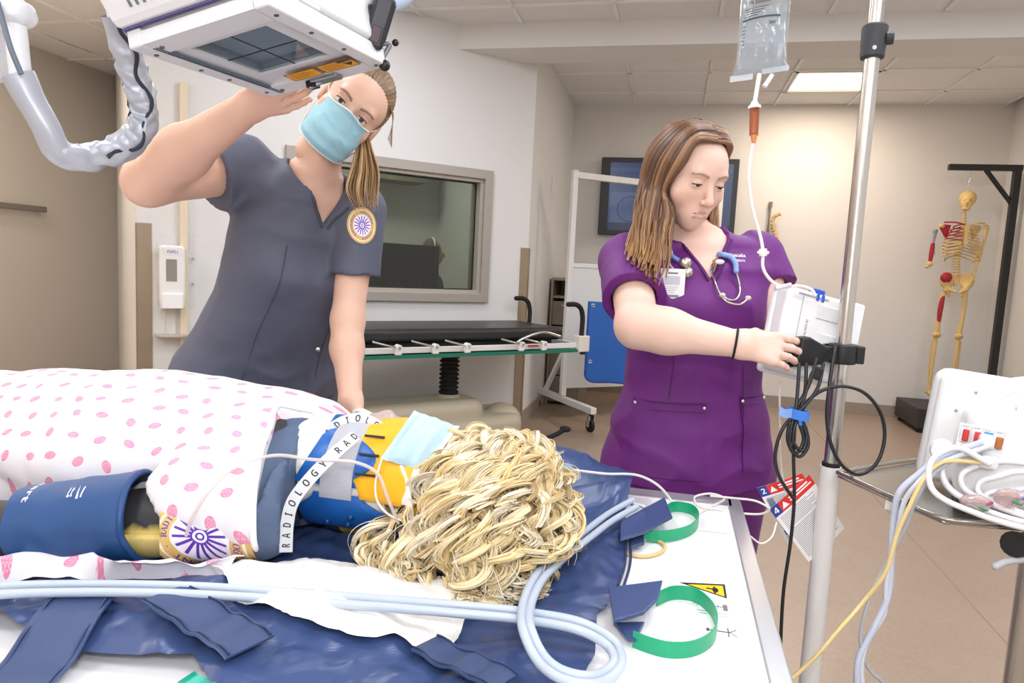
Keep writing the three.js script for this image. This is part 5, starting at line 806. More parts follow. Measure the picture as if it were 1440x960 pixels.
  add(t, 'latch', [bxx(0.44, 0.66, -0.006, 0.004, 0.88, 0.96, 0.003), cyl(Q(0.5, -0.004, 0.93), Q(0.42, -0.012, 0.9), 0.004)], mat(0x9ca1a6, 0.3, { metalness: 0.7 }));
  add(t, 'latch_spring', bxx(0.40, 0.47, -0.012, 0.0, 0.885, 0.95, 0.002), black);
  // upper housing
  const hous = add(t, 'collimator_housing', [bxx(-0.02, 0.9, 0.028, 0.2, 0.02, 0.98, 0.012)], shellM);
  add(hous, 'purple_seam', [bxx(-0.025, 0.0, 0.027, 0.0285, 0.0, 0.99), bxx(-0.01, 0.92, 0.027, 0.0285, -0.008, 0.01)], mat(0x6f63a8, 0.5));
  add(t, 'side_cover', bxx(0.92, 1.02, 0.032, 0.22, 0.02, 0.9, 0.01), shellM);
  // casing on the near side: its sloping face carries the vent slots
  const pm = frameM(Q(-0.03, 0, 0), ez, ey, ex);
  const cas = add(t, 'tube_casing', xf(extr([[0.03, 0.03], [-0.008, 0.03], [-0.016, 0.036], [-0.085, 0.15], [-0.085, 0.34], [0.12, 0.34], [0.12, 0.03]], W * 1.04, 0.004), pm), shellM);
  const sl = new THREE.Vector2(-0.069, 0.114).normalize(), sn = ez.clone().multiplyScalar(-sl.y).addScaledVector(ey, sl.x), sdir = ez.clone().multiplyScalar(sl.x).addScaledVector(ey, sl.y);
  for (let i = 0; i < 8; i++) add(cas, 'vent_slot', obox(Q(0.16 + i * 0.05, 0, 0).addScaledVector(ez, -0.016).addScaledVector(ey, 0.036).addScaledVector(sdir, 0.034).addScaledVector(sn, 0.0008), ex, sdir, sn, 0.0035, 0.05, 0.002), mat(0x70767c, 0.6));
  // arm that carries the head: up to the ceiling column
  add(t, 'yoke', [bxx(0.2, 0.75, 0.28, 0.46, -0.25, 0.5, 0.02), cyl(Q(0.45, 0.4, 0.1), Q(0.45, 1.3, 0.1), 0.06)], shellM);
  // control display on the right
  const cp = at(532, 32, 1.17), vx = V3(0.82, -0.25, -0.5).normalize(), vz = V3(0.45, -0.25, 0.85).normalize(), vy = vz.clone().cross(vx).normalize(), vzz = vx.clone().cross(vy);
  const panel = add(t, 'control_display', obox(cp, vx, vy, vzz, 0.035, 0.085, 0.06, 0.008), mat(0x2b2e33, 0.4));
  add(panel, 'display_glass', obox(cp.clone().addScaledVector(vx, 0.0185).addScaledVector(vy, 0.004), vx, vy, vzz, 0.001, 0.06, 0.045), mat(0x4b5259, 0.15));
  add(panel, 'trigger', obox(cp.clone().addScaledVector(vzz, 0.031).addScaledVector(vy, -0.02), vx, vy, vzz, 0.016, 0.026, 0.003, 0.002), mat(0x4a3038, 0.4));
  add(t, 'display_mount', [cyl(at(498, 12, 1.15), at(518, 24, 1.16), 0.02), ball(at(492, 6, 1.15), 0.022)], mat(0x3b3f45, 0.35));
  add(t, 'knob_arm', capTube([at(535, 62, 1.18), at(548, 62, 1.19), at(540, 80, 1.19), at(541, 92, 1.19)], 0.004, 20, 8), mat(0x8c9196, 0.3, { metalness: 0.6 }));
  add(t, 'black_knob', [ball(at(541, 92, 1.19), 0.0095), ball(at(556, 60, 1.195), 0.006)], black);
  add(t, 'blue_hose', tube([at(520, -25, 1.25), at(548, 4, 1.25), at(562, 2, 1.25), at(580, -14, 1.25)], 0.014, 24, 12), mat(0xbfd3ea, 0.4));
}
{ // silver cable sleeve hanging from the tube head
  const t = thing('cable_sleeve', 'silver fabric cable sleeve hanging in a loop beside the x-ray head', 'cable sleeve', at(110, 190, 1.12));
  const pts = [[24, 106, 1.03], [40, 138, 1.04], [66, 182, 1.06], [84, 212, 1.08], [112, 222, 1.10], [150, 216, 1.13], [186, 198, 1.16], [203, 168, 1.17], [198, 130, 1.16], [184, 90, 1.14], [172, 55, 1.12], [160, 21, 1.10]].map(p => at(...p));
  const c = curve(pts), R = 0.0225, seg = 150, rs = 36, fr = c.computeFrenetFrames(seg, false);
  const g = grid(rs, seg, (u, v) => { const i = Math.round(v * seg), p = c.getPointAt(v), a = u * Math.PI * 2, n = fr.normals[i].clone().multiplyScalar(Math.cos(a)).addScaledVector(fr.binormals[i], Math.sin(a)); const cr = sstep(0.2, 0.4, v) * (1 - sstep(0.86, 0.97, v)); const q = noise3(v * 24 + Math.sin(a) * 1.6, Math.cos(a) * 1.6, 2), q2 = noise3(v * 48, a * 1.2, 4); const fold = (1 - Math.abs(q)) * 0.008 + q2 * 0.0018; const end = (1 - sstep(0, 0.12, v)) * 0.003 + sstep(0.9, 1, v) * 0.001; return p.addScaledVector(n, R - 0.003 + end + cr * (fold - 0.003) + 0.002 * noise3(v * 8, a, 9)); });
  add(t, 'sleeve_fabric', g, mat(0xb9bec7, 0.38, { metalness: 0.25, side: THREE.DoubleSide }));
  const edge = []; for (let k = 0; k <= 60; k++) { const v = lerp(0.42, 0.995, k / 60), i = Math.round(v * seg), p = c.getPointAt(v), vw = camera.position.clone().sub(p).normalize(), tg = c.getTangentAt(v), sd = vw.clone().cross(tg).normalize(); edge.push(p.addScaledVector(sd, -0.012 * (0.6 + 0.5 * Math.sin(v * 38)) * (1) ).addScaledVector(vw, 0.0225)); }
  add(t, 'closure_edge', tube(edge, 0.0032, 160, 6), mat(0x2b3340, 0.7));
  for (const g of [tube([at(162, 30, 1.10), at(157, 0, 1.10), at(153, -40, 1.10)], 0.0105, 16, 12), tube([at(30, 112, 1.03), at(26, 80, 1.03), at(22, 40, 1.03), at(10, -30, 1.03)], 0.015, 24, 12)]) add(t, 'inner_cable', g, mat(0xe9ebee, 0.35));
  for (const g of [tube([at(170, 26, 1.095), at(168, 0, 1.095), at(166, -30, 1.095)], 0.003, 10, 8), tube([at(30, 104, 1.01), at(16, 70, 1.0), at(4, 30, 1.0), at(-10, -20, 1.0)], 0.0038, 20, 8)]) add(t, 'thin_cable', g, mat(0x6a7684, 0.4));
  // white support drum at the left edge with its cloth cover
  const s = thing('support_arm', 'white rounded support arm wrapped in plastic at the left edge', 'support arm', at(0, 60, 1.06));
  add(s, 'drum', netMesh(blend([ell(at(-18, 60, 1.07), 0.035, 0.06, 0.05), ell(at(-14, 20, 1.06), 0.05, 0.05, 0.04)], 0.02), at(-18, 60, 1.07).addScalar(-0.13), at(-18, 60, 1.07).addScalar(0.16), 0.006), mat(0xe6e8eb, 0.35));
  const wp = at(12, 18, 1.03);
  add(s, 'plastic_wrap', netMesh((x, y, z) => ell(wp, 0.036, 0.026, 0.03)(x, y, z) + 0.006 * (1 - Math.abs(noise3(x * 50, y * 45, z * 50))) - 0.003 + 0.002 * noise3(x * 120, y * 120, z * 120), wp.clone().addScalar(-0.07), wp.clone().addScalar(0.07), 0.003), mat(0xe8ebef, 0.3));
}

// ------------------------------------------------------------ drip stand, pump, cards, patient monitor on its cart
const PX = 0.347, PZ = -1.53;
const poleY = (v) => { let lo = 0, hi = 2.6; for (let i = 0; i < 40; i++) { const m = (lo + hi) / 2, p = V3(PX, m, PZ).project(camera); if ((1 - p.y) * 480 > v) lo = m; else hi = m; } return lo; };
camera.aspect = 1.5; camera.updateProjectionMatrix();
{
  const t = thing('drip_stand', 'steel drip stand pole with a black height clamp and white lower tube', 'drip stand', [PX, 0, PZ]);
  const p = (y) => V3(PX, y, PZ), ys = poleY(655), yc = poleY(60);
  add(t, 'upper_pole', cyl(p(ys - 0.02), p(2.28), 0.0145, 0.0145, 28), mat(0xcfccc6, 0.24, { metalness: 1 }));
  add(t, 'lower_tube', cyl(p(0.09), p(ys), 0.0205, 0.0205, 28), mat(0xececea, 0.35));
  add(t, 'tube_collar', cyl(p(ys - 0.004), p(ys + 0.008), 0.0185, 0.0175, 28), rubber);
  const cl = add(t, 'height_clamp', lathe([[0.0147, -0.03], [0.021, -0.03], [0.022, -0.026], [0.024, 0.028], [0.022, 0.032], [0.0147, 0.032]], p(yc), 32), mat(0x3a3d42, 0.5));
  add(cl, 'clamp_knob', cyl(V3(PX + 0.02, yc + 0.006, PZ + 0.006), V3(PX + 0.033, yc + 0.006, PZ + 0.008), 0.013, 0.012, 20), mat(0x2d3035, 0.5));
  add(cl, 'clamp_screw', cyl(V3(PX - 0.003, yc - 0.016, PZ + 0.021), V3(PX - 0.003, yc - 0.016, PZ + 0.0245), 0.004), chrome);
  add(t, 'hook_arm', [tube([V3(PX, 2.24, PZ), V3(PX - 0.08, 2.26, PZ + 0.01), V3(PX - 0.16, 2.20, PZ + 0.02), V3(PX - 0.185, 2.14, PZ + 0.03), V3(PX - 0.195, 2.16, PZ + 0.03)], 0.005, 40, 10), tube([V3(PX, 2.24, PZ), V3(PX + 0.08, 2.26, PZ), V3(PX + 0.16, 2.19, PZ), V3(PX + 0.19, 2.21, PZ)], 0.005, 40, 10)], chrome);
  for (let i = 0; i < 5; i++) { const a = i / 5 * 6.283 + 0.9, e = V3(PX + 0.2 * Math.cos(a), 0.07, PZ + 0.2 * Math.sin(a)); const l = add(t, 'base_leg', cyl(V3(PX, 0.1, PZ), e, 0.018, 0.014), mat(0xe2e2e0, 0.4)); add(l, 'wheel', cyl(V3(e.x - 0.012, 0.03, e.z), V3(e.x + 0.012, 0.03, e.z), 0.03), rubber); }
}
{ // drip bag
  const top = at(1080, -42, 1.37), bot = at(1068, 104, 1.37), mid = top.clone().lerp(bot, 0.5), ay = top.clone().sub(bot), Hh = ay.length(); ay.normalize(); const ax = V3(0.93, 0, 0.36), ax2 = ax.addScaledVector(ay, -ax.dot(ay)).normalize(), az = ax2.clone().cross(ay).normalize();
  const t = thing('drip_bag', 'clear plastic fluid bag hanging from the drip stand', 'drip bag', bot.clone());
  const Wb = 0.098, S = (s) => grid(30, 40, (u, v) => { const e = Math.pow(Math.sin(clamp(u, 0.001, 0.999) * Math.PI), 0.6) * Math.pow(Math.sin(clamp(v, 0.001, 0.999) * Math.PI), 0.5), w = Wb * (1 + 0.12 * (1 - sstep(0, 0.14, v)) - 0.03 * v), wr = 0.0022 * (1 - Math.abs(noise3(u * 9, v * 14 + u * 3, s + 3))); return bot.clone().addScaledVector(ay, v * Hh).addScaledVector(ax2, (u - 0.5) * w).addScaledVector(az, s * (e * 0.018 + wr * e)); });
  const sf = S(1), sb = S(-1); { const id = sb.index.array; for (let i = 0; i < id.length; i += 3) { const h = id[i + 1]; id[i + 1] = id[i + 2]; id[i + 2] = h; } sb.computeVertexNormals(); }
  add(t, 'bag_film', [sf, sb], phys(0xf4f8fb, 0.12, { transmission: 0.92, thickness: 0, ior: 1.36, specularIntensity: 1 }));
  add(t, 'fluid', grid(20, 24, (u, v) => bot.clone().addScaledVector(ay, (0.03 + v * 0.62) * Hh).addScaledVector(ax2, (u - 0.5) * Wb * 0.86).addScaledVector(az, 0.008 * Math.sin(u * 3.14) * Math.sin(v * 3.14) + 0.002 * noise3(u * 8, v * 20, 1))), phys(0xdfe8ee, 0.1, { transmission: 0.8, thickness: 0, ior: 1.33, side: THREE.DoubleSide }));
  const pr = painted(256, 256, (x, w, h) => { x.clearRect(0, 0, w, h); x.fillStyle = 'rgba(40,48,66,0.9)'; x.fillRect(10, 120, 230, 8); x.font = 'bold 26px sans-serif'; x.fillText('0.9% Sodium', 20, 60); x.font = '16px sans-serif'; for (let i = 0; i < 4; i++) x.fillRect(20, 76 + i * 11, 150 - i * 20, 3); x.font = 'bold 22px sans-serif'; x.fillText('500', 180, 160); for (let i = 0; i < 6; i++) x.fillRect(14, 150 + i * 16, 20, 3); });
  add(t, 'bag_print', grid(14, 14, (u, v) => bot.clone().addScaledVector(ay, (0.22 + v * 0.55) * Hh).addScaledVector(ax2, (u - 0.5) * Wb * 0.82).addScaledVector(az, 0.0185 * Math.pow(Math.sin(lerp(0.09, 0.91, u) * 3.1416), 0.6) + 0.004)), mat(0xffffff, 0.6, { map: pr, transparent: true, side: THREE.DoubleSide }));
  add(t, 'bottom_seal', [obox(bot.clone().addScaledVector(ay, -0.003).addScaledVector(ax2, -0.035), ax2, ay, az, 0.045, 0.012, 0.002), obox(bot.clone().addScaledVector(ay, 0.004).addScaledVector(ax2, 0.03), ax2, ay, az, 0.05, 0.01, 0.002)], phys(0xeef2f5, 0.3, { transmission: 0.7, thickness: 0, ior: 1.4 }));
  add(t, 'port', cyl(bot.clone(), at(1061, 146, 1.37), 0.0042, 0.0042), mat(0xf2f1ee, 0.35));
  add(t, 'port', cyl(at(1086, 105, 1.365), at(1075, 122, 1.365), 0.0045, 0.0045), mat(0xf2f1ee, 0.35));
  add(t, 'top_loop', tube([top.clone(), top.clone().addScaledVector(ay, 0.03).addScaledVector(ax2, 0.01), V3(PX - 0.185, 2.14, PZ + 0.03)], 0.004, 20, 8), mat(0xf2f1ee, 0.35));
  const d = thing('drip_chamber', 'copper tinted drip chamber under the fluid bag', 'drip chamber', at(1060, 195, 1.37));
  add(d, 'cap', [cyl(at(1061, 143, 1.37), at(1061, 150, 1.37), 0.006, 0.0095), cyl(at(1061, 149, 1.37), at(1061, 153, 1.37), 0.0125)], mat(0xf0edea, 0.35));
  add(d, 'chamber', cyl(at(1061, 153, 1.37), at(1060, 190, 1.37), 0.0095, 0.0085), phys(0xd79a72, 0.1, { transmission: 0.8, thickness: 0, ior: 1.4 }));
  add(d, 'dripper', cyl(at(1061, 158, 1.37), at(1060, 186, 1.37), 0.0055, 0.005), mat(0xe9c9b2, 0.4));
  add(d, 'outlet', cyl(at(1060, 190, 1.37), at(1060, 202, 1.37), 0.0065, 0.0035), mat(0xd98a55, 0.4));
  const l = thing('drip_line', 'white drip line curving from the chamber to the pump', 'tubing', at(1075, 370, 1.38));
  add(l, 'line', capTube([at(1060, 200, 1.37), at(1055, 225, 1.37), at(1053, 255, 1.37), at(1060, 300, 1.375), at(1070, 335, 1.38), at(1073, 355, 1.38), at(1073, 376, 1.38), at(1082, 392, 1.385), at(1098, 403, 1.39), at(1125, 402, 1.40), at(1142, 408, 1.405), at(1146, 415, 1.405)], 0.0032, 150, 8), mat(0xf1eeec, 0.35));
  add(l, 'roller_clamp', [cyl(at(1073, 350, 1.38), at(1073, 360, 1.38), 0.0075), obox(at(1073, 355, 1.378), V3(1, 0, 0), up, V3(0, 0, 1), 0.022, 0.006, 0.012, 0.002)], mat(0xf4f4f2, 0.35));
  add(l, 'y_connector', cyl(at(1090, 406, 1.385), at(1112, 400, 1.392), 0.005, 0.004), mat(0xd9d2e6, 0.35));
}
{ // pump on the stand
  const c = at(1141, 471, 1.44), ay = at(1124, 412, 1.44).sub(at(1100, 530, 1.43)).normalize(), ax0 = at(1190, 470, 1.46).sub(at(1100, 471, 1.43)), ax = ax0.addScaledVector(ay, -ax0.dot(ay)).normalize(), az = ax.clone().cross(ay).normalize();
  const t = thing('infusion_pump', 'white infusion pump clamped to the drip stand held by the purple scrub wearer', 'pump', c.clone().addScaledVector(ay, -0.085));
  const L = (x, y, z) => c.clone().addScaledVector(ax, x).addScaledVector(ay, y).addScaledVector(az, z), bx = (x, y, z, w, h, d, b = 0.004) => obox(L(x, y, z), ax, ay, az, w, h, d, b);
  const W = mat(0xeceded, 0.36);
  add(t, 'case', bx(0, 0, -0.02, 0.146, 0.178, 0.05, 0.012), W);
  add(t, 'front_shell', bx(0.002, 0.001, -0.05, 0.154, 0.188, 0.02, 0.008), mat(0xf2f2f1, 0.36));
  add(t, 'side_module', [bx(0.085, 0.045, -0.025, 0.05, 0.09, 0.06, 0.006), bx(0.095, -0.01, -0.03, 0.03, 0.05, 0.05, 0.005)], mat(0xe4e6e6, 0.36));
  add(t, 'battery_cover', bx(0.025, 0.05, 0.006, 0.055, 0.03, 0.004, 0.002), mat(0xdcdede, 0.4));
  add(t, 'rear_plate', bx(0.035, -0.03, 0.006, 0.05, 0.075, 0.004, 0.002), mat(0xe7e8e8, 0.4));
  add(t, 'seam', bx(-0.038, 0, 0.0056, 0.0015, 0.16, 0.001, 0), mat(0xb9bcbd, 0.5));
  add(t, 'rear_knob', [cyl(L(0.03, -0.02, 0.006), L(0.03, -0.02, 0.018), 0.009), cyl(L(0.03, -0.02, 0.018), L(0.03, -0.02, 0.02), 0.004)], black);
  const tx = painted(256, 48, (x, w, h) => { x.fillStyle = '#ecedee'; x.fillRect(0, 0, w, h); x.fillStyle = '#4a4d50'; x.font = 'bold 34px sans-serif'; x.textAlign = 'center'; x.fillText('ALARIS 02', 128, 36); });
  add(t, 'side_lettering', xf(new THREE.PlaneGeometry(0.052, 0.009).rotateZ(Math.PI / 2), frameM(L(-0.02, 0.012, 0.0058), ax, ay, az)), mat(0xffffff, 0.4, { map: tx }));
  add(t, 'yellow_mark', bx(0.112, 0.02, -0.02, 0.002, 0.012, 0.012, 0), mat(0xd8c83c, 0.5));
  add(t, 'blue_clip', [bx(0.0, 0.088, -0.012, 0.026, 0.018, 0.024, 0.002), bx(-0.006, 0.078, 0.006, 0.006, 0.014, 0.004, 0.001), bx(0.006, 0.078, 0.006, 0.006, 0.014, 0.004, 0.001)], mat(0x2a55c4, 0.4));
  add(t, 'case_vent', bx(-0.015, 0.0775, 0.0056, 0.07, 0.004, 0.001, 0), mat(0xa5a8aa, 0.5));
  // black pole clamp
  const k = thing('pole_clamp', 'black plastic clamp joining the pump to the drip stand', 'clamp', at(1165, 500, 1.39));
  const pc = (y) => V3(PX, y, PZ), yk = poleY(497);
  add(k, 'ring', lathe([[0.015, -0.02], [0.026, -0.02], [0.028, -0.016], [0.028, 0.016], [0.026, 0.02], [0.015, 0.02]], pc(yk), 28), black);
  add(k, 'clamp_arm', [obox(pc(yk).add(V3(-0.03, 0, 0.012)), V3(0.96, 0, -0.28), up, V3(0.28, 0, 0.96), 0.05, 0.03, 0.03, 0.004), obox(pc(yk).add(V3(0.032, 0, 0)), V3(1, 0, 0), up, V3(0, 0, 1), 0.016, 0.036, 0.028, 0.003)], black);
  add(k, 'jaw', xf(extr([[-0.045, -0.03], [0.02, -0.022], [0.035, 0.008], [-0.012, 0.032], [-0.03, 0.03], [-0.033, 0.0]], 0.035, 0.004), frameM(pc(yk).add(V3(-0.068, 0.0, 0.004)), V3(0.96, 0, -0.28), up, V3(0.28, 0, 0.96))), black);
  add(k, 'jaw_knob', cyl(pc(yk).add(V3(-0.105, -0.014, 0.02)), pc(yk).add(V3(-0.10, -0.014, 0.045)), 0.012, 0.013), rubber);
}
{ // black power cable bundle with blue tie
  const bm = mat(0x1d1f22, 0.4), t = thing('power_cable', 'bundled black power cable hanging from the pump clamp', 'cable', at(1120, 600, 1.38));
  const T = (p, r = 0.0034) => capTube(p.map(q => at(...q)), r, 120, 8);
  const coils = [[[1148, 505, 1.38], [1138, 540, 1.37], [1122, 570, 1.365], [1112, 590, 1.36], [1108, 620, 1.36], [1118, 638, 1.36], [1130, 620, 1.36], [1124, 590, 1.362], [1132, 555, 1.365], [1146, 515, 1.37]], [[1124, 512, 1.38], [1122, 545, 1.37], [1119, 575, 1.362], [1112, 605, 1.358], [1112, 630, 1.358], [1124, 642, 1.358], [1136, 628, 1.358], [1134, 605, 1.36], [1124, 582, 1.36]], [[1134, 512, 1.38], [1132, 550, 1.372], [1125, 578, 1.362], [1117, 602, 1.356], [1116, 622, 1.356], [1128, 634, 1.356], [1134, 615, 1.358], [1128, 588, 1.36]], [[1158, 512, 1.376], [1150, 545, 1.37], [1130, 572, 1.36], [1116, 584, 1.358], [1100, 604, 1.357], [1090, 640, 1.36], [1095, 668, 1.36], [1108, 690, 1.36], [1117, 702, 1.36]]];
  for (const c of coils) add(t, 'cable_coil', T(c), bm);
  add(t, 'hanging_lead', T([[1118, 588, 1.364], [1116, 640, 1.368], [1117, 700, 1.37], [1112, 760, 1.372], [1102, 830, 1.374], [1098, 900, 1.376], [1097, 960, 1.38], [1096, 1030, 1.39]]), bm);
  add(t, 'big_loop', T([[1176, 484, 1.40], [1172, 505, 1.385], [1166, 545, 1.375], [1163, 590, 1.375], [1170, 628, 1.375], [1186, 656, 1.376], [1208, 667, 1.38], [1232, 652, 1.385], [1244, 615, 1.387], [1238, 580, 1.385], [1215, 552, 1.38], [1185, 543, 1.376], [1158, 548, 1.374], [1140, 560, 1.37], [1128, 576, 1.366]], 0.0036), bm);
  add(t, 'plug', obox(at(1148, 524, 1.376), V3(0.9, -0.3, 0).normalize(), V3(0.3, 0.9, 0).normalize(), V3(0, 0, 1), 0.018, 0.026, 0.016, 0.003), black);
  const ti = thing('cable_tie', 'bright blue hook and loop tie around the black cable', 'cable tie', at(1118, 583, 1.36));
  const bt = mat(0x3f7fdc, 0.6, { side: THREE.DoubleSide }), c = at(1122, 582, 1.362), cx = V3(1, -0.1, 0), loop = [];
  for (let i = 0; i <= 20; i++) { const a = i / 20 * 6.283; loop.push(c.clone().add(V3(0.02 * Math.cos(a), -0.003 * Math.cos(a), 0.014 * Math.sin(a)))); }
  add(ti, 'loop', ribbon(loop, [V3(0, 0.0095, 0)], 0.002, 40), bt);
  add(ti, 'loose_end', ribbon([at(1113, 581, 1.343), at(1103, 581, 1.335), at(1096, 577, 1.335)], [V3(0, 0.0085, 0.001)], 0.002, 14), mat(0x86adef, 0.6));
  add(ti, 'tail', ribbon([at(1125, 590, 1.35), at(1126, 598, 1.352)], [V3(0.003, 0, 0)], 0.0015, 4), bt);
  solo('clear_line', 'nearly clear thin line hanging beside the blue cable tie', 'tubing', capTube([[1096, 535, 1.42], [1097, 600, 1.42], [1098, 650, 1.42], [1104, 690, 1.42]].map(q => at(...q)), 0.0022, 40, 8), clearTube);
}
{ // two instruction cards
  const card = (num, tri) => painted(512, 720, (x, w, h) => { x.fillStyle = '#f4f3f2'; x.fillRect(0, 0, w, h); x.fillStyle = '#e0322c'; x.fillRect(0, 0, w, 120); x.fillStyle = '#2b3f9a'; x.fillRect(0, 0, 96, 120); x.fillStyle = '#fff'; x.font = 'bold 92px sans-serif'; x.textAlign = 'center'; x.fillText(num, 48, 92); x.beginPath(); x.moveTo(150, 26); x.lineTo(190, 96); x.lineTo(110, 96); x.fill(); x.font = 'bold 44px sans-serif'; x.textAlign = 'left'; x.fillRect(215, 30, 240, 18); x.fillRect(215, 62, 270, 16); x.fillStyle = '#55555c'; const r = rng(9); for (let i = 0; i < 30; i++) { if (i === 9) continue; x.fillRect(34, 150 + i * 18, 300 + r() * 140, 5); } if (tri) { x.fillStyle = '#37a24b'; x.fillRect(30, 380, 60, 60); x.fillStyle = '#33519c'; x.fillRect(30, 560, 60, 60); x.fillStyle = '#7d8b99'; x.fillRect(30, 160, 70, 150); } });
  const mk = (label, q, num, tri, dz) => {
    const P = q.map(p => at(...p)), t = thing('instruction_card', label, 'card', P[3].clone());
    const g = grid(10, 10, (u, v) => P[3].clone().lerp(P[2], u).lerp(P[0].clone().lerp(P[1], u), v).add(V3(0, 0, 0.004 * Math.sin(u * 3.1))));
    add(t, 'card_face', g, mat(0xffffff, 0.45, { map: card(num, tri), side: THREE.DoubleSide }));
    add(t, 'card_back', g.clone().translate(0, 0, -0.0012), mat(0xefefef, 0.45, { side: THREE.DoubleSide }));
    return t;
  };
  mk('white card with a red header and the number two, rear of the hanging pair', [[1064, 686, 1.50], [1128, 665, 1.52], [1172, 742, 1.51], [1108, 764, 1.49]], '2', true);
  mk('white card with a red header and the number four, front of the hanging pair', [[1082, 716, 1.475], [1138, 667, 1.495], [1188, 742, 1.49], [1137, 790, 1.47]], '4', false);
}
// patient monitor, tray and cart
{
  const TY = 0.862, tr = thing('tray_cart', 'steel instrument tray on a stand under the white patient monitor', 'cart', [on(1330, 700, TY).x, 0, on(1330, 700, TY).z]);
  const q = [[1178, 667], [1292, 648], [1560, 640], [1560, 760], [1440, 742], [1330, 733], [1262, 705]].map(([u, v]) => on(u, v, TY));
  const st = mat(0xbdb9b2, 0.24, { metalness: 0.9 });
  const cx = q.reduce((a, b) => a.clone().add(b)).multiplyScalar(1 / q.length);
  add(tr, 'tray', extr(q.map(p => [p.x - cx.x, -(p.z - cx.z)]), 0.004, 0.001).rotateX(-Math.PI / 2).translate(cx.x, TY - 0.006, cx.z), st);
  add(tr, 'tray_rim', tube([...q, q[0]].map(p => p.clone().setY(TY + 0.004)), 0.005, 160, 8), mat(0xa9a49c, 0.25, { metalness: 0.9 }));
  const px = at(1437, 880, 1.16);
  add(tr, 'post', cyl(V3(px.x, 0.06, px.z), V3(px.x, TY - 0.008, px.z), 0.016, 0.016), steel);
  add(tr, 'knob', [cyl(at(1440, 765, 1.15), at(1426, 765, 1.13), 0.019, 0.021, 14), cyl(at(1450, 762, 1.16), at(1438, 765, 1.14), 0.008)], black);
  add(tr, 'foot', [box(0.5, 0.03, 0.05, px.x + 0.1, 0.04, px.z, 0.008), box(0.05, 0.03, 0.5, px.x, 0.04, px.z, 0.008)], steel);
  for (const [dx, dz] of [[-0.13, 0], [0.33, 0], [0, -0.23], [0, 0.23]]) add(tr, 'caster', cyl(V3(px.x + dx - 0.01, 0.025, px.z + dz), V3(px.x + dx + 0.01, 0.025, px.z + dz), 0.025), rubber);
  // monitor
  const t = thing('patient_monitor', 'white portable patient monitor with a carry handle seen from behind', 'monitor', [on(1370, 690, TY).x, TY, on(1370, 690, TY).z]);
  const sh = mat(0xeff0ef, 0.35), O = on(1352, 705, TY + 0.014), ay = V3(0.10, 1, -0.06).normalize(), ax0 = V3(0.95, 0, 0.30), ax = ax0.addScaledVector(ay, -ax0.dot(ay)).normalize(), az = ax.clone().cross(ay).normalize();
  const L = (x, y, z) => O.clone().addScaledVector(ax, x).addScaledVector(ay, y).addScaledVector(az, z), bx = (x, y, z, w, h, d, b) => obox(L(x, y, z), ax, ay, az, w, h, d, b);
  add(t, 'screen_housing', [bx(0.06, 0.115, -0.15, 0.27, 0.225, 0.055, 0.026), bx(0.06, 0.115, -0.118, 0.25, 0.205, 0.03, 0.02)], sh);
  add(t, 'body', [bx(0.085, 0.092, -0.04, 0.21, 0.165, 0.16, 0.028)], sh);
  add(t, 'foot', [bx(0.0, 0.0, -0.05, 0.02, 0.016, 0.1, 0.003), bx(0.16, 0.0, -0.05, 0.02, 0.016, 0.1, 0.003)], mat(0x3a3c3f, 0.6));
  add(t, 'carry_handle', [tube([L(0.015, 0.17, -0.08), L(0.03, 0.205, -0.075), L(0.06, 0.222, -0.065), L(0.11, 0.224, -0.05), L(0.16, 0.215, -0.03), L(0.18, 0.17, -0.02)], 0.013, 50, 14)], sh);
  add(t, 'cable_holder', [cyl(L(0.055, 0.178, -0.02), L(0.1, 0.185, 0.0), 0.008), cyl(L(0.052, 0.178, -0.022), L(0.048, 0.177, -0.024), 0.01)], mat(0xe3e4e4, 0.35));
  const pn = painted(256, 256, (x, w, h) => { x.fillStyle = '#e4e6e8'; x.fillRect(0, 0, w, h); x.strokeStyle = '#8d9299'; x.lineWidth = 2; for (const a of [10, 72, 134, 196]) x.strokeRect(a, 16, 54, 130); x.fillStyle = '#7d828a'; for (const a of [18, 80, 142, 204]) { x.fillRect(a, 22, 34, 5); x.fillRect(a, 150, 30, 5); } x.fillStyle = '#3f8fd0'; x.fillRect(140, 34, 50, 16); });
  const pan = add(t, 'port_panel', xf(new THREE.PlaneGeometry(0.066, 0.056), frameM(L(0.005, 0.112, 0.0405), ax, ay, az)), mat(0xffffff, 0.4, { map: pn }));
  const port = (x, y, w, h, col) => add(pan, 'port', bx(x, y, 0.043, w, h, 0.006, 0.002), mat(col, 0.45));
  port(-0.017, 0.120, 0.009, 0.021, 0xc4282a); port(0.0, 0.120, 0.009, 0.02, 0xc83a44); port(0.031, 0.118, 0.010, 0.021, 0xb0692c); add(pan, 'port', cyl(L(-0.017, 0.093, 0.04), L(-0.017, 0.093, 0.047), 0.010, 0.009), mat(0xe0b21e, 0.45));
  add(t, 'white_plug', [bx(0.012, 0.118, 0.056, 0.022, 0.02, 0.034, 0.005), bx(0.02, 0.085, 0.056, 0.028, 0.022, 0.03, 0.006)], mat(0xe2e3e2, 0.4));
  add(t, 'side_badge', bx(0.19, 0.13, 0.03, 0.002, 0.006, 0.03, 0), mat(0x6b7686, 0.4));
  add(t, 'round_boss', cyl(L(-0.045, 0.085, 0.03), L(-0.045, 0.085, 0.046), 0.02, 0.017), mat(0xe9eaea, 0.35));
  for (const [x, y] of [[-0.005, 0.19], [0.16, 0.19], [-0.03, 0.15]]) add(t, 'screw', cyl(L(x, y, -0.104), L(x, y, -0.101), 0.003), mat(0x9a9da0, 0.4));
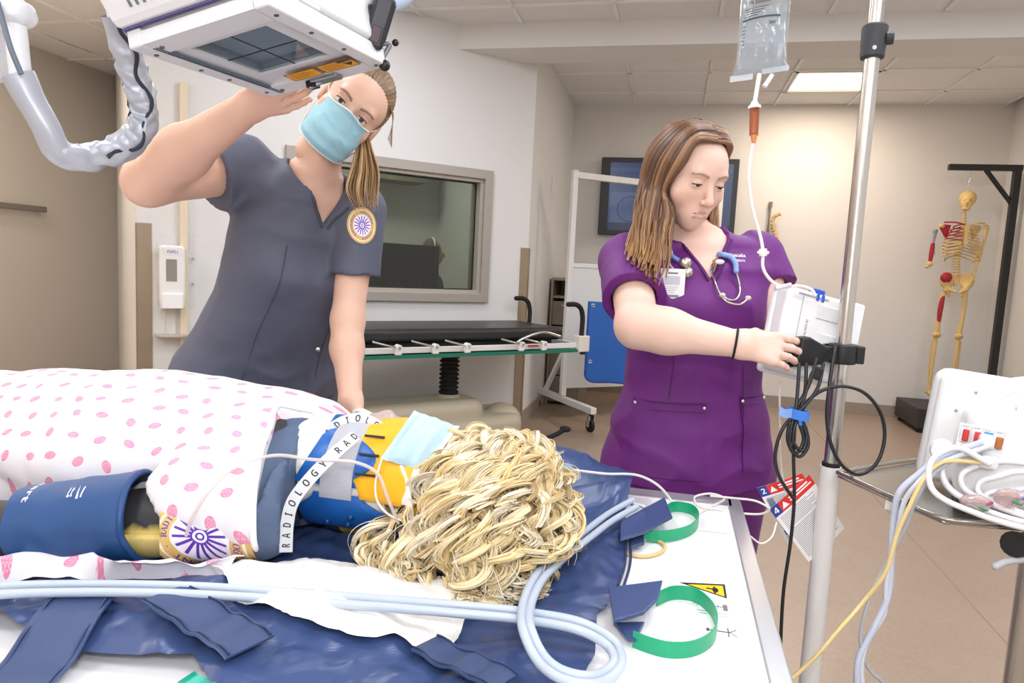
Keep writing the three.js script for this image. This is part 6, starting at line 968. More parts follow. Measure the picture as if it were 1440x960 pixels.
  // coiled white cables beside the monitor and the leads hanging over the tray edge
  const wc = mat(0xe6e7e9, 0.38), C = thing('white_cable_coil', 'loose coil of white cable lying on the tray before the monitor', 'cable', L(0.06, 0.0, 0.09));
  const ring = (cx, cy, rx, ry, k, tilt, r) => { const p = []; for (let i = 0; i < 12; i++) { const a = i / 12 * 6.283; p.push(L(cx + rx * Math.cos(a) + k * Math.sin(3 * a) * 0.006, cy + ry * Math.sin(a), 0.066 + tilt * Math.sin(a) * 0.02 + 0.006 * Math.cos(2 * a + k))); } return tube(p, r, 120, 8, true); };
  add(C, 'cable_turn', ring(0.085, 0.055, 0.098, 0.040, 1, -1, 0.0048), wc); add(C, 'cable_turn', ring(0.105, 0.05, 0.09, 0.034, 2, -0.6, 0.0048), wc); add(C, 'cable_turn', ring(0.07, 0.06, 0.112, 0.054, 0.4, -1.4, 0.0052), wc); add(C, 'cable_turn', ring(0.13, 0.035, 0.1, 0.026, 3, -0.4, 0.0045), wc);
  add(C, 'cable_run', capTube([L(0.02, 0.085, 0.075), L(-0.03, 0.10, 0.09), L(-0.06, 0.07, 0.10), L(-0.05, 0.025, 0.11), L(0.02, 0.005, 0.115), L(0.15, 0.002, 0.115)], 0.005, 60, 8), wc);
  const pl = thing('clear_plug', 'clear plastic mains plug with coloured pins in the white cable coil', 'plug', L(0.04, 0.03, 0.085));
  for (const [x, y] of [[0.012, 0.018], [0.055, 0.04]]) { const b = add(pl, 'plug_shell', netMesh((X, Y, Z) => ell(L(x, y, 0.092), 0.024, 0.015, 0.015)(X, Y, Z) + 0.002 * noise3(X * 150, Y * 150, Z * 150), L(x, y, 0.092).addScalar(-0.035), L(x, y, 0.092).addScalar(0.035), 0.003), phys(0xe9d8d8, 0.12, { transmission: 0.7, thickness: 0, ior: 1.45 })); add(b, 'pin', [cyl(L(x - 0.014, y, 0.092), L(x + 0.01, y + 0.004, 0.094), 0.0035)], mat(0xb0823a, 0.3, { metalness: 0.8 })); add(b, 'wire', tube([L(x + 0.004, y - 0.006, 0.095), L(x + 0.012, y + 0.002, 0.1), L(x + 0.022, y + 0.008, 0.094)], 0.0022, 12, 6), mat(x > 0.03 ? 0x2f55b0 : 0x9c4a6a, 0.4)); add(b, 'ground_wire', tube([L(x - 0.004, y + 0.004, 0.102), L(x + 0.006, y - 0.003, 0.105), L(x + 0.016, y - 0.006, 0.1)], 0.002, 12, 6), mat(0x1f9a62, 0.4)); }
  const lead = (name, label, col, r, pts) => solo(name, label, 'cable', capTube(pts.map(p => p.isVector3 ? p : at(...p)), r, 140, 8), mat(col, 0.4));
  const t0 = 1.21;
  lead('monitor_lead', 'thick pale blue lead from the monitor hanging over the tray edge', 0xc3cbdb, 0.0058, [L(0.004, 0.115, 0.07), [1330, 640, t0 - 0.03], [1290, 668, t0 - 0.02], [1265, 692, t0 - 0.01], [1257, 730, t0], [1254, 780, t0], [1248, 840, t0], [1225, 890, t0], [1208, 925, t0], [1205, 970, t0], [1210, 1040, t0]]);
  lead('monitor_lead', 'middle pale grey lead from the monitor hanging over the tray edge', 0xd2d6de, 0.0045, [L(0.012, 0.11, 0.075), [1322, 652, t0 - 0.035], [1288, 682, t0 - 0.03], [1272, 705, t0 - 0.02], [1262, 750, t0 - 0.01], [1246, 820, t0], [1244, 860, t0], [1222, 898, t0], [1212, 930, t0], [1216, 990, t0], [1220, 1040, t0]]);
  lead('monitor_lead', 'thin grey lead from the monitor ending in a loop near the floor', 0xaab0b6, 0.0032, [L(0.0, 0.105, 0.072), [1318, 662, t0 - 0.04], [1290, 700, t0 - 0.035], [1272, 745, t0 - 0.02], [1242, 800, t0], [1220, 850, t0], [1210, 900, t0], [1222, 940, t0], [1245, 965, t0], [1250, 1020, t0]]);
  lead('yellow_lead', 'cream yellow lead curving from the monitor down past the drip stand', 0xe2cc8e, 0.0036, [L(0.02, 0.085, 0.07), [1325, 650, t0 - 0.045], [1300, 672, t0 - 0.045], [1280, 710, t0 - 0.04], [1262, 750, t0 - 0.03], [1245, 805, t0 - 0.02], [1215, 845, t0], [1180, 885, t0], [1145, 925, t0], [1112, 955, t0], [1060, 1000, t0]]);
  solo('tray_tag', 'small white plastic tag on the edge of the steel tray', 'tag', obox(at(1252, 708, 1.28), V3(0.95, -0.1, 0).normalize(), V3(0.1, 0.95, 0).normalize(), V3(0, 0, 1), 0.016, 0.024, 0.003, 0.001), mat(0xf0f0ee, 0.4));
  const cl = thing('lead_clip', 'black clip gathering the leads at the tray edge', 'clip', at(1265, 712, 1.2)); add(cl, 'clip_body', [obox(at(1270, 708, 1.225), V3(0.8, 0.5, 0).normalize(), V3(-0.5, 0.8, 0).normalize(), V3(0, 0, 1), 0.03, 0.008, 0.012, 0.002)], black);
  solo('grey_lead_end', 'short grey lead end beside the black tray knob', 'cable', capTube([[1400, 796, 1.13], [1412, 790, 1.13], [1440, 786, 1.13], [1470, 780, 1.13]].map(p => at(...p)), 0.006, 20, 10), mat(0xb9bcc0, 0.4));
}

// ------------------------------------------------------------ people
const SK = lin(0xe2b8a0), SKP = lin(0xe9c3b0), LIPS = lin(0xc9847c), BROW = lin(0x6b4a36), BLUSH = lin(0xdd9c8a);
function headField(o = {}) {
  const eye = [-1, 1].map(s => V3(s * 0.0305, 0.008, 0.0725)), op = o.open ?? 0.0045, P = [];
  const cran = ell(V3(0, 0.034, -0.016), 0.0715, 0.086, 0.092), fore = ell(V3(0, 0.03, 0.03), 0.06, 0.06, 0.058), jaw = ell(V3(0, -0.045, 0.022), 0.052, 0.064, 0.062), chin = ell(V3(0, -0.094, 0.058), 0.021, 0.018, 0.02), mouth = ell(V3(0, -0.062, 0.058), 0.034, 0.03, 0.028);
  const nose = cone(V3(0, 0.014, 0.083), V3(0, -0.026, 0.104), 0.0065, 0.0095), tip = ell(V3(0, -0.029, 0.103), 0.0105, 0.009, 0.0095), brow = cone(V3(-0.036, 0.03, 0.075), V3(0.036, 0.03, 0.075), 0.010, 0.010);
  const ul = cone(V3(-0.016, -0.0575, 0.0835), V3(0.016, -0.0575, 0.0835), 0.0034, 0.0034), ul2 = cone(V3(-0.007, -0.0555, 0.087), V3(0.007, -0.0555, 0.087), 0.0042, 0.0042), ll = cone(V3(-0.014, -0.0665, 0.085), V3(0.014, -0.0665, 0.085), 0.005, 0.005), neck = cone(V3(0, -0.05, -0.028), V3(0, -0.14, -0.035), 0.049, 0.045);
  const f = (x, y, z) => {
    let d = smin(cran(x, y, z), fore(x, y, z), 0.03); d = smin(d, jaw(x, y, z), 0.035); d = smin(d, chin(x, y, z), 0.022); d = smin(d, mouth(x, y, z), 0.02);
    const ax = Math.abs(x); d = smin(d, Math.hypot(ax - 0.042, y + 0.024, z - 0.05) - 0.024, 0.025);
    d = smin(d, brow(x, y, z), 0.014);
    d = smax(d, -(Math.hypot((ax - 0.0315) * 0.85, (y - 0.006) * 1.25, z - 0.099) - 0.0195), 0.012);
    d = smin(d, nose(x, y, z), 0.012); d = smin(d, tip(x, y, z), 0.006); d = smin(d, Math.hypot(ax - 0.0105, y + 0.031, z - 0.095) - 0.0068, 0.005);
    d = smax(d, -(Math.hypot(ax - 0.006, (y + 0.0375) * 1.2, z - 0.099) - 0.0034), 0.002);
    // lids around the eyeballs
    const ex = ax - 0.0305, ey = y - 0.008, ez = z - 0.0725, lid = Math.hypot(ex, ey, ez) - 0.0142, slit = Math.abs(ey - (o.shift ?? 0)) - op * Math.sqrt(Math.max(0, 1 - (ex / 0.0145) ** 2));
    d = smin(d, smax(lid, -Math.max(slit, -ez), 0.0015), 0.005);
    d = smin(d, ul(x, y, z), 0.005); d = smin(d, ul2(x, y, z), 0.003); d = smin(d, ll(x, y, z), 0.005);
    d = smax(d, -(Math.max(Math.abs(y + 0.0618 - 1.2 * x * x) - 0.0008, ax - 0.02, 0.08 - z)), 0.0012);
    const ear = smax(ell(V3(0.0735, -0.004, -0.012), 0.0095, 0.031, 0.019)(ax, y, z), -ell(V3(0.083, 0.0, -0.008), 0.006, 0.019, 0.010)(ax, y, z), 0.004); d = smin(d, ear, 0.006);
    return smin(d, neck(x, y, z), 0.03);
  };
  const col = (x, y, z) => {
    let c = o.skin || SK; const ax = Math.abs(x);
    const l = Math.min(ul(x, y, z), ul2(x, y, z), ll(x, y, z)); c = mix3(c, LIPS, (1 - sstep(-0.0004, 0.0014, l)) * 0.85);
    c = mix3(c, BLUSH, 0.35 * Math.exp(-(((ax - 0.042) / 0.02) ** 2) - ((y + 0.03) / 0.02) ** 2) * (z > 0.03 ? 1 : 0) + 0.25 * Math.exp(-((ax / 0.012) ** 2) - ((y + 0.03) / 0.012) ** 2) * (z > 0.09 ? 1 : 0));
    const bt = clamp((ax - 0.014) / 0.034), by = 0.0265 + 0.007 * Math.sin(bt * 2.4) - 0.003 * bt; if (z > 0.04 && ax > 0.012 && ax < 0.05) c = mix3(c, o.brow || BROW, 0.8 * (1 - sstep(0.0018 * (1.2 - 0.6 * bt), 0.0042 * (1.2 - 0.5 * bt), Math.abs(y - by))));
    const n = noise3(x * 60, y * 60, z * 60); return [c[0] * (1 + 0.02 * n), c[1] * (1 + 0.03 * n), c[2] * (1 + 0.03 * n)];
  };
  return { f, col, eye };
}
function eyesOf(parent, hm, s, look, iris, op, shift = 0) {
  for (const k of [-1, 1]) {
    const c = V3(k * 0.0305, 0.008, 0.0725).applyMatrix4(hm), d = look.clone().normalize();
    const e = add(parent, 'eye', ball(c, 0.0128 * s, 1, 1, 1, 24), mat(0xe9e4de, 0.15));
    const disc = (r, z, m, nm) => { const g = new THREE.SphereGeometry(0.0130 * s, 24, 12, 0, 6.2832, 0, r); g.applyQuaternion(new THREE.Quaternion().setFromUnitVectors(up, d)); g.scale(1, 1, 1); add(e, nm, g.translate(c.x + d.x * z, c.y + d.y * z, c.z + d.z * z), m); };
    disc(0.44, 0.0001, mat(iris, 0.12), 'iris'); disc(0.19, 0.0003, mat(0x0c0a0a, 0.1), 'pupil');
    const lash = []; for (let i = 0; i <= 8; i++) { const q = (i / 8 - 0.5) * 2, ex = q * 0.0135, ey = shift + op * Math.sqrt(Math.max(0, 1 - (ex / 0.0145) ** 2)) + 0.0004, r = 0.0147; lash.push(V3(k * 0.0305 + ex, 0.008 + ey, 0.0725 + Math.sqrt(Math.max(0, r * r - ex * ex - ey * ey))).applyMatrix4(hm)); }
    add(e, 'lashes', tube(lash, 0.0011 * s, 24, 6), mat(0x2a1c16, 0.6));
  }
}
// palm and five fingers: wrist point, finger direction, back-of-hand normal, side of the thumb
function hand(w, dir, nrm, side, curls, thumb, s = 1) {
  dir = dir.clone().normalize(); nrm = nrm.clone().addScaledVector(dir, -nrm.dot(dir)).normalize(); const sd = dir.clone().cross(nrm).multiplyScalar(side).normalize();   // sd points to the thumb side
  const L = [], K = [0.030, 0.0105, -0.0095, -0.028], len = [0.068, 0.076, 0.070, 0.055], kn = [0.083, 0.087, 0.082, 0.074], tips = [];
  const pt = (a, b, c) => w.clone().addScaledVector(dir, a * s).addScaledVector(sd, b * s).addScaledVector(nrm, c * s);
  for (let i = 0; i < 4; i++) {
    const k = pt(kn[i], K[i], 0); L.push(cone(pt(0.004, K[i] * 0.5, 0), k, 0.0145 * s, 0.0108 * s));
    let a = 0, p = k; const ph = [0.45, 0.31, 0.24], sp = (1.5 - i) * 0.035;
    for (let j = 0; j < 3; j++) { a += curls[i][j]; const d = dir.clone().multiplyScalar(Math.cos(a)).addScaledVector(nrm, -Math.sin(a)).addScaledVector(sd, sp).normalize(), q = p.clone().addScaledVector(d, len[i] * ph[j] * s); const r0 = [0.0092, 0.0083, 0.0076][j], r1 = [0.0083, 0.0076, 0.0064][j]; L.push(cone(p, q, r0 * s * (i === 3 ? 0.88 : 1), r1 * s * (i === 3 ? 0.88 : 1))); p = q; if (j === 2) tips.push([q, d]); }
  }
  let p = pt(0.018, 0.022, -0.004); const q1 = pt(thumb[0][0], thumb[0][1], thumb[0][2]), q2 = pt(...thumb[1]), q3 = pt(...thumb[2]);
  L.push(cone(p, q1, 0.016 * s, 0.0115 * s), cone(q1, q2, 0.0108 * s, 0.0095 * s), cone(q2, q3, 0.0094 * s, 0.0075 * s)); tips.push([q3, q3.clone().sub(q2).normalize()]);
  const fs = L, f = (x, y, z) => { let d = 1e3; for (let i = 0; i < 4; i++) d = smin(d, fs[i * 4](x, y, z), 0.012); let m = d; for (let i = 0; i < 4; i++) { let e = fs[i * 4 + 1](x, y, z); e = smin(e, fs[i * 4 + 2](x, y, z), 0.003); e = smin(e, fs[i * 4 + 3](x, y, z), 0.003); m = smin(m, e, 0.004); } let t = smin(fs[16](x, y, z), fs[17](x, y, z), 0.004); t = smin(t, fs[18](x, y, z), 0.004); return smin(m, t, 0.008); };
  return { f, tips, nrm, sd, dir };
}
function around(c, r) { return [c.clone().addScalar(-r), c.clone().addScalar(r)]; }
function hull(pts, r) { const lo = V3(1e9, 1e9, 1e9), hi = V3(-1e9, -1e9, -1e9); for (const p of pts) { lo.min(p); hi.max(p); } return [lo.addScalar(-r), hi.addScalar(r)]; }
function torsoFrame(O, Y, F) { const y = Y.clone().normalize(), z = F.clone().addScaledVector(y, -F.dot(y)).normalize(), x = y.clone().cross(z); return frameM(O, x, y, z); }
const XA = V3(1, 0, 0), ZA = V3(0, 0, 1);
const scrub = (c) => phys(c, 0.62, { bumpMap: weaveBump, bumpScale: 0.00018, sheen: 0.25, sheenRoughness: 0.5, sheenColor: new THREE.Color(c).lerp(new THREE.Color(0xffffff), 0.35) });
const skinM = phys(0xffffff, 0.5, { vertexColors: true, sheen: 0.15, sheenColor: new THREE.Color(0xffc9b0), sheenRoughness: 0.6 });
function nails(parent, h, s = 1) { h.tips.forEach(([q, d], i) => { const n = i === 4 ? h.sd.clone().multiplyScalar(0.6).addScaledVector(h.nrm, 0.7).normalize() : h.nrm.clone().addScaledVector(d, -h.nrm.dot(d)).normalize(), b = d.clone().cross(n).normalize(), c = q.clone().addScaledVector(n, 0.0056 * s).addScaledVector(d, 0.001); add(parent, 'fingernail', xf(ball(V3(0, 0, 0), 1, 0.0042 * s, 0.0012, 0.0055 * s, 10), frameM(c, b, n, d)), mat(0xe8bfb0, 0.3)); }); }

// ---------- person in dark grey scrubs, arm raised to the x-ray head
{
  const O = at(356, 572, 1.865), Yv = at(448, 250, 1.63).sub(O), F = camera.position.clone().sub(O).setY(0).normalize().applyAxisAngle(up, 0.3);
  const tm = torsoFrame(O, Yv, F);
  const per = thing('person', 'person in dark grey scrubs and a face mask reaching up to the x-ray head', 'person', O.clone().setY(0));
  const rows = (k) => [[-0.26, 0, -0.01, 0.215, 0.125], [0, 0, -0.005, 0.222, 0.13], [0.10, -0.004, 0, 0.208, 0.13], [0.22, 0.0, 0.0, 0.173, 0.118], [0.31, 0.004, 0.004, 0.168, 0.122], [0.40, 0.004, 0.008, 0.169, 0.124], [0.49, 0.004, -0.004, 0.168, 0.102], [0.565, 0.004, -0.018, 0.12, 0.078], [0.62, 0, -0.022, 0.066, 0.058]].map(r => [(r[0] > 0 ? r[0] * 1.07 : r[0]) - k * 0.5, r[1], r[2], r[3] - k, r[4] - k]);
  const S1 = at(338, 236, 1.62), E1 = at(208, 256, 1.47), W1 = at(348, 152, 1.335), S2 = at(505, 296, 1.68), E2 = at(489, 450, 1.66), W2 = at(493, 560, 1.58);
  const HC = at(493, 156, 1.565), upH = at(526, 119, 1.56).sub(HC).normalize(), FH = camera.position.clone().sub(HC).normalize(), fz = FH.addScaledVector(upH, -FH.dot(upH)).addScaledVector(upH, -0.10).normalize(), ux = upH.clone().addScaledVector(fz, -upH.dot(fz)).normalize(), hx = ux.clone().cross(fz);
  const hs = 0.93, hm = new THREE.Matrix4().makeBasis(hx.clone().multiplyScalar(hs), ux.clone().multiplyScalar(hs), fz.clone().multiplyScalar(hs)).setPosition(HC);
  const hd = headField({ open: 0.0052, brow: lin(0x5e4330) }), hf0 = posed(hd.f, hm), hf = (x, y, z) => hf0(x, y, z) * hs;
  const tl = posed(loft(rows(0.012), XA, ZA), tm), neckB = V3(0.004, 0.585, -0.02).applyMatrix4(tm), neckT = V3(0, -0.10, -0.03).applyMatrix4(hm);
  const neck = cone(neckB, neckT, 0.058, 0.047), arm1 = blend([cone(S1, E1, 0.060, 0.046), cone(E1, at(258, 214, 1.42), 0.047, 0.050), cone(at(258, 214, 1.42), W1, 0.049, 0.030)], 0.03), arm2 = blend([cone(S2, E2, 0.047, 0.037), cone(E2, at(488, 490, 1.64), 0.036, 0.036), cone(at(488, 490, 1.64), W2, 0.036, 0.026)], 0.025);
  const coll = V3(-0.749, 1.552, -1.206);
  const hnd = hand(W1, at(404, 136, 1.30).sub(W1), V3(0.10, -0.9, 0.42), -1, [[0.12, 0.25, 0.2], [0.1, 0.22, 0.2], [0.1, 0.2, 0.2], [0.05, 0.2, 0.15]], [[0.045, 0.036, -0.004], [0.08, 0.036, -0.004], [0.112, 0.030, -0.004]], 0.95);
  const hn2 = hand(W2, at(497, 630, 1.56).sub(W2), V3(0.3, 0, -1), 1, [[0.2, 0.4, 0.3], [0.25, 0.4, 0.3], [0.3, 0.4, 0.3], [0.3, 0.4, 0.3]], [[0.05, 0.035, -0.01], [0.08, 0.038, -0.02], [0.1, 0.034, -0.028]], 0.92);
  const body = blend([tl, neck, arm1, arm2], 0.035);
  const sk = (x, y, z) => { const n = noise3(x * 30, y * 30, z * 30); return [SK[0] * (1 + 0.02 * n), SK[1] * (1 + 0.035 * n), SK[2] * (1 + 0.04 * n)]; };
  const [a0, a1] = hull([S1, E1, W1], 0.09), [b0, b1] = hull([S2, E2, W2], 0.08), [t0, t1] = hull([O, neckB, neckT], 0.2);
  const handsW = (arm, h, w) => (x, y, z) => smin(arm(x, y, z), h.f(x, y, z), 0.02);
  add(per, 'body', [netMesh((x, y, z) => tl(x, y, z) + 0.012, t0, t1, 0.02, sk), netMesh(blend([neck, tl], 0.04), ...hull([neckB.clone().addScaledVector(Yv.clone().normalize(), -0.14), neckT], 0.12), 0.007, sk), netMesh(arm1, a0, a1, 0.006, sk), netMesh(arm2, b0, b1, 0.006, sk), netMesh(handsW(cone(E1, W1, 0.03, 0.028), hnd), ...around(W1.clone().lerp(at(402, 139, 1.30), 0.9), 0.115), 0.003, sk), netMesh(handsW(cone(E2, W2, 0.03, 0.0255), hn2), ...around(W2.clone().add(V3(0, -0.09, 0)), 0.11), 0.0035, sk), netMesh(hf, ...hull([HC, V3(0, 0.06, 0.03).applyMatrix4(hm), V3(0, -0.08, 0.0).applyMatrix4(hm)], 0.085), 0.0023, (x, y, z) => { const p = V3(x, y, z).applyMatrix4(hm.clone().invert()); return hd.col(p.x, p.y, p.z); })], skinM);
  eyesOf(per, hm, hs, camera.position.clone().sub(HC), 0x5a4a38, 0.0052);
  nails(per, hnd, 0.95);
  // scrub top
  const fold = (x, y, z) => { const q = V3(x, y, z).applyMatrix4(tmi), a = noise3(q.x * 7 + q.y * 3, q.y * 5, q.z * 5); return 0.0035 * a + 0.010 * (1 - Math.abs(noise3(q.x * 8 - q.y * 9, q.y * 13 + q.x * 6 + a, q.z * 6))) * sstep(0.42, 0.05, q.y) + 0.005 * (1 - Math.abs(noise3(q.x * 13 + 3 + q.y * 3, q.y * 6, 5))) + 0.0012 * noise3(q.x * 40, q.y * 30, q.z * 40); };
  const tmi = tm.clone().invert();
  const tc = posed(loft(rows(0), XA, ZA), tm), sl1 = cone(S1, at(300, 248, 1.575), 0.073, 0.074), sl2 = cone(S2, at(497, 384, 1.675), 0.064, 0.062), shl = cone(V3(-0.082, 0.60, -0.02).applyMatrix4(tm), S1, 0.046, 0.066), shr = cone(V3(0.08, 0.595, -0.02).applyMatrix4(tm), S2, 0.046, 0.058);
  const d1 = at(300, 248, 1.575), n1v = E1.clone().sub(S1).normalize(), d2 = at(497, 386, 1.675), n2v = V3(-0.05, -1, 0).normalize();
  const skinAll = blend([arm1, arm2], 0.01), lowCut = -0.2;
  const top = (x, y, z) => {
    let d = blendT(x, y, z); d -= 0.001; d += fold(x, y, z) * -1 + 0.004;
    const q = V3(x, y, z).applyMatrix4(tmi); d = Math.max(d, lowCut - q.y);
    const v = Math.max(Math.abs(q.x - 0.014) * 0.89 - (q.y - 0.564) * 0.46, -(q.z - 0.0)); d = smax(d, -v, 0.006);
    return smax(d, -(neck(x, y, z) - 0.016), 0.008);
  };
  const bl = [tc, shl, shr, sl1, sl2]; function blendT(x, y, z) { const c1 = (x - d1.x) * n1v.x + (y - d1.y) * n1v.y + (z - d1.z) * n1v.z, c2 = (x - d2.x) * n2v.x + (y - d2.y) * n2v.y + (z - d2.z) * n2v.z; return smin(smin(smin(smin(tc(x, y, z), shl(x, y, z), 0.05), shr(x, y, z), 0.05), Math.max(sl1(x, y, z), c1, -(arm1(x, y, z) - 0.004)), 0.03), Math.max(sl2(x, y, z), c2, -(arm2(x, y, z) - 0.004)), 0.012); }
  const grey = scrub(0x555969), T = add(per, 'scrub_top', netMesh(top, ...hull([[-1, -1], [-1, 1], [1, -1], [1, 1]].map(([a, b]) => V3(a * 0.21, -0.2, b * 0.14).applyMatrix4(tm)).concat([ V3(0, 0.6, 0).applyMatrix4(tm), d1, d2, S2, S1]), 0.085), 0.0048), grey);
  const W = (x, y, z = 0.12) => V3(x, y, z).applyMatrix4(tm), Fw = V3(0, 0, 1).transformDirection(tm);
  add(T, 'chest_emblem', patchOn(top, at(514, 317, 1.58), camera.position.clone().sub(at(514, 317, 1.58)).normalize().lerp(V3(1, 0, 0), 0.18), V3(-0.1, 1, 0), 0.068, 0.084, 24, 24, 0.0015, 'disc'), mat(0xffffff, 0.6, { map: sealTex, side: THREE.DoubleSide }));
  for (const [x0, y0, w, h] of [[-0.12, 0.03, 0.15, 0.16], [0.11, 0.03, 0.13, 0.15]]) { const pk = add(T, 'pocket', patchOn(top, W(x0, y0), V3(x0 * 1.6, 0, 1).transformDirection(tm), V3(0, 1, 0).transformDirection(tm), w, h, 16, 16, 0.0035), scrub(0x535767)); pk.material.side = THREE.DoubleSide; add(pk, 'pocket_hem', traceOn(top, [-0.5, -0.25, 0, 0.25, 0.5].map(k => W(x0 + k * w, y0 + h / 2 - 0.012 * Math.cos(k * 3.1), 0.12)), V3(x0 * 1.6, 0, 1).transformDirection(tm), 0.0022, 0.004), scrub(0x474b5a)); }
  const seamM = scrub(0x454958);
  add(T, 'seam', traceOn(top, [[-0.065, 0.51], [-0.07, 0.43], [-0.085, 0.28], [-0.09, 0.18], [-0.105, 0.05]].map(p => W(...p)), Fw, 0.0013, 0), seamM); add(T, 'seam', traceOn(top, [[0.09, 0.47], [0.085, 0.36], [0.085, 0.22], [0.1, 0.1], [0.11, 0.04]].map(p => W(...p)), Fw, 0.0013, 0), seamM);
  for (const s of [-1, 1]) add(T, 'neck_band', traceOn(top, [0.562, 0.575, 0.588, 0.6, 0.612, 0.625].map(y => W(0.014 + s * ((y - 0.564) * 0.517 + 0.008), y)), Fw, 0.0034, 0.0005), seamM);
  add(T, 'pocket_clip', ball(at(447, 491, 1.64), 0.006, 1, 1, 0.6), chrome);
  // trousers and shoes behind the table
  const hipL = W(-0.09, -0.1, 0), hipR = W(0.09, -0.1, 0), fl = (p, y, dx = 0) => V3(p.x + dx, y, p.z);
  const tr = blend([cone(hipL, fl(hipL, 0.45), 0.105, 0.078), cone(fl(hipL, 0.45), fl(hipL, 0.07), 0.078, 0.07), cone(hipR, fl(hipR, 0.45), 0.105, 0.078), cone(fl(hipR, 0.45), fl(hipR, 0.07), 0.078, 0.07)], 0.03);
  add(per, 'trousers', netMesh((x, y, z) => tr(x, y, z) + 0.004 * noise3(x * 16, y * 8, z * 16), ...hull([hipL, hipR, fl(hipL, 0.1)], 0.13), 0.014), grey);
  for (const h of [hipL, hipR]) add(per, 'shoe', netMesh((x, y, z) => Math.max(blend([ell(V3(h.x, 0.04, h.z - 0.02), 0.045, 0.055, 0.07), ell(V3(h.x + 0.02, 0.03, h.z + 0.09), 0.045, 0.04, 0.085)], 0.03)(x, y, z), 0.002 - y), V3(h.x - 0.1, -0.01, h.z - 0.13), V3(h.x + 0.12, 0.14, h.z + 0.22), 0.009), mat(0x2a2b2e, 0.6));
  // hair: cap pulled back into a tail
  const hm2 = hm.clone().invert(), hcol = (x, y, z) => { const p = V3(x, y, z).applyMatrix4(hm2), k = 0.5 + 0.5 * noise3(Math.atan2(p.x, p.y - 0.02) * 14, p.z * 6, 3), q = 0.5 + 0.5 * noise3(Math.atan2(p.x, p.y - 0.02) * 40, p.z * 10, 7); return mix3(mix3(lin(0x4e3a28), lin(0x9a7850), k * 0.8), lin(0xb39268), q * 0.3); };
  const cap = (x, y, z) => { const p = V3(x, y, z).applyMatrix4(hm2); let d = ell(V3(0, 0.036, -0.020), 0.0765, 0.0915, 0.0965)(p.x, p.y, p.z); d = Math.max(d, -(Math.hypot(p.x * 1.0, (p.y + 0.012) * 0.78, p.z - 0.088) - 0.0765)); d = Math.max(d, p.z - 0.055); d = Math.max(d, -(p.y + 0.055)); d += 0.0010 * Math.sin(Math.atan2(p.x, p.y - 0.02) * 60 + p.z * 30) ; return (d - 0.002) * hs; };
  const hair = add(per, 'hair', netMesh(cap, ...around(HC, 0.14), 0.0028, hcol), mat(0xffffff, 0.45, { vertexColors: true }));
  const r = rng(31), tail = [], c0 = V3(0.02, 0.0, -0.105).applyMatrix4(hm);
  for (let i = 0; i < 90; i++) { const a = (r() - 0.5), b = (r() - 0.5), c1 = [lin(0x8a683f), lin(0xb08a58), lin(0x6e5234), lin(0xc9a573)][Math.floor(r() * 4)]; tail.push(taper([c0.clone().add(V3(a * 0.03, b * 0.03, 0)), at(512 + a * 20, 208 + b * 8, 1.585 + b * 0.03), at(513 + a * 40, 240, 1.575 + b * 0.04), at(510 + a * 46, 268, 1.565 + b * 0.04), at(514 + a * 30 + (r() - 0.5) * 8, 285 + r() * 14, 1.56 + b * 0.03)], k => 0.0036 * (1.05 - k * k), 20, 5, () => c1)); }
  for (let i = 0; i < 14; i++) { const a = r(); tail.push(taper([V3(0.074, 0.05 - a * 0.04, -0.02).applyMatrix4(hm), at(549 + a * 4, 150 + a * 8, 1.55), at(552, 172 + a * 6, 1.55), at(545 + a * 6, 196 + a * 12, 1.55)], [0.0007, 0.0004], 14, 4, () => lin(0x7a5c3c))); }
  add(hair, 'ponytail', tail, mat(0xffffff, 0.42, { vertexColors: true }));
  // face mask
  const mk = thing('face_mask', 'light blue surgical mask worn by the person in grey scrubs', 'mask', HC.clone());
  const HL = (x, y, z) => V3(x, y, z).applyMatrix4(hm), mf = (u, v) => { const x = (u - 0.5) * 2, yv = lerp(-0.106, -0.002, v), top2 = v > 0.75 ? (v - 0.75) * 4 : 0, w = 0.066 * (1 - 0.12 * Math.abs(v - 0.55)), e = Math.cos(x * 1.45), X = Math.sin(x * 1.5) * w; const nz = 0.096 + 0.014 * Math.exp(-((v - 0.45) ** 2) / 0.08) + 0.010 * top2 * Math.exp(-x * x * 14); const zz = 0.02 + (nz - 0.02 + 0.012) * Math.pow(Math.max(0, e), 0.85); const pl = 0.0016 * Math.sin(v * 19) * (1 - 0.5 * Math.abs(x)) + 0.003 * (1 - Math.abs(noise3(x * 3 + 4, v * 6 + x * 2, 3))) ; return HL(X, yv + (v > 0.8 ? 0.010 * Math.exp(-x * x * 10) : 0) + (v < 0.2 ? -0.006 * (1 - x * x) * (1 - v * 5) : 0), zz + pl - (v < 0.12 ? 0.02 * (0.12 - v) / 0.12 : 0)); };
  add(mk, 'mask_cloth', grid(50, 44, mf), mat(0x9fd0dd, 0.85, { side: THREE.DoubleSide, bumpMap: speckBump, bumpScale: 0.0004 }));
  add(mk, 'edge_binding', [tube(Array.from({ length: 21 }, (_, i) => mf(i / 20, 1)), 0.0018, 80, 6), tube(Array.from({ length: 21 }, (_, i) => mf(i / 20, 0)), 0.0018, 80, 6)], mat(0xdeeef2, 0.8));
  for (const s of [0, 1]) for (const g of [tube([mf(s, 0.98), HL((s - 0.5) * 0.148, 0.012, 0.0), HL((s - 0.5) * 0.15, 0.02, -0.02)], 0.0013, 16, 6), tube([mf(s, 0.06), HL((s - 0.5) * 0.148, -0.04, 0.0), HL((s - 0.5) * 0.15, -0.02, -0.025)], 0.0013, 16, 6)]) add(mk, 'ear_loop', g, mat(0xf2f2f0, 0.8));
}

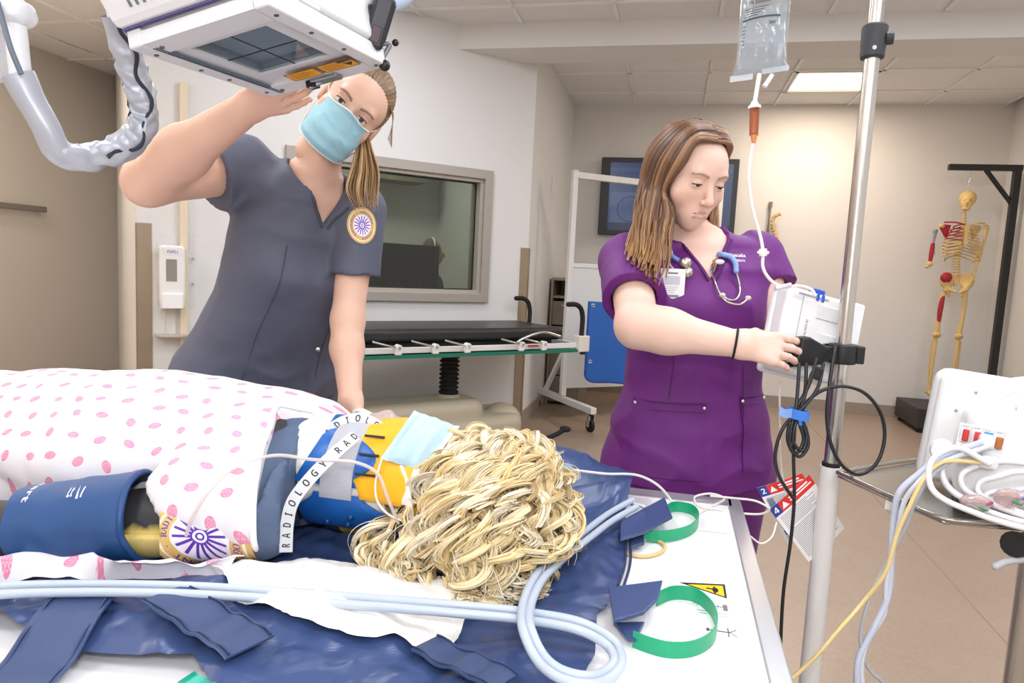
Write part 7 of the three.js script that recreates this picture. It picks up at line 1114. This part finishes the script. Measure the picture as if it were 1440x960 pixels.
// ---------- person in purple scrubs adjusting the pump
{
  const O = at(968, 650, 1.72), Yv = at(985, 320, 1.66).sub(O), cd = camera.position.clone().sub(O).setY(0).normalize(), F = cd.clone().applyAxisAngle(up, 0.30), tm = torsoFrame(O, Yv, F), tmi = tm.clone().invert();
  const per = thing('person', 'person with long brown hair in purple scrubs adjusting the white pump', 'person', O.clone().setY(0));
  const rows = (k) => [[-0.06, 0, 0, 0.196, 0.138], [0.0, 0, 0, 0.194, 0.138], [0.09, 0, 0, 0.184, 0.13], [0.2, 0.002, 0, 0.162, 0.115], [0.3, 0.0, 0.004, 0.16, 0.12], [0.39, 0.0, 0.008, 0.164, 0.128], [0.47, 0, -0.004, 0.17, 0.104], [0.53, 0, -0.02, 0.12, 0.076], [0.575, 0, -0.025, 0.064, 0.058]].map(r => [r[0] - k * 0.5, r[1], r[2], r[3] - k, r[4] - k]);
  const S1 = at(884, 370, 1.66), E1 = at(897, 458, 1.45), W1 = at(1040, 484, 1.37), S2 = at(1064, 362, 1.72), E2 = at(1090, 462, 1.66), W2 = at(1130, 482, 1.56);
  // head
  const HC = at(970, 250, 1.60), cH = camera.position.clone().sub(HC).setY(0).normalize(); let fz = cH.clone().applyAxisAngle(up, 0.60); const rt = up.clone().cross(fz).normalize(); fz = fz.applyAxisAngle(rt, 0.40).normalize(); let ux = up.clone().addScaledVector(fz, -up.dot(fz)).normalize(); ux.applyAxisAngle(fz, -0.02); const hx = ux.clone().cross(fz), hs = 0.95;
  const hm = new THREE.Matrix4().makeBasis(hx.clone().multiplyScalar(hs), ux.clone().multiplyScalar(hs), fz.clone().multiplyScalar(hs)).setPosition(HC), hmi = hm.clone().invert();
  const hd = headField({ open: 0.0022, shift: -0.003, skin: SKP, brow: lin(0x8d6a52) }), hf0 = posed(hd.f, hm), hf = (x, y, z) => hf0(x, y, z) * hs;
  const tl = posed(loft(rows(0.012), XA, ZA), tm), neckB = V3(0, 0.52, -0.02).applyMatrix4(tm), neckT = V3(0, -0.09, -0.03).applyMatrix4(hm), neck = cone(neckB, neckT, 0.058, 0.05);
  const fm1 = E1.clone().lerp(W1, 0.3), arm1 = blend([cone(S1, E1, 0.050, 0.043), cone(E1, fm1, 0.043, 0.043), cone(fm1, W1, 0.043, 0.026)], 0.03), arm2 = blend([cone(S2, E2, 0.052, 0.040), cone(E2, W2, 0.038, 0.026)], 0.03);
  const hnd = hand(W1, at(1094, 492, 1.375).sub(W1), V3(0.12, 0.42, 0.9), -1, [[0.15, 0.3, 0.3], [0.2, 0.35, 0.3], [0.25, 0.35, 0.3], [0.3, 0.3, 0.3]], [[0.04, 0.036, -0.012], [0.072, 0.042, -0.03], [0.098, 0.036, -0.045]], 0.92);
  const hn2 = hand(W2, at(1170, 488, 1.50).sub(W2), V3(0.2, 0.4, -0.9), 1, [[0.3, 0.4, 0.3], [0.3, 0.4, 0.3], [0.3, 0.4, 0.3], [0.3, 0.4, 0.3]], [[0.04, 0.04, -0.008], [0.07, 0.046, -0.018], [0.09, 0.042, -0.028]], 0.92);
  const sk = (x, y, z) => { const n = noise3(x * 30, y * 30, z * 30); return [SKP[0] * (1 + 0.02 * n), SKP[1] * (1 + 0.035 * n), SKP[2] * (1 + 0.04 * n)]; };
  const hw = (arm, h) => (x, y, z) => smin(arm(x, y, z), h.f(x, y, z), 0.02);
  add(per, 'body', [netMesh((x, y, z) => tl(x, y, z) + 0.012, ...hull([O, neckB], 0.2), 0.02, sk), netMesh(blend([neck, tl], 0.04), ...hull([neckB.clone().add(V3(0, -0.14, 0)), neckT], 0.11), 0.007, sk), netMesh(arm1, ...hull([S1, E1, W1], 0.08), 0.006, sk), netMesh(arm2, ...hull([S2, E2, W2], 0.08), 0.007, sk), netMesh(hw(cone(E1, W1, 0.03, 0.0255), hnd), ...around(W1.clone().lerp(at(1094, 492, 1.375), 0.95), 0.105), 0.003, sk), netMesh(hw(cone(E2, W2, 0.03, 0.0255), hn2), ...around(W2.clone().lerp(at(1170, 488, 1.50), 0.95), 0.1), 0.0035, sk), netMesh(hf, ...hull([HC, V3(0, 0.06, 0.03).applyMatrix4(hm), V3(0, -0.085, 0.01).applyMatrix4(hm)], 0.09), 0.0023, (x, y, z) => { const p = V3(x, y, z).applyMatrix4(hmi); return hd.col(p.x, p.y, p.z); })], skinM);
  eyesOf(per, hm, hs, fz.clone().add(V3(0, -0.45, 0)), 0x5d4c3a, 0.0022, -0.003);
  nails(per, hnd, 0.92);
  // scrub top
  const d1 = S1.clone().lerp(E1, 0.62), n1v = E1.clone().sub(S1).normalize(), d2 = at(1084, 402, 1.70), n2v = E2.clone().sub(S2).normalize();
  const tc = posed(loft(rows(0), XA, ZA), tm), sl1 = cone(S1, S1.clone().lerp(E1, 0.7), 0.067, 0.072), sl2 = cone(S2, d2, 0.064, 0.06), shl = cone(V3(-0.12, 0.495, -0.025).applyMatrix4(tm), S1, 0.056, 0.062), shr = cone(V3(0.12, 0.495, -0.025).applyMatrix4(tm), S2, 0.058, 0.06), skinAll = blend([arm1, arm2], 0.01);
  const fold = (q) => { const a = noise3(q.x * 7 + q.y * 3, q.y * 5, q.z * 5); return 0.0035 * a + 0.011 * (1 - Math.abs(noise3(q.x * 7 - q.y * 10, q.y * 10 + q.x * 8 + a, q.z * 6))) * sstep(0.3, 0.02, q.y) + 0.005 * (1 - Math.abs(noise3(q.x * 13 + 3 + q.y * 3, q.y * 5, 5))) + 0.001 * noise3(q.x * 40, q.y * 30, q.z * 40); };
  const top = (x, y, z) => {
    const c1 = (x - d1.x) * n1v.x + (y - d1.y) * n1v.y + (z - d1.z) * n1v.z, c2 = (x - d2.x) * n2v.x + (y - d2.y) * n2v.y + (z - d2.z) * n2v.z, q = V3(x, y, z).applyMatrix4(tmi);
    let d = smin(smin(smin(smin(tc(x, y, z), shl(x, y, z), 0.05), shr(x, y, z), 0.05), Math.max(sl1(x, y, z), c1, -(arm1(x, y, z) - 0.004)), 0.03), Math.max(sl2(x, y, z), c2, -(arm2(x, y, z) - 0.004)), 0.015) - fold(q) + 0.003;
    d = Math.max(d, -(q.y + 0.035 + 0.01 * Math.cos(q.x * 14)));
    const v = Math.max(Math.abs(q.x - 0.0) * 0.87 - (q.y - 0.452) * 0.5, -q.z); return smax(smax(d, -v, 0.006), -(neck(x, y, z) - 0.014), 0.008);
  };
  const pur = scrub(0x661a74), W = (x, y, z = 0.12) => V3(x, y, z).applyMatrix4(tm), Fw = V3(0, 0, 1).transformDirection(tm), upT = V3(0, 1, 0).transformDirection(tm);
  const T = add(per, 'scrub_top', netMesh(top, ...hull([[-1, -1], [-1, 1], [1, -1], [1, 1]].map(([a, b]) => V3(a * 0.2, -0.06, b * 0.14).applyMatrix4(tm)).concat([neckB, S1, S2, d1, d2]), 0.085), 0.0048), pur);
  const seamM = scrub(0x521460), pkM = scrub(0x631971); pkM.side = THREE.DoubleSide;
  for (const [x0, y0, w, h] of [[-0.085, 0.085, 0.165, 0.17], [0.125, 0.10, 0.085, 0.17]]) { const n = V3(x0 * 2, 0, 1).transformDirection(tm), pk = add(T, 'pocket', patchOn(top, W(x0, y0), n, upT, w, h, 18, 18, 0.0032), pkM); for (const dy of [0, -0.018]) add(pk, 'pocket_hem', traceOn(top, [-0.5, -0.25, 0, 0.25, 0.5].map(k => W(x0 + k * w, y0 + h / 2 + dy)), n, dy ? 0.001 : 0.0022, 0.0035), seamM); for (const k of [-0.47, 0.47]) add(pk, 'snap', ball(traceP(W(x0 + k * w, y0 + h / 2 - 0.008), n, 0.005), 0.0042, 1, 1, 0.7), chrome); }
  function traceP(p, n, lift) { p = p.clone().addScaledVector(n, 0.08); for (let i = 0; i < 40; i++) { const d = top(p.x, p.y, p.z); if (d < 0.0004) break; p.addScaledVector(n, -d * 0.7); } return p.addScaledVector(n, lift); }
  add(T, 'seam', traceOn(top, [[0.055, 0.44], [0.065, 0.34], [0.085, 0.24], [0.085, 0.1], [0.085, 0.0]].map(p => W(...p)), Fw, 0.0012, 0), seamM); add(T, 'seam', traceOn(top, [[-0.105, 0.45], [-0.09, 0.36], [-0.08, 0.27], [-0.085, 0.18]].map(p => W(...p)), Fw, 0.0012, 0), seamM);
  for (const s of [-1, 1]) add(T, 'neck_band', traceOn(top, [0.45, 0.47, 0.49, 0.51, 0.53, 0.545].map(y => W(s * ((y - 0.452) * 0.575 + 0.009), y)), Fw, 0.0032, 0.0005), seamM);
  const lg = painted(256, 96, (x, w, h) => { x.clearRect(0, 0, w, h); x.fillStyle = '#efe9f2'; x.font = 'bold 34px sans-serif'; x.fillText('Cascadia', 60, 44); x.font = 'bold 24px sans-serif'; x.fillText('HEALTH', 84, 78); x.beginPath(); x.ellipse(28, 44, 22, 14, 0.3, 0, 7); x.fill(); });
  add(T, 'chest_lettering', patchOn(top, at(1040, 362, 1.60), Fw.clone().lerp(V3(1, 0, 0), 0.25), upT, 0.075, 0.03, 10, 6, 0.0012), mat(0xffffff, 0.6, { map: lg, transparent: true, side: THREE.DoubleSide }));
  // trousers and shoes
  const hipL = W(-0.092, -0.02, -0.01), hipR = W(0.092, -0.02, -0.01), fl = (p, y) => V3(p.x, y, p.z);
  const tr = blend([cone(hipL, fl(hipL, 0.46), 0.108, 0.086), cone(fl(hipL, 0.46), fl(hipL, 0.06), 0.086, 0.085), cone(hipR, fl(hipR, 0.46), 0.108, 0.086), cone(fl(hipR, 0.46), fl(hipR, 0.06), 0.086, 0.085), cone(hipL, hipR, 0.125, 0.125), cone(W(-0.08, 0.05, -0.01), W(0.08, 0.05, -0.01), 0.115, 0.115)], 0.025);
  add(per, 'trousers', netMesh((x, y, z) => Math.max(tr(x, y, z) - 0.005 * (1 - Math.abs(noise3(x * 14, y * 7, z * 14))) + 0.003, 0.03 - y), ...hull([hipL, hipR, fl(hipL, 0.0)], 0.13), 0.009), pur);
  for (const h of [hipL, hipR]) add(per, 'shoe', netMesh((x, y, z) => Math.max(blend([ell(V3(h.x, 0.04, h.z - 0.02), 0.045, 0.055, 0.07), ell(V3(h.x + 0.02, 0.03, h.z + 0.09), 0.045, 0.04, 0.085)], 0.03)(x, y, z), 0.002 - y), V3(h.x - 0.1, -0.01, h.z - 0.13), V3(h.x + 0.12, 0.14, h.z + 0.22), 0.009), mat(0x1d1d1f, 0.6));
  // hair: scalp cap, then long locks from the parting
  const cap = (x, y, z) => { const p = V3(x, y, z).applyMatrix4(hmi); let d = ell(V3(0, 0.036, -0.021), 0.0775, 0.0925, 0.097)(p.x, p.y, p.z); d = Math.max(d, -(Math.hypot(p.x * 1.02, (p.y + 0.012) * 0.80, p.z - 0.088) - 0.0745)); return Math.max(d, p.z - 0.052, -(p.y + 0.09)) * hs; };
  const hc = [0x6b4b35, 0x8a6547, 0x573b2a, 0xa37d59, 0x7a573c].map(lin), tipc = lin(0xb08352);
  const hair = add(per, 'hair', netMesh(cap, ...around(HC, 0.14), 0.004, () => lin(0x5f432f)), mat(0xffffff, 0.4, { vertexColors: true }));
  const r = rng(44), L = [], HL = (x, y, z) => V3(x, y, z).applyMatrix4(hm);
  const lock = (s, ph, k) => {       // side, angle from the front round to the back, random layer
    const z0 = lerp(0.062, -0.075, ph), az = lerp(s < 0 ? 0.42 : 1.15, 2.9, ph), sn = Math.sin(az), cs = Math.cos(az), o = 0.004 + 0.012 * k, P = [];
    const bx = 0.079, bz = 0.098, left0 = s < 0;
    P.push(HL(s * -0.003, 0.1250 - 0.9 * Math.max(0, z0 - 0.02) ** 1.3 * 6 * 0.12 - 3.2 * Math.max(0, -z0 - 0.02) ** 2 - (z0 > 0.03 ? (z0 - 0.03) * 0.55 : 0) + o * 0.4, z0));
    P.push(HL(s * (0.045 + o * 0.5), 0.108 + o * 0.4 - (z0 > 0.03 ? (z0 - 0.03) * 0.5 : 0) - (ph > 0.6 ? (ph - 0.6) * 0.05 : 0), lerp(z0, -0.021 + cs * bz * 0.75, 0.35)));
    P.push(HL(s * (bx * Math.max(0.25, sn) + o), 0.045, -0.021 + (cs > 0 ? cs * (left0 ? 0.075 : 0.05) : cs * bz) * (1 + o)));
    const q = HL(s * (bx * Math.max(0.25, sn) + o + 0.004), -0.03, -0.021 + (cs > 0 ? cs * (left0 ? 0.07 : 0.035) : cs * bz));
    P.push(q);
    // hanging part: gravity, resting outside the shoulders and chest
    const left = s < 0, fall = (left ? 0.185 : 0.15) + (r() - 0.5) * 0.05 - (left ? 0.03 * ph : -0.01), wv = (r() - 0.5) * 0.018, oo = V3(-cd.z, 0, cd.x);
    let drop = q.clone(); for (let i = 1; i <= 4; i++) { const t = i / 4; const p = q.clone().add(V3(0, -fall * t, 0)).addScaledVector(hx, s * 0.012 * t + wv * Math.sin(t * 5 + k * 6)).addScaledVector(cd, left ? 0.022 * t * (1 - ph) + 0.012 * t : 0.025 * t); for (let g = 0; g < 14; g++) { const dh = hf(p.x, p.y, p.z) - 0.006 - 0.008 * k, dt = top(p.x, p.y, p.z) - 0.005 - 0.007 * k; if (dh < 0) p.addScaledVector(hx, s * (-dh * 0.8 + 0.001)); else if (dt < 0) p.addScaledVector(cd, -dt * 0.8 + 0.001); else break; } P.push(p); }
    const c0 = HL(0, 0.0, -0.02); for (let i = 1; i < 4; i++) for (let g = 0; g < 14; g++) { const p = P[i], d = hf(p.x, p.y, p.z) - 0.005 - 0.008 * k; if (d > 0) break; const e = 0.003, gr = V3(hf(p.x + e, p.y, p.z) - hf(p.x - e, p.y, p.z), 0, hf(p.x, p.y, p.z + e) - hf(p.x, p.y, p.z - e)); if (gr.lengthSq() < 1e-12) gr.copy(hx).multiplyScalar(s); p.addScaledVector(gr.normalize(), -d * 0.7 + 0.0005).addScaledVector(hx, s * 0.0015); }
    const c1 = hc[Math.floor(r() * 5)], w = 0.0034 + r() * 0.003;
    L.push(taper(P, t => w * (t < 0.1 ? 0.5 + 5 * t : 1) * (1.02 - 0.75 * t * t), 34, 5, t => mix3(c1, tipc, 0.55 * sstep(0.5, 1, t))));
  };
  for (let i = 0; i < 260; i++) { const s = i % 2 ? 1 : -1; lock(s, Math.pow(r(), 0.9) * (s > 0 ? 1 : 1) * 0.98 + 0.01, r()); }
  // fine strands to break up the locks
  for (let i = 0; i < 180; i++) { const s = i % 3 ? -1 : 1; const n0 = L.length; lock(s, r(), 0.6 + r() * 0.5); const g = L.pop(); L.push(g); }
  add(hair, 'long_locks', L, mat(0xffffff, 0.38, { vertexColors: true }));
  // black hair tie on the wrist, ring
  const fd = W1.clone().sub(E1).normalize(), wc = E1.clone().lerp(W1, 0.96), rr = 0.0295, tie = []; { const a = fd.clone().cross(up).normalize(), b = a.clone().cross(fd); for (let i = 0; i < 16; i++) { const t = i / 16 * 6.283; tie.push(wc.clone().addScaledVector(a, rr * Math.cos(t)).addScaledVector(b, rr * Math.sin(t)).addScaledVector(fd, 0.004 * Math.cos(t))); } }
  solo('hair_tie', 'black hair tie worn around the wrist reaching for the pump', 'hair tie', tube(tie, 0.0024, 60, 8, true), rubber);
  const kd = hnd.dir, rp = W1.clone().addScaledVector(kd, 0.100).addScaledVector(hnd.sd, -0.0105).addScaledVector(hnd.nrm, -0.006); solo('finger_ring', 'thin silver ring on the hand touching the pump', 'ring', new THREE.TorusGeometry(0.0088, 0.0012, 8, 24).applyMatrix4(frameM(rp, hnd.sd, hnd.nrm, kd)), chrome);
  // stethoscope round the neck
  const st = thing('stethoscope', 'light blue stethoscope hanging round the neck over purple scrubs', 'stethoscope', at(1025, 400, 1.55)), tubeM = mat(0x86a6de, 0.4), mt = mat(0xc3bcb0, 0.25, { metalness: 0.9 });
  const on2 = (u, v, l) => { const p = at(u, v, 1.40), d = ray(u, v).normalize(); for (let i = 0; i < 60; i++) { const k = top(p.x, p.y, p.z); if (k < 0.001) break; p.addScaledVector(d, k * 0.7); } return p.addScaledVector(d, -l); };
  add(st, 'yoke', capTube([on2(1001, 382, 0.009), on2(999, 370, 0.012), on2(1006, 361, 0.014), on2(1016, 358, 0.014), on2(1027, 361, 0.014), on2(1034, 370, 0.012), on2(1035, 381, 0.009)], 0.0062, 60, 12), tubeM);
  add(st, 'tube', capTube([on2(1013, 358, 0.012), on2(1012, 348, 0.010), on2(1014, 338, 0.008)], 0.0062, 24, 12), tubeM);
  add(st, 'badge', ball(on2(1012, 368, 0.016), 0.007, 1.5, 0.8, 0.4), mat(0xe6e8ef, 0.4));
  add(st, 'ear_arm', capTube([on2(1001, 382, 0.009), on2(1006, 398, 0.008), on2(1012, 412, 0.009), on2(1022, 424, 0.014), on2(1040, 428, 0.016), on2(1051, 421, 0.014)], 0.0024, 50, 8), mt);
  add(st, 'ear_arm', capTube([on2(1035, 381, 0.009), on2(1039, 396, 0.008), on2(1040, 412, 0.009), on2(1034, 421, 0.012), on2(1024, 421, 0.010), on2(1017, 416, 0.010)], 0.0024, 50, 8), mt);
  for (const [u, v] of [[1052, 419], [1016, 415]]) add(st, 'ear_tip', ball(on2(u, v, 0.014), 0.0062, 1.1, 0.9, 0.9), mat(0xcfc9bf, 0.4));
  add(st, 'chest_piece', [ball(on2(964, 370, 0.012), 0.0135, 1, 1, 0.5), ball(on2(967, 383, 0.012), 0.012, 1, 1, 0.5)], mt);
  // badge reel and card
  const bd = thing('identity_badge', 'white identity badge clipped to the purple scrub top', 'badge', at(944, 402, 1.55));
  const bt = painted(128, 190, (x, w, h) => { x.fillStyle = '#eef0ef'; x.fillRect(0, 0, w, h); x.fillStyle = '#6a6a70'; x.fillRect(34, 12, 60, 10); x.fillStyle = '#c9cbd0'; x.fillRect(20, 36, 88, 56); x.fillStyle = '#b9bcc2'; for (let i = 0; i < 4; i++) x.fillRect(24, 104 + i * 12, 76 - i * 8, 4); x.fillStyle = '#7f858c'; x.fillRect(22, 156, 84, 16); });
  const bp = on2(945, 401, 0.014), bf = camera.position.clone().sub(bp).normalize().lerp(Fw, 0.5).normalize(), bxv = up.clone().cross(bf).normalize(), byv = bf.clone().cross(bxv);
  add(bd, 'holder', obox(bp, bxv, byv, bf, 0.056, 0.074, 0.0036, 0.0016), mat(0xf2f3f2, 0.3)); add(bd, 'card_print', xf(new THREE.PlaneGeometry(0.048, 0.066), frameM(bp.clone().addScaledVector(bf, 0.0024), bxv, byv, bf)), mat(0xffffff, 0.35, { map: bt }));
  add(bd, 'strap_clip', capTube([bp.clone().addScaledVector(byv, 0.036), on2(942, 372, 0.012), on2(940, 360, 0.012)], 0.0025, 10, 6), mat(0xd5d8dc, 0.3));
  add(bd, 'reel', cyl(on2(936, 356, 0.012), on2(936, 356, 0.02), 0.0165, 0.0155, 28), mat(0xdfe4ee, 0.35)); add(bd, 'reel_band', tube([on2(938, 352, 0.01), on2(948, 362, 0.014), on2(955, 366, 0.012)], 0.005, 14, 8), tubeM);
}

renderer.render(scene, camera);
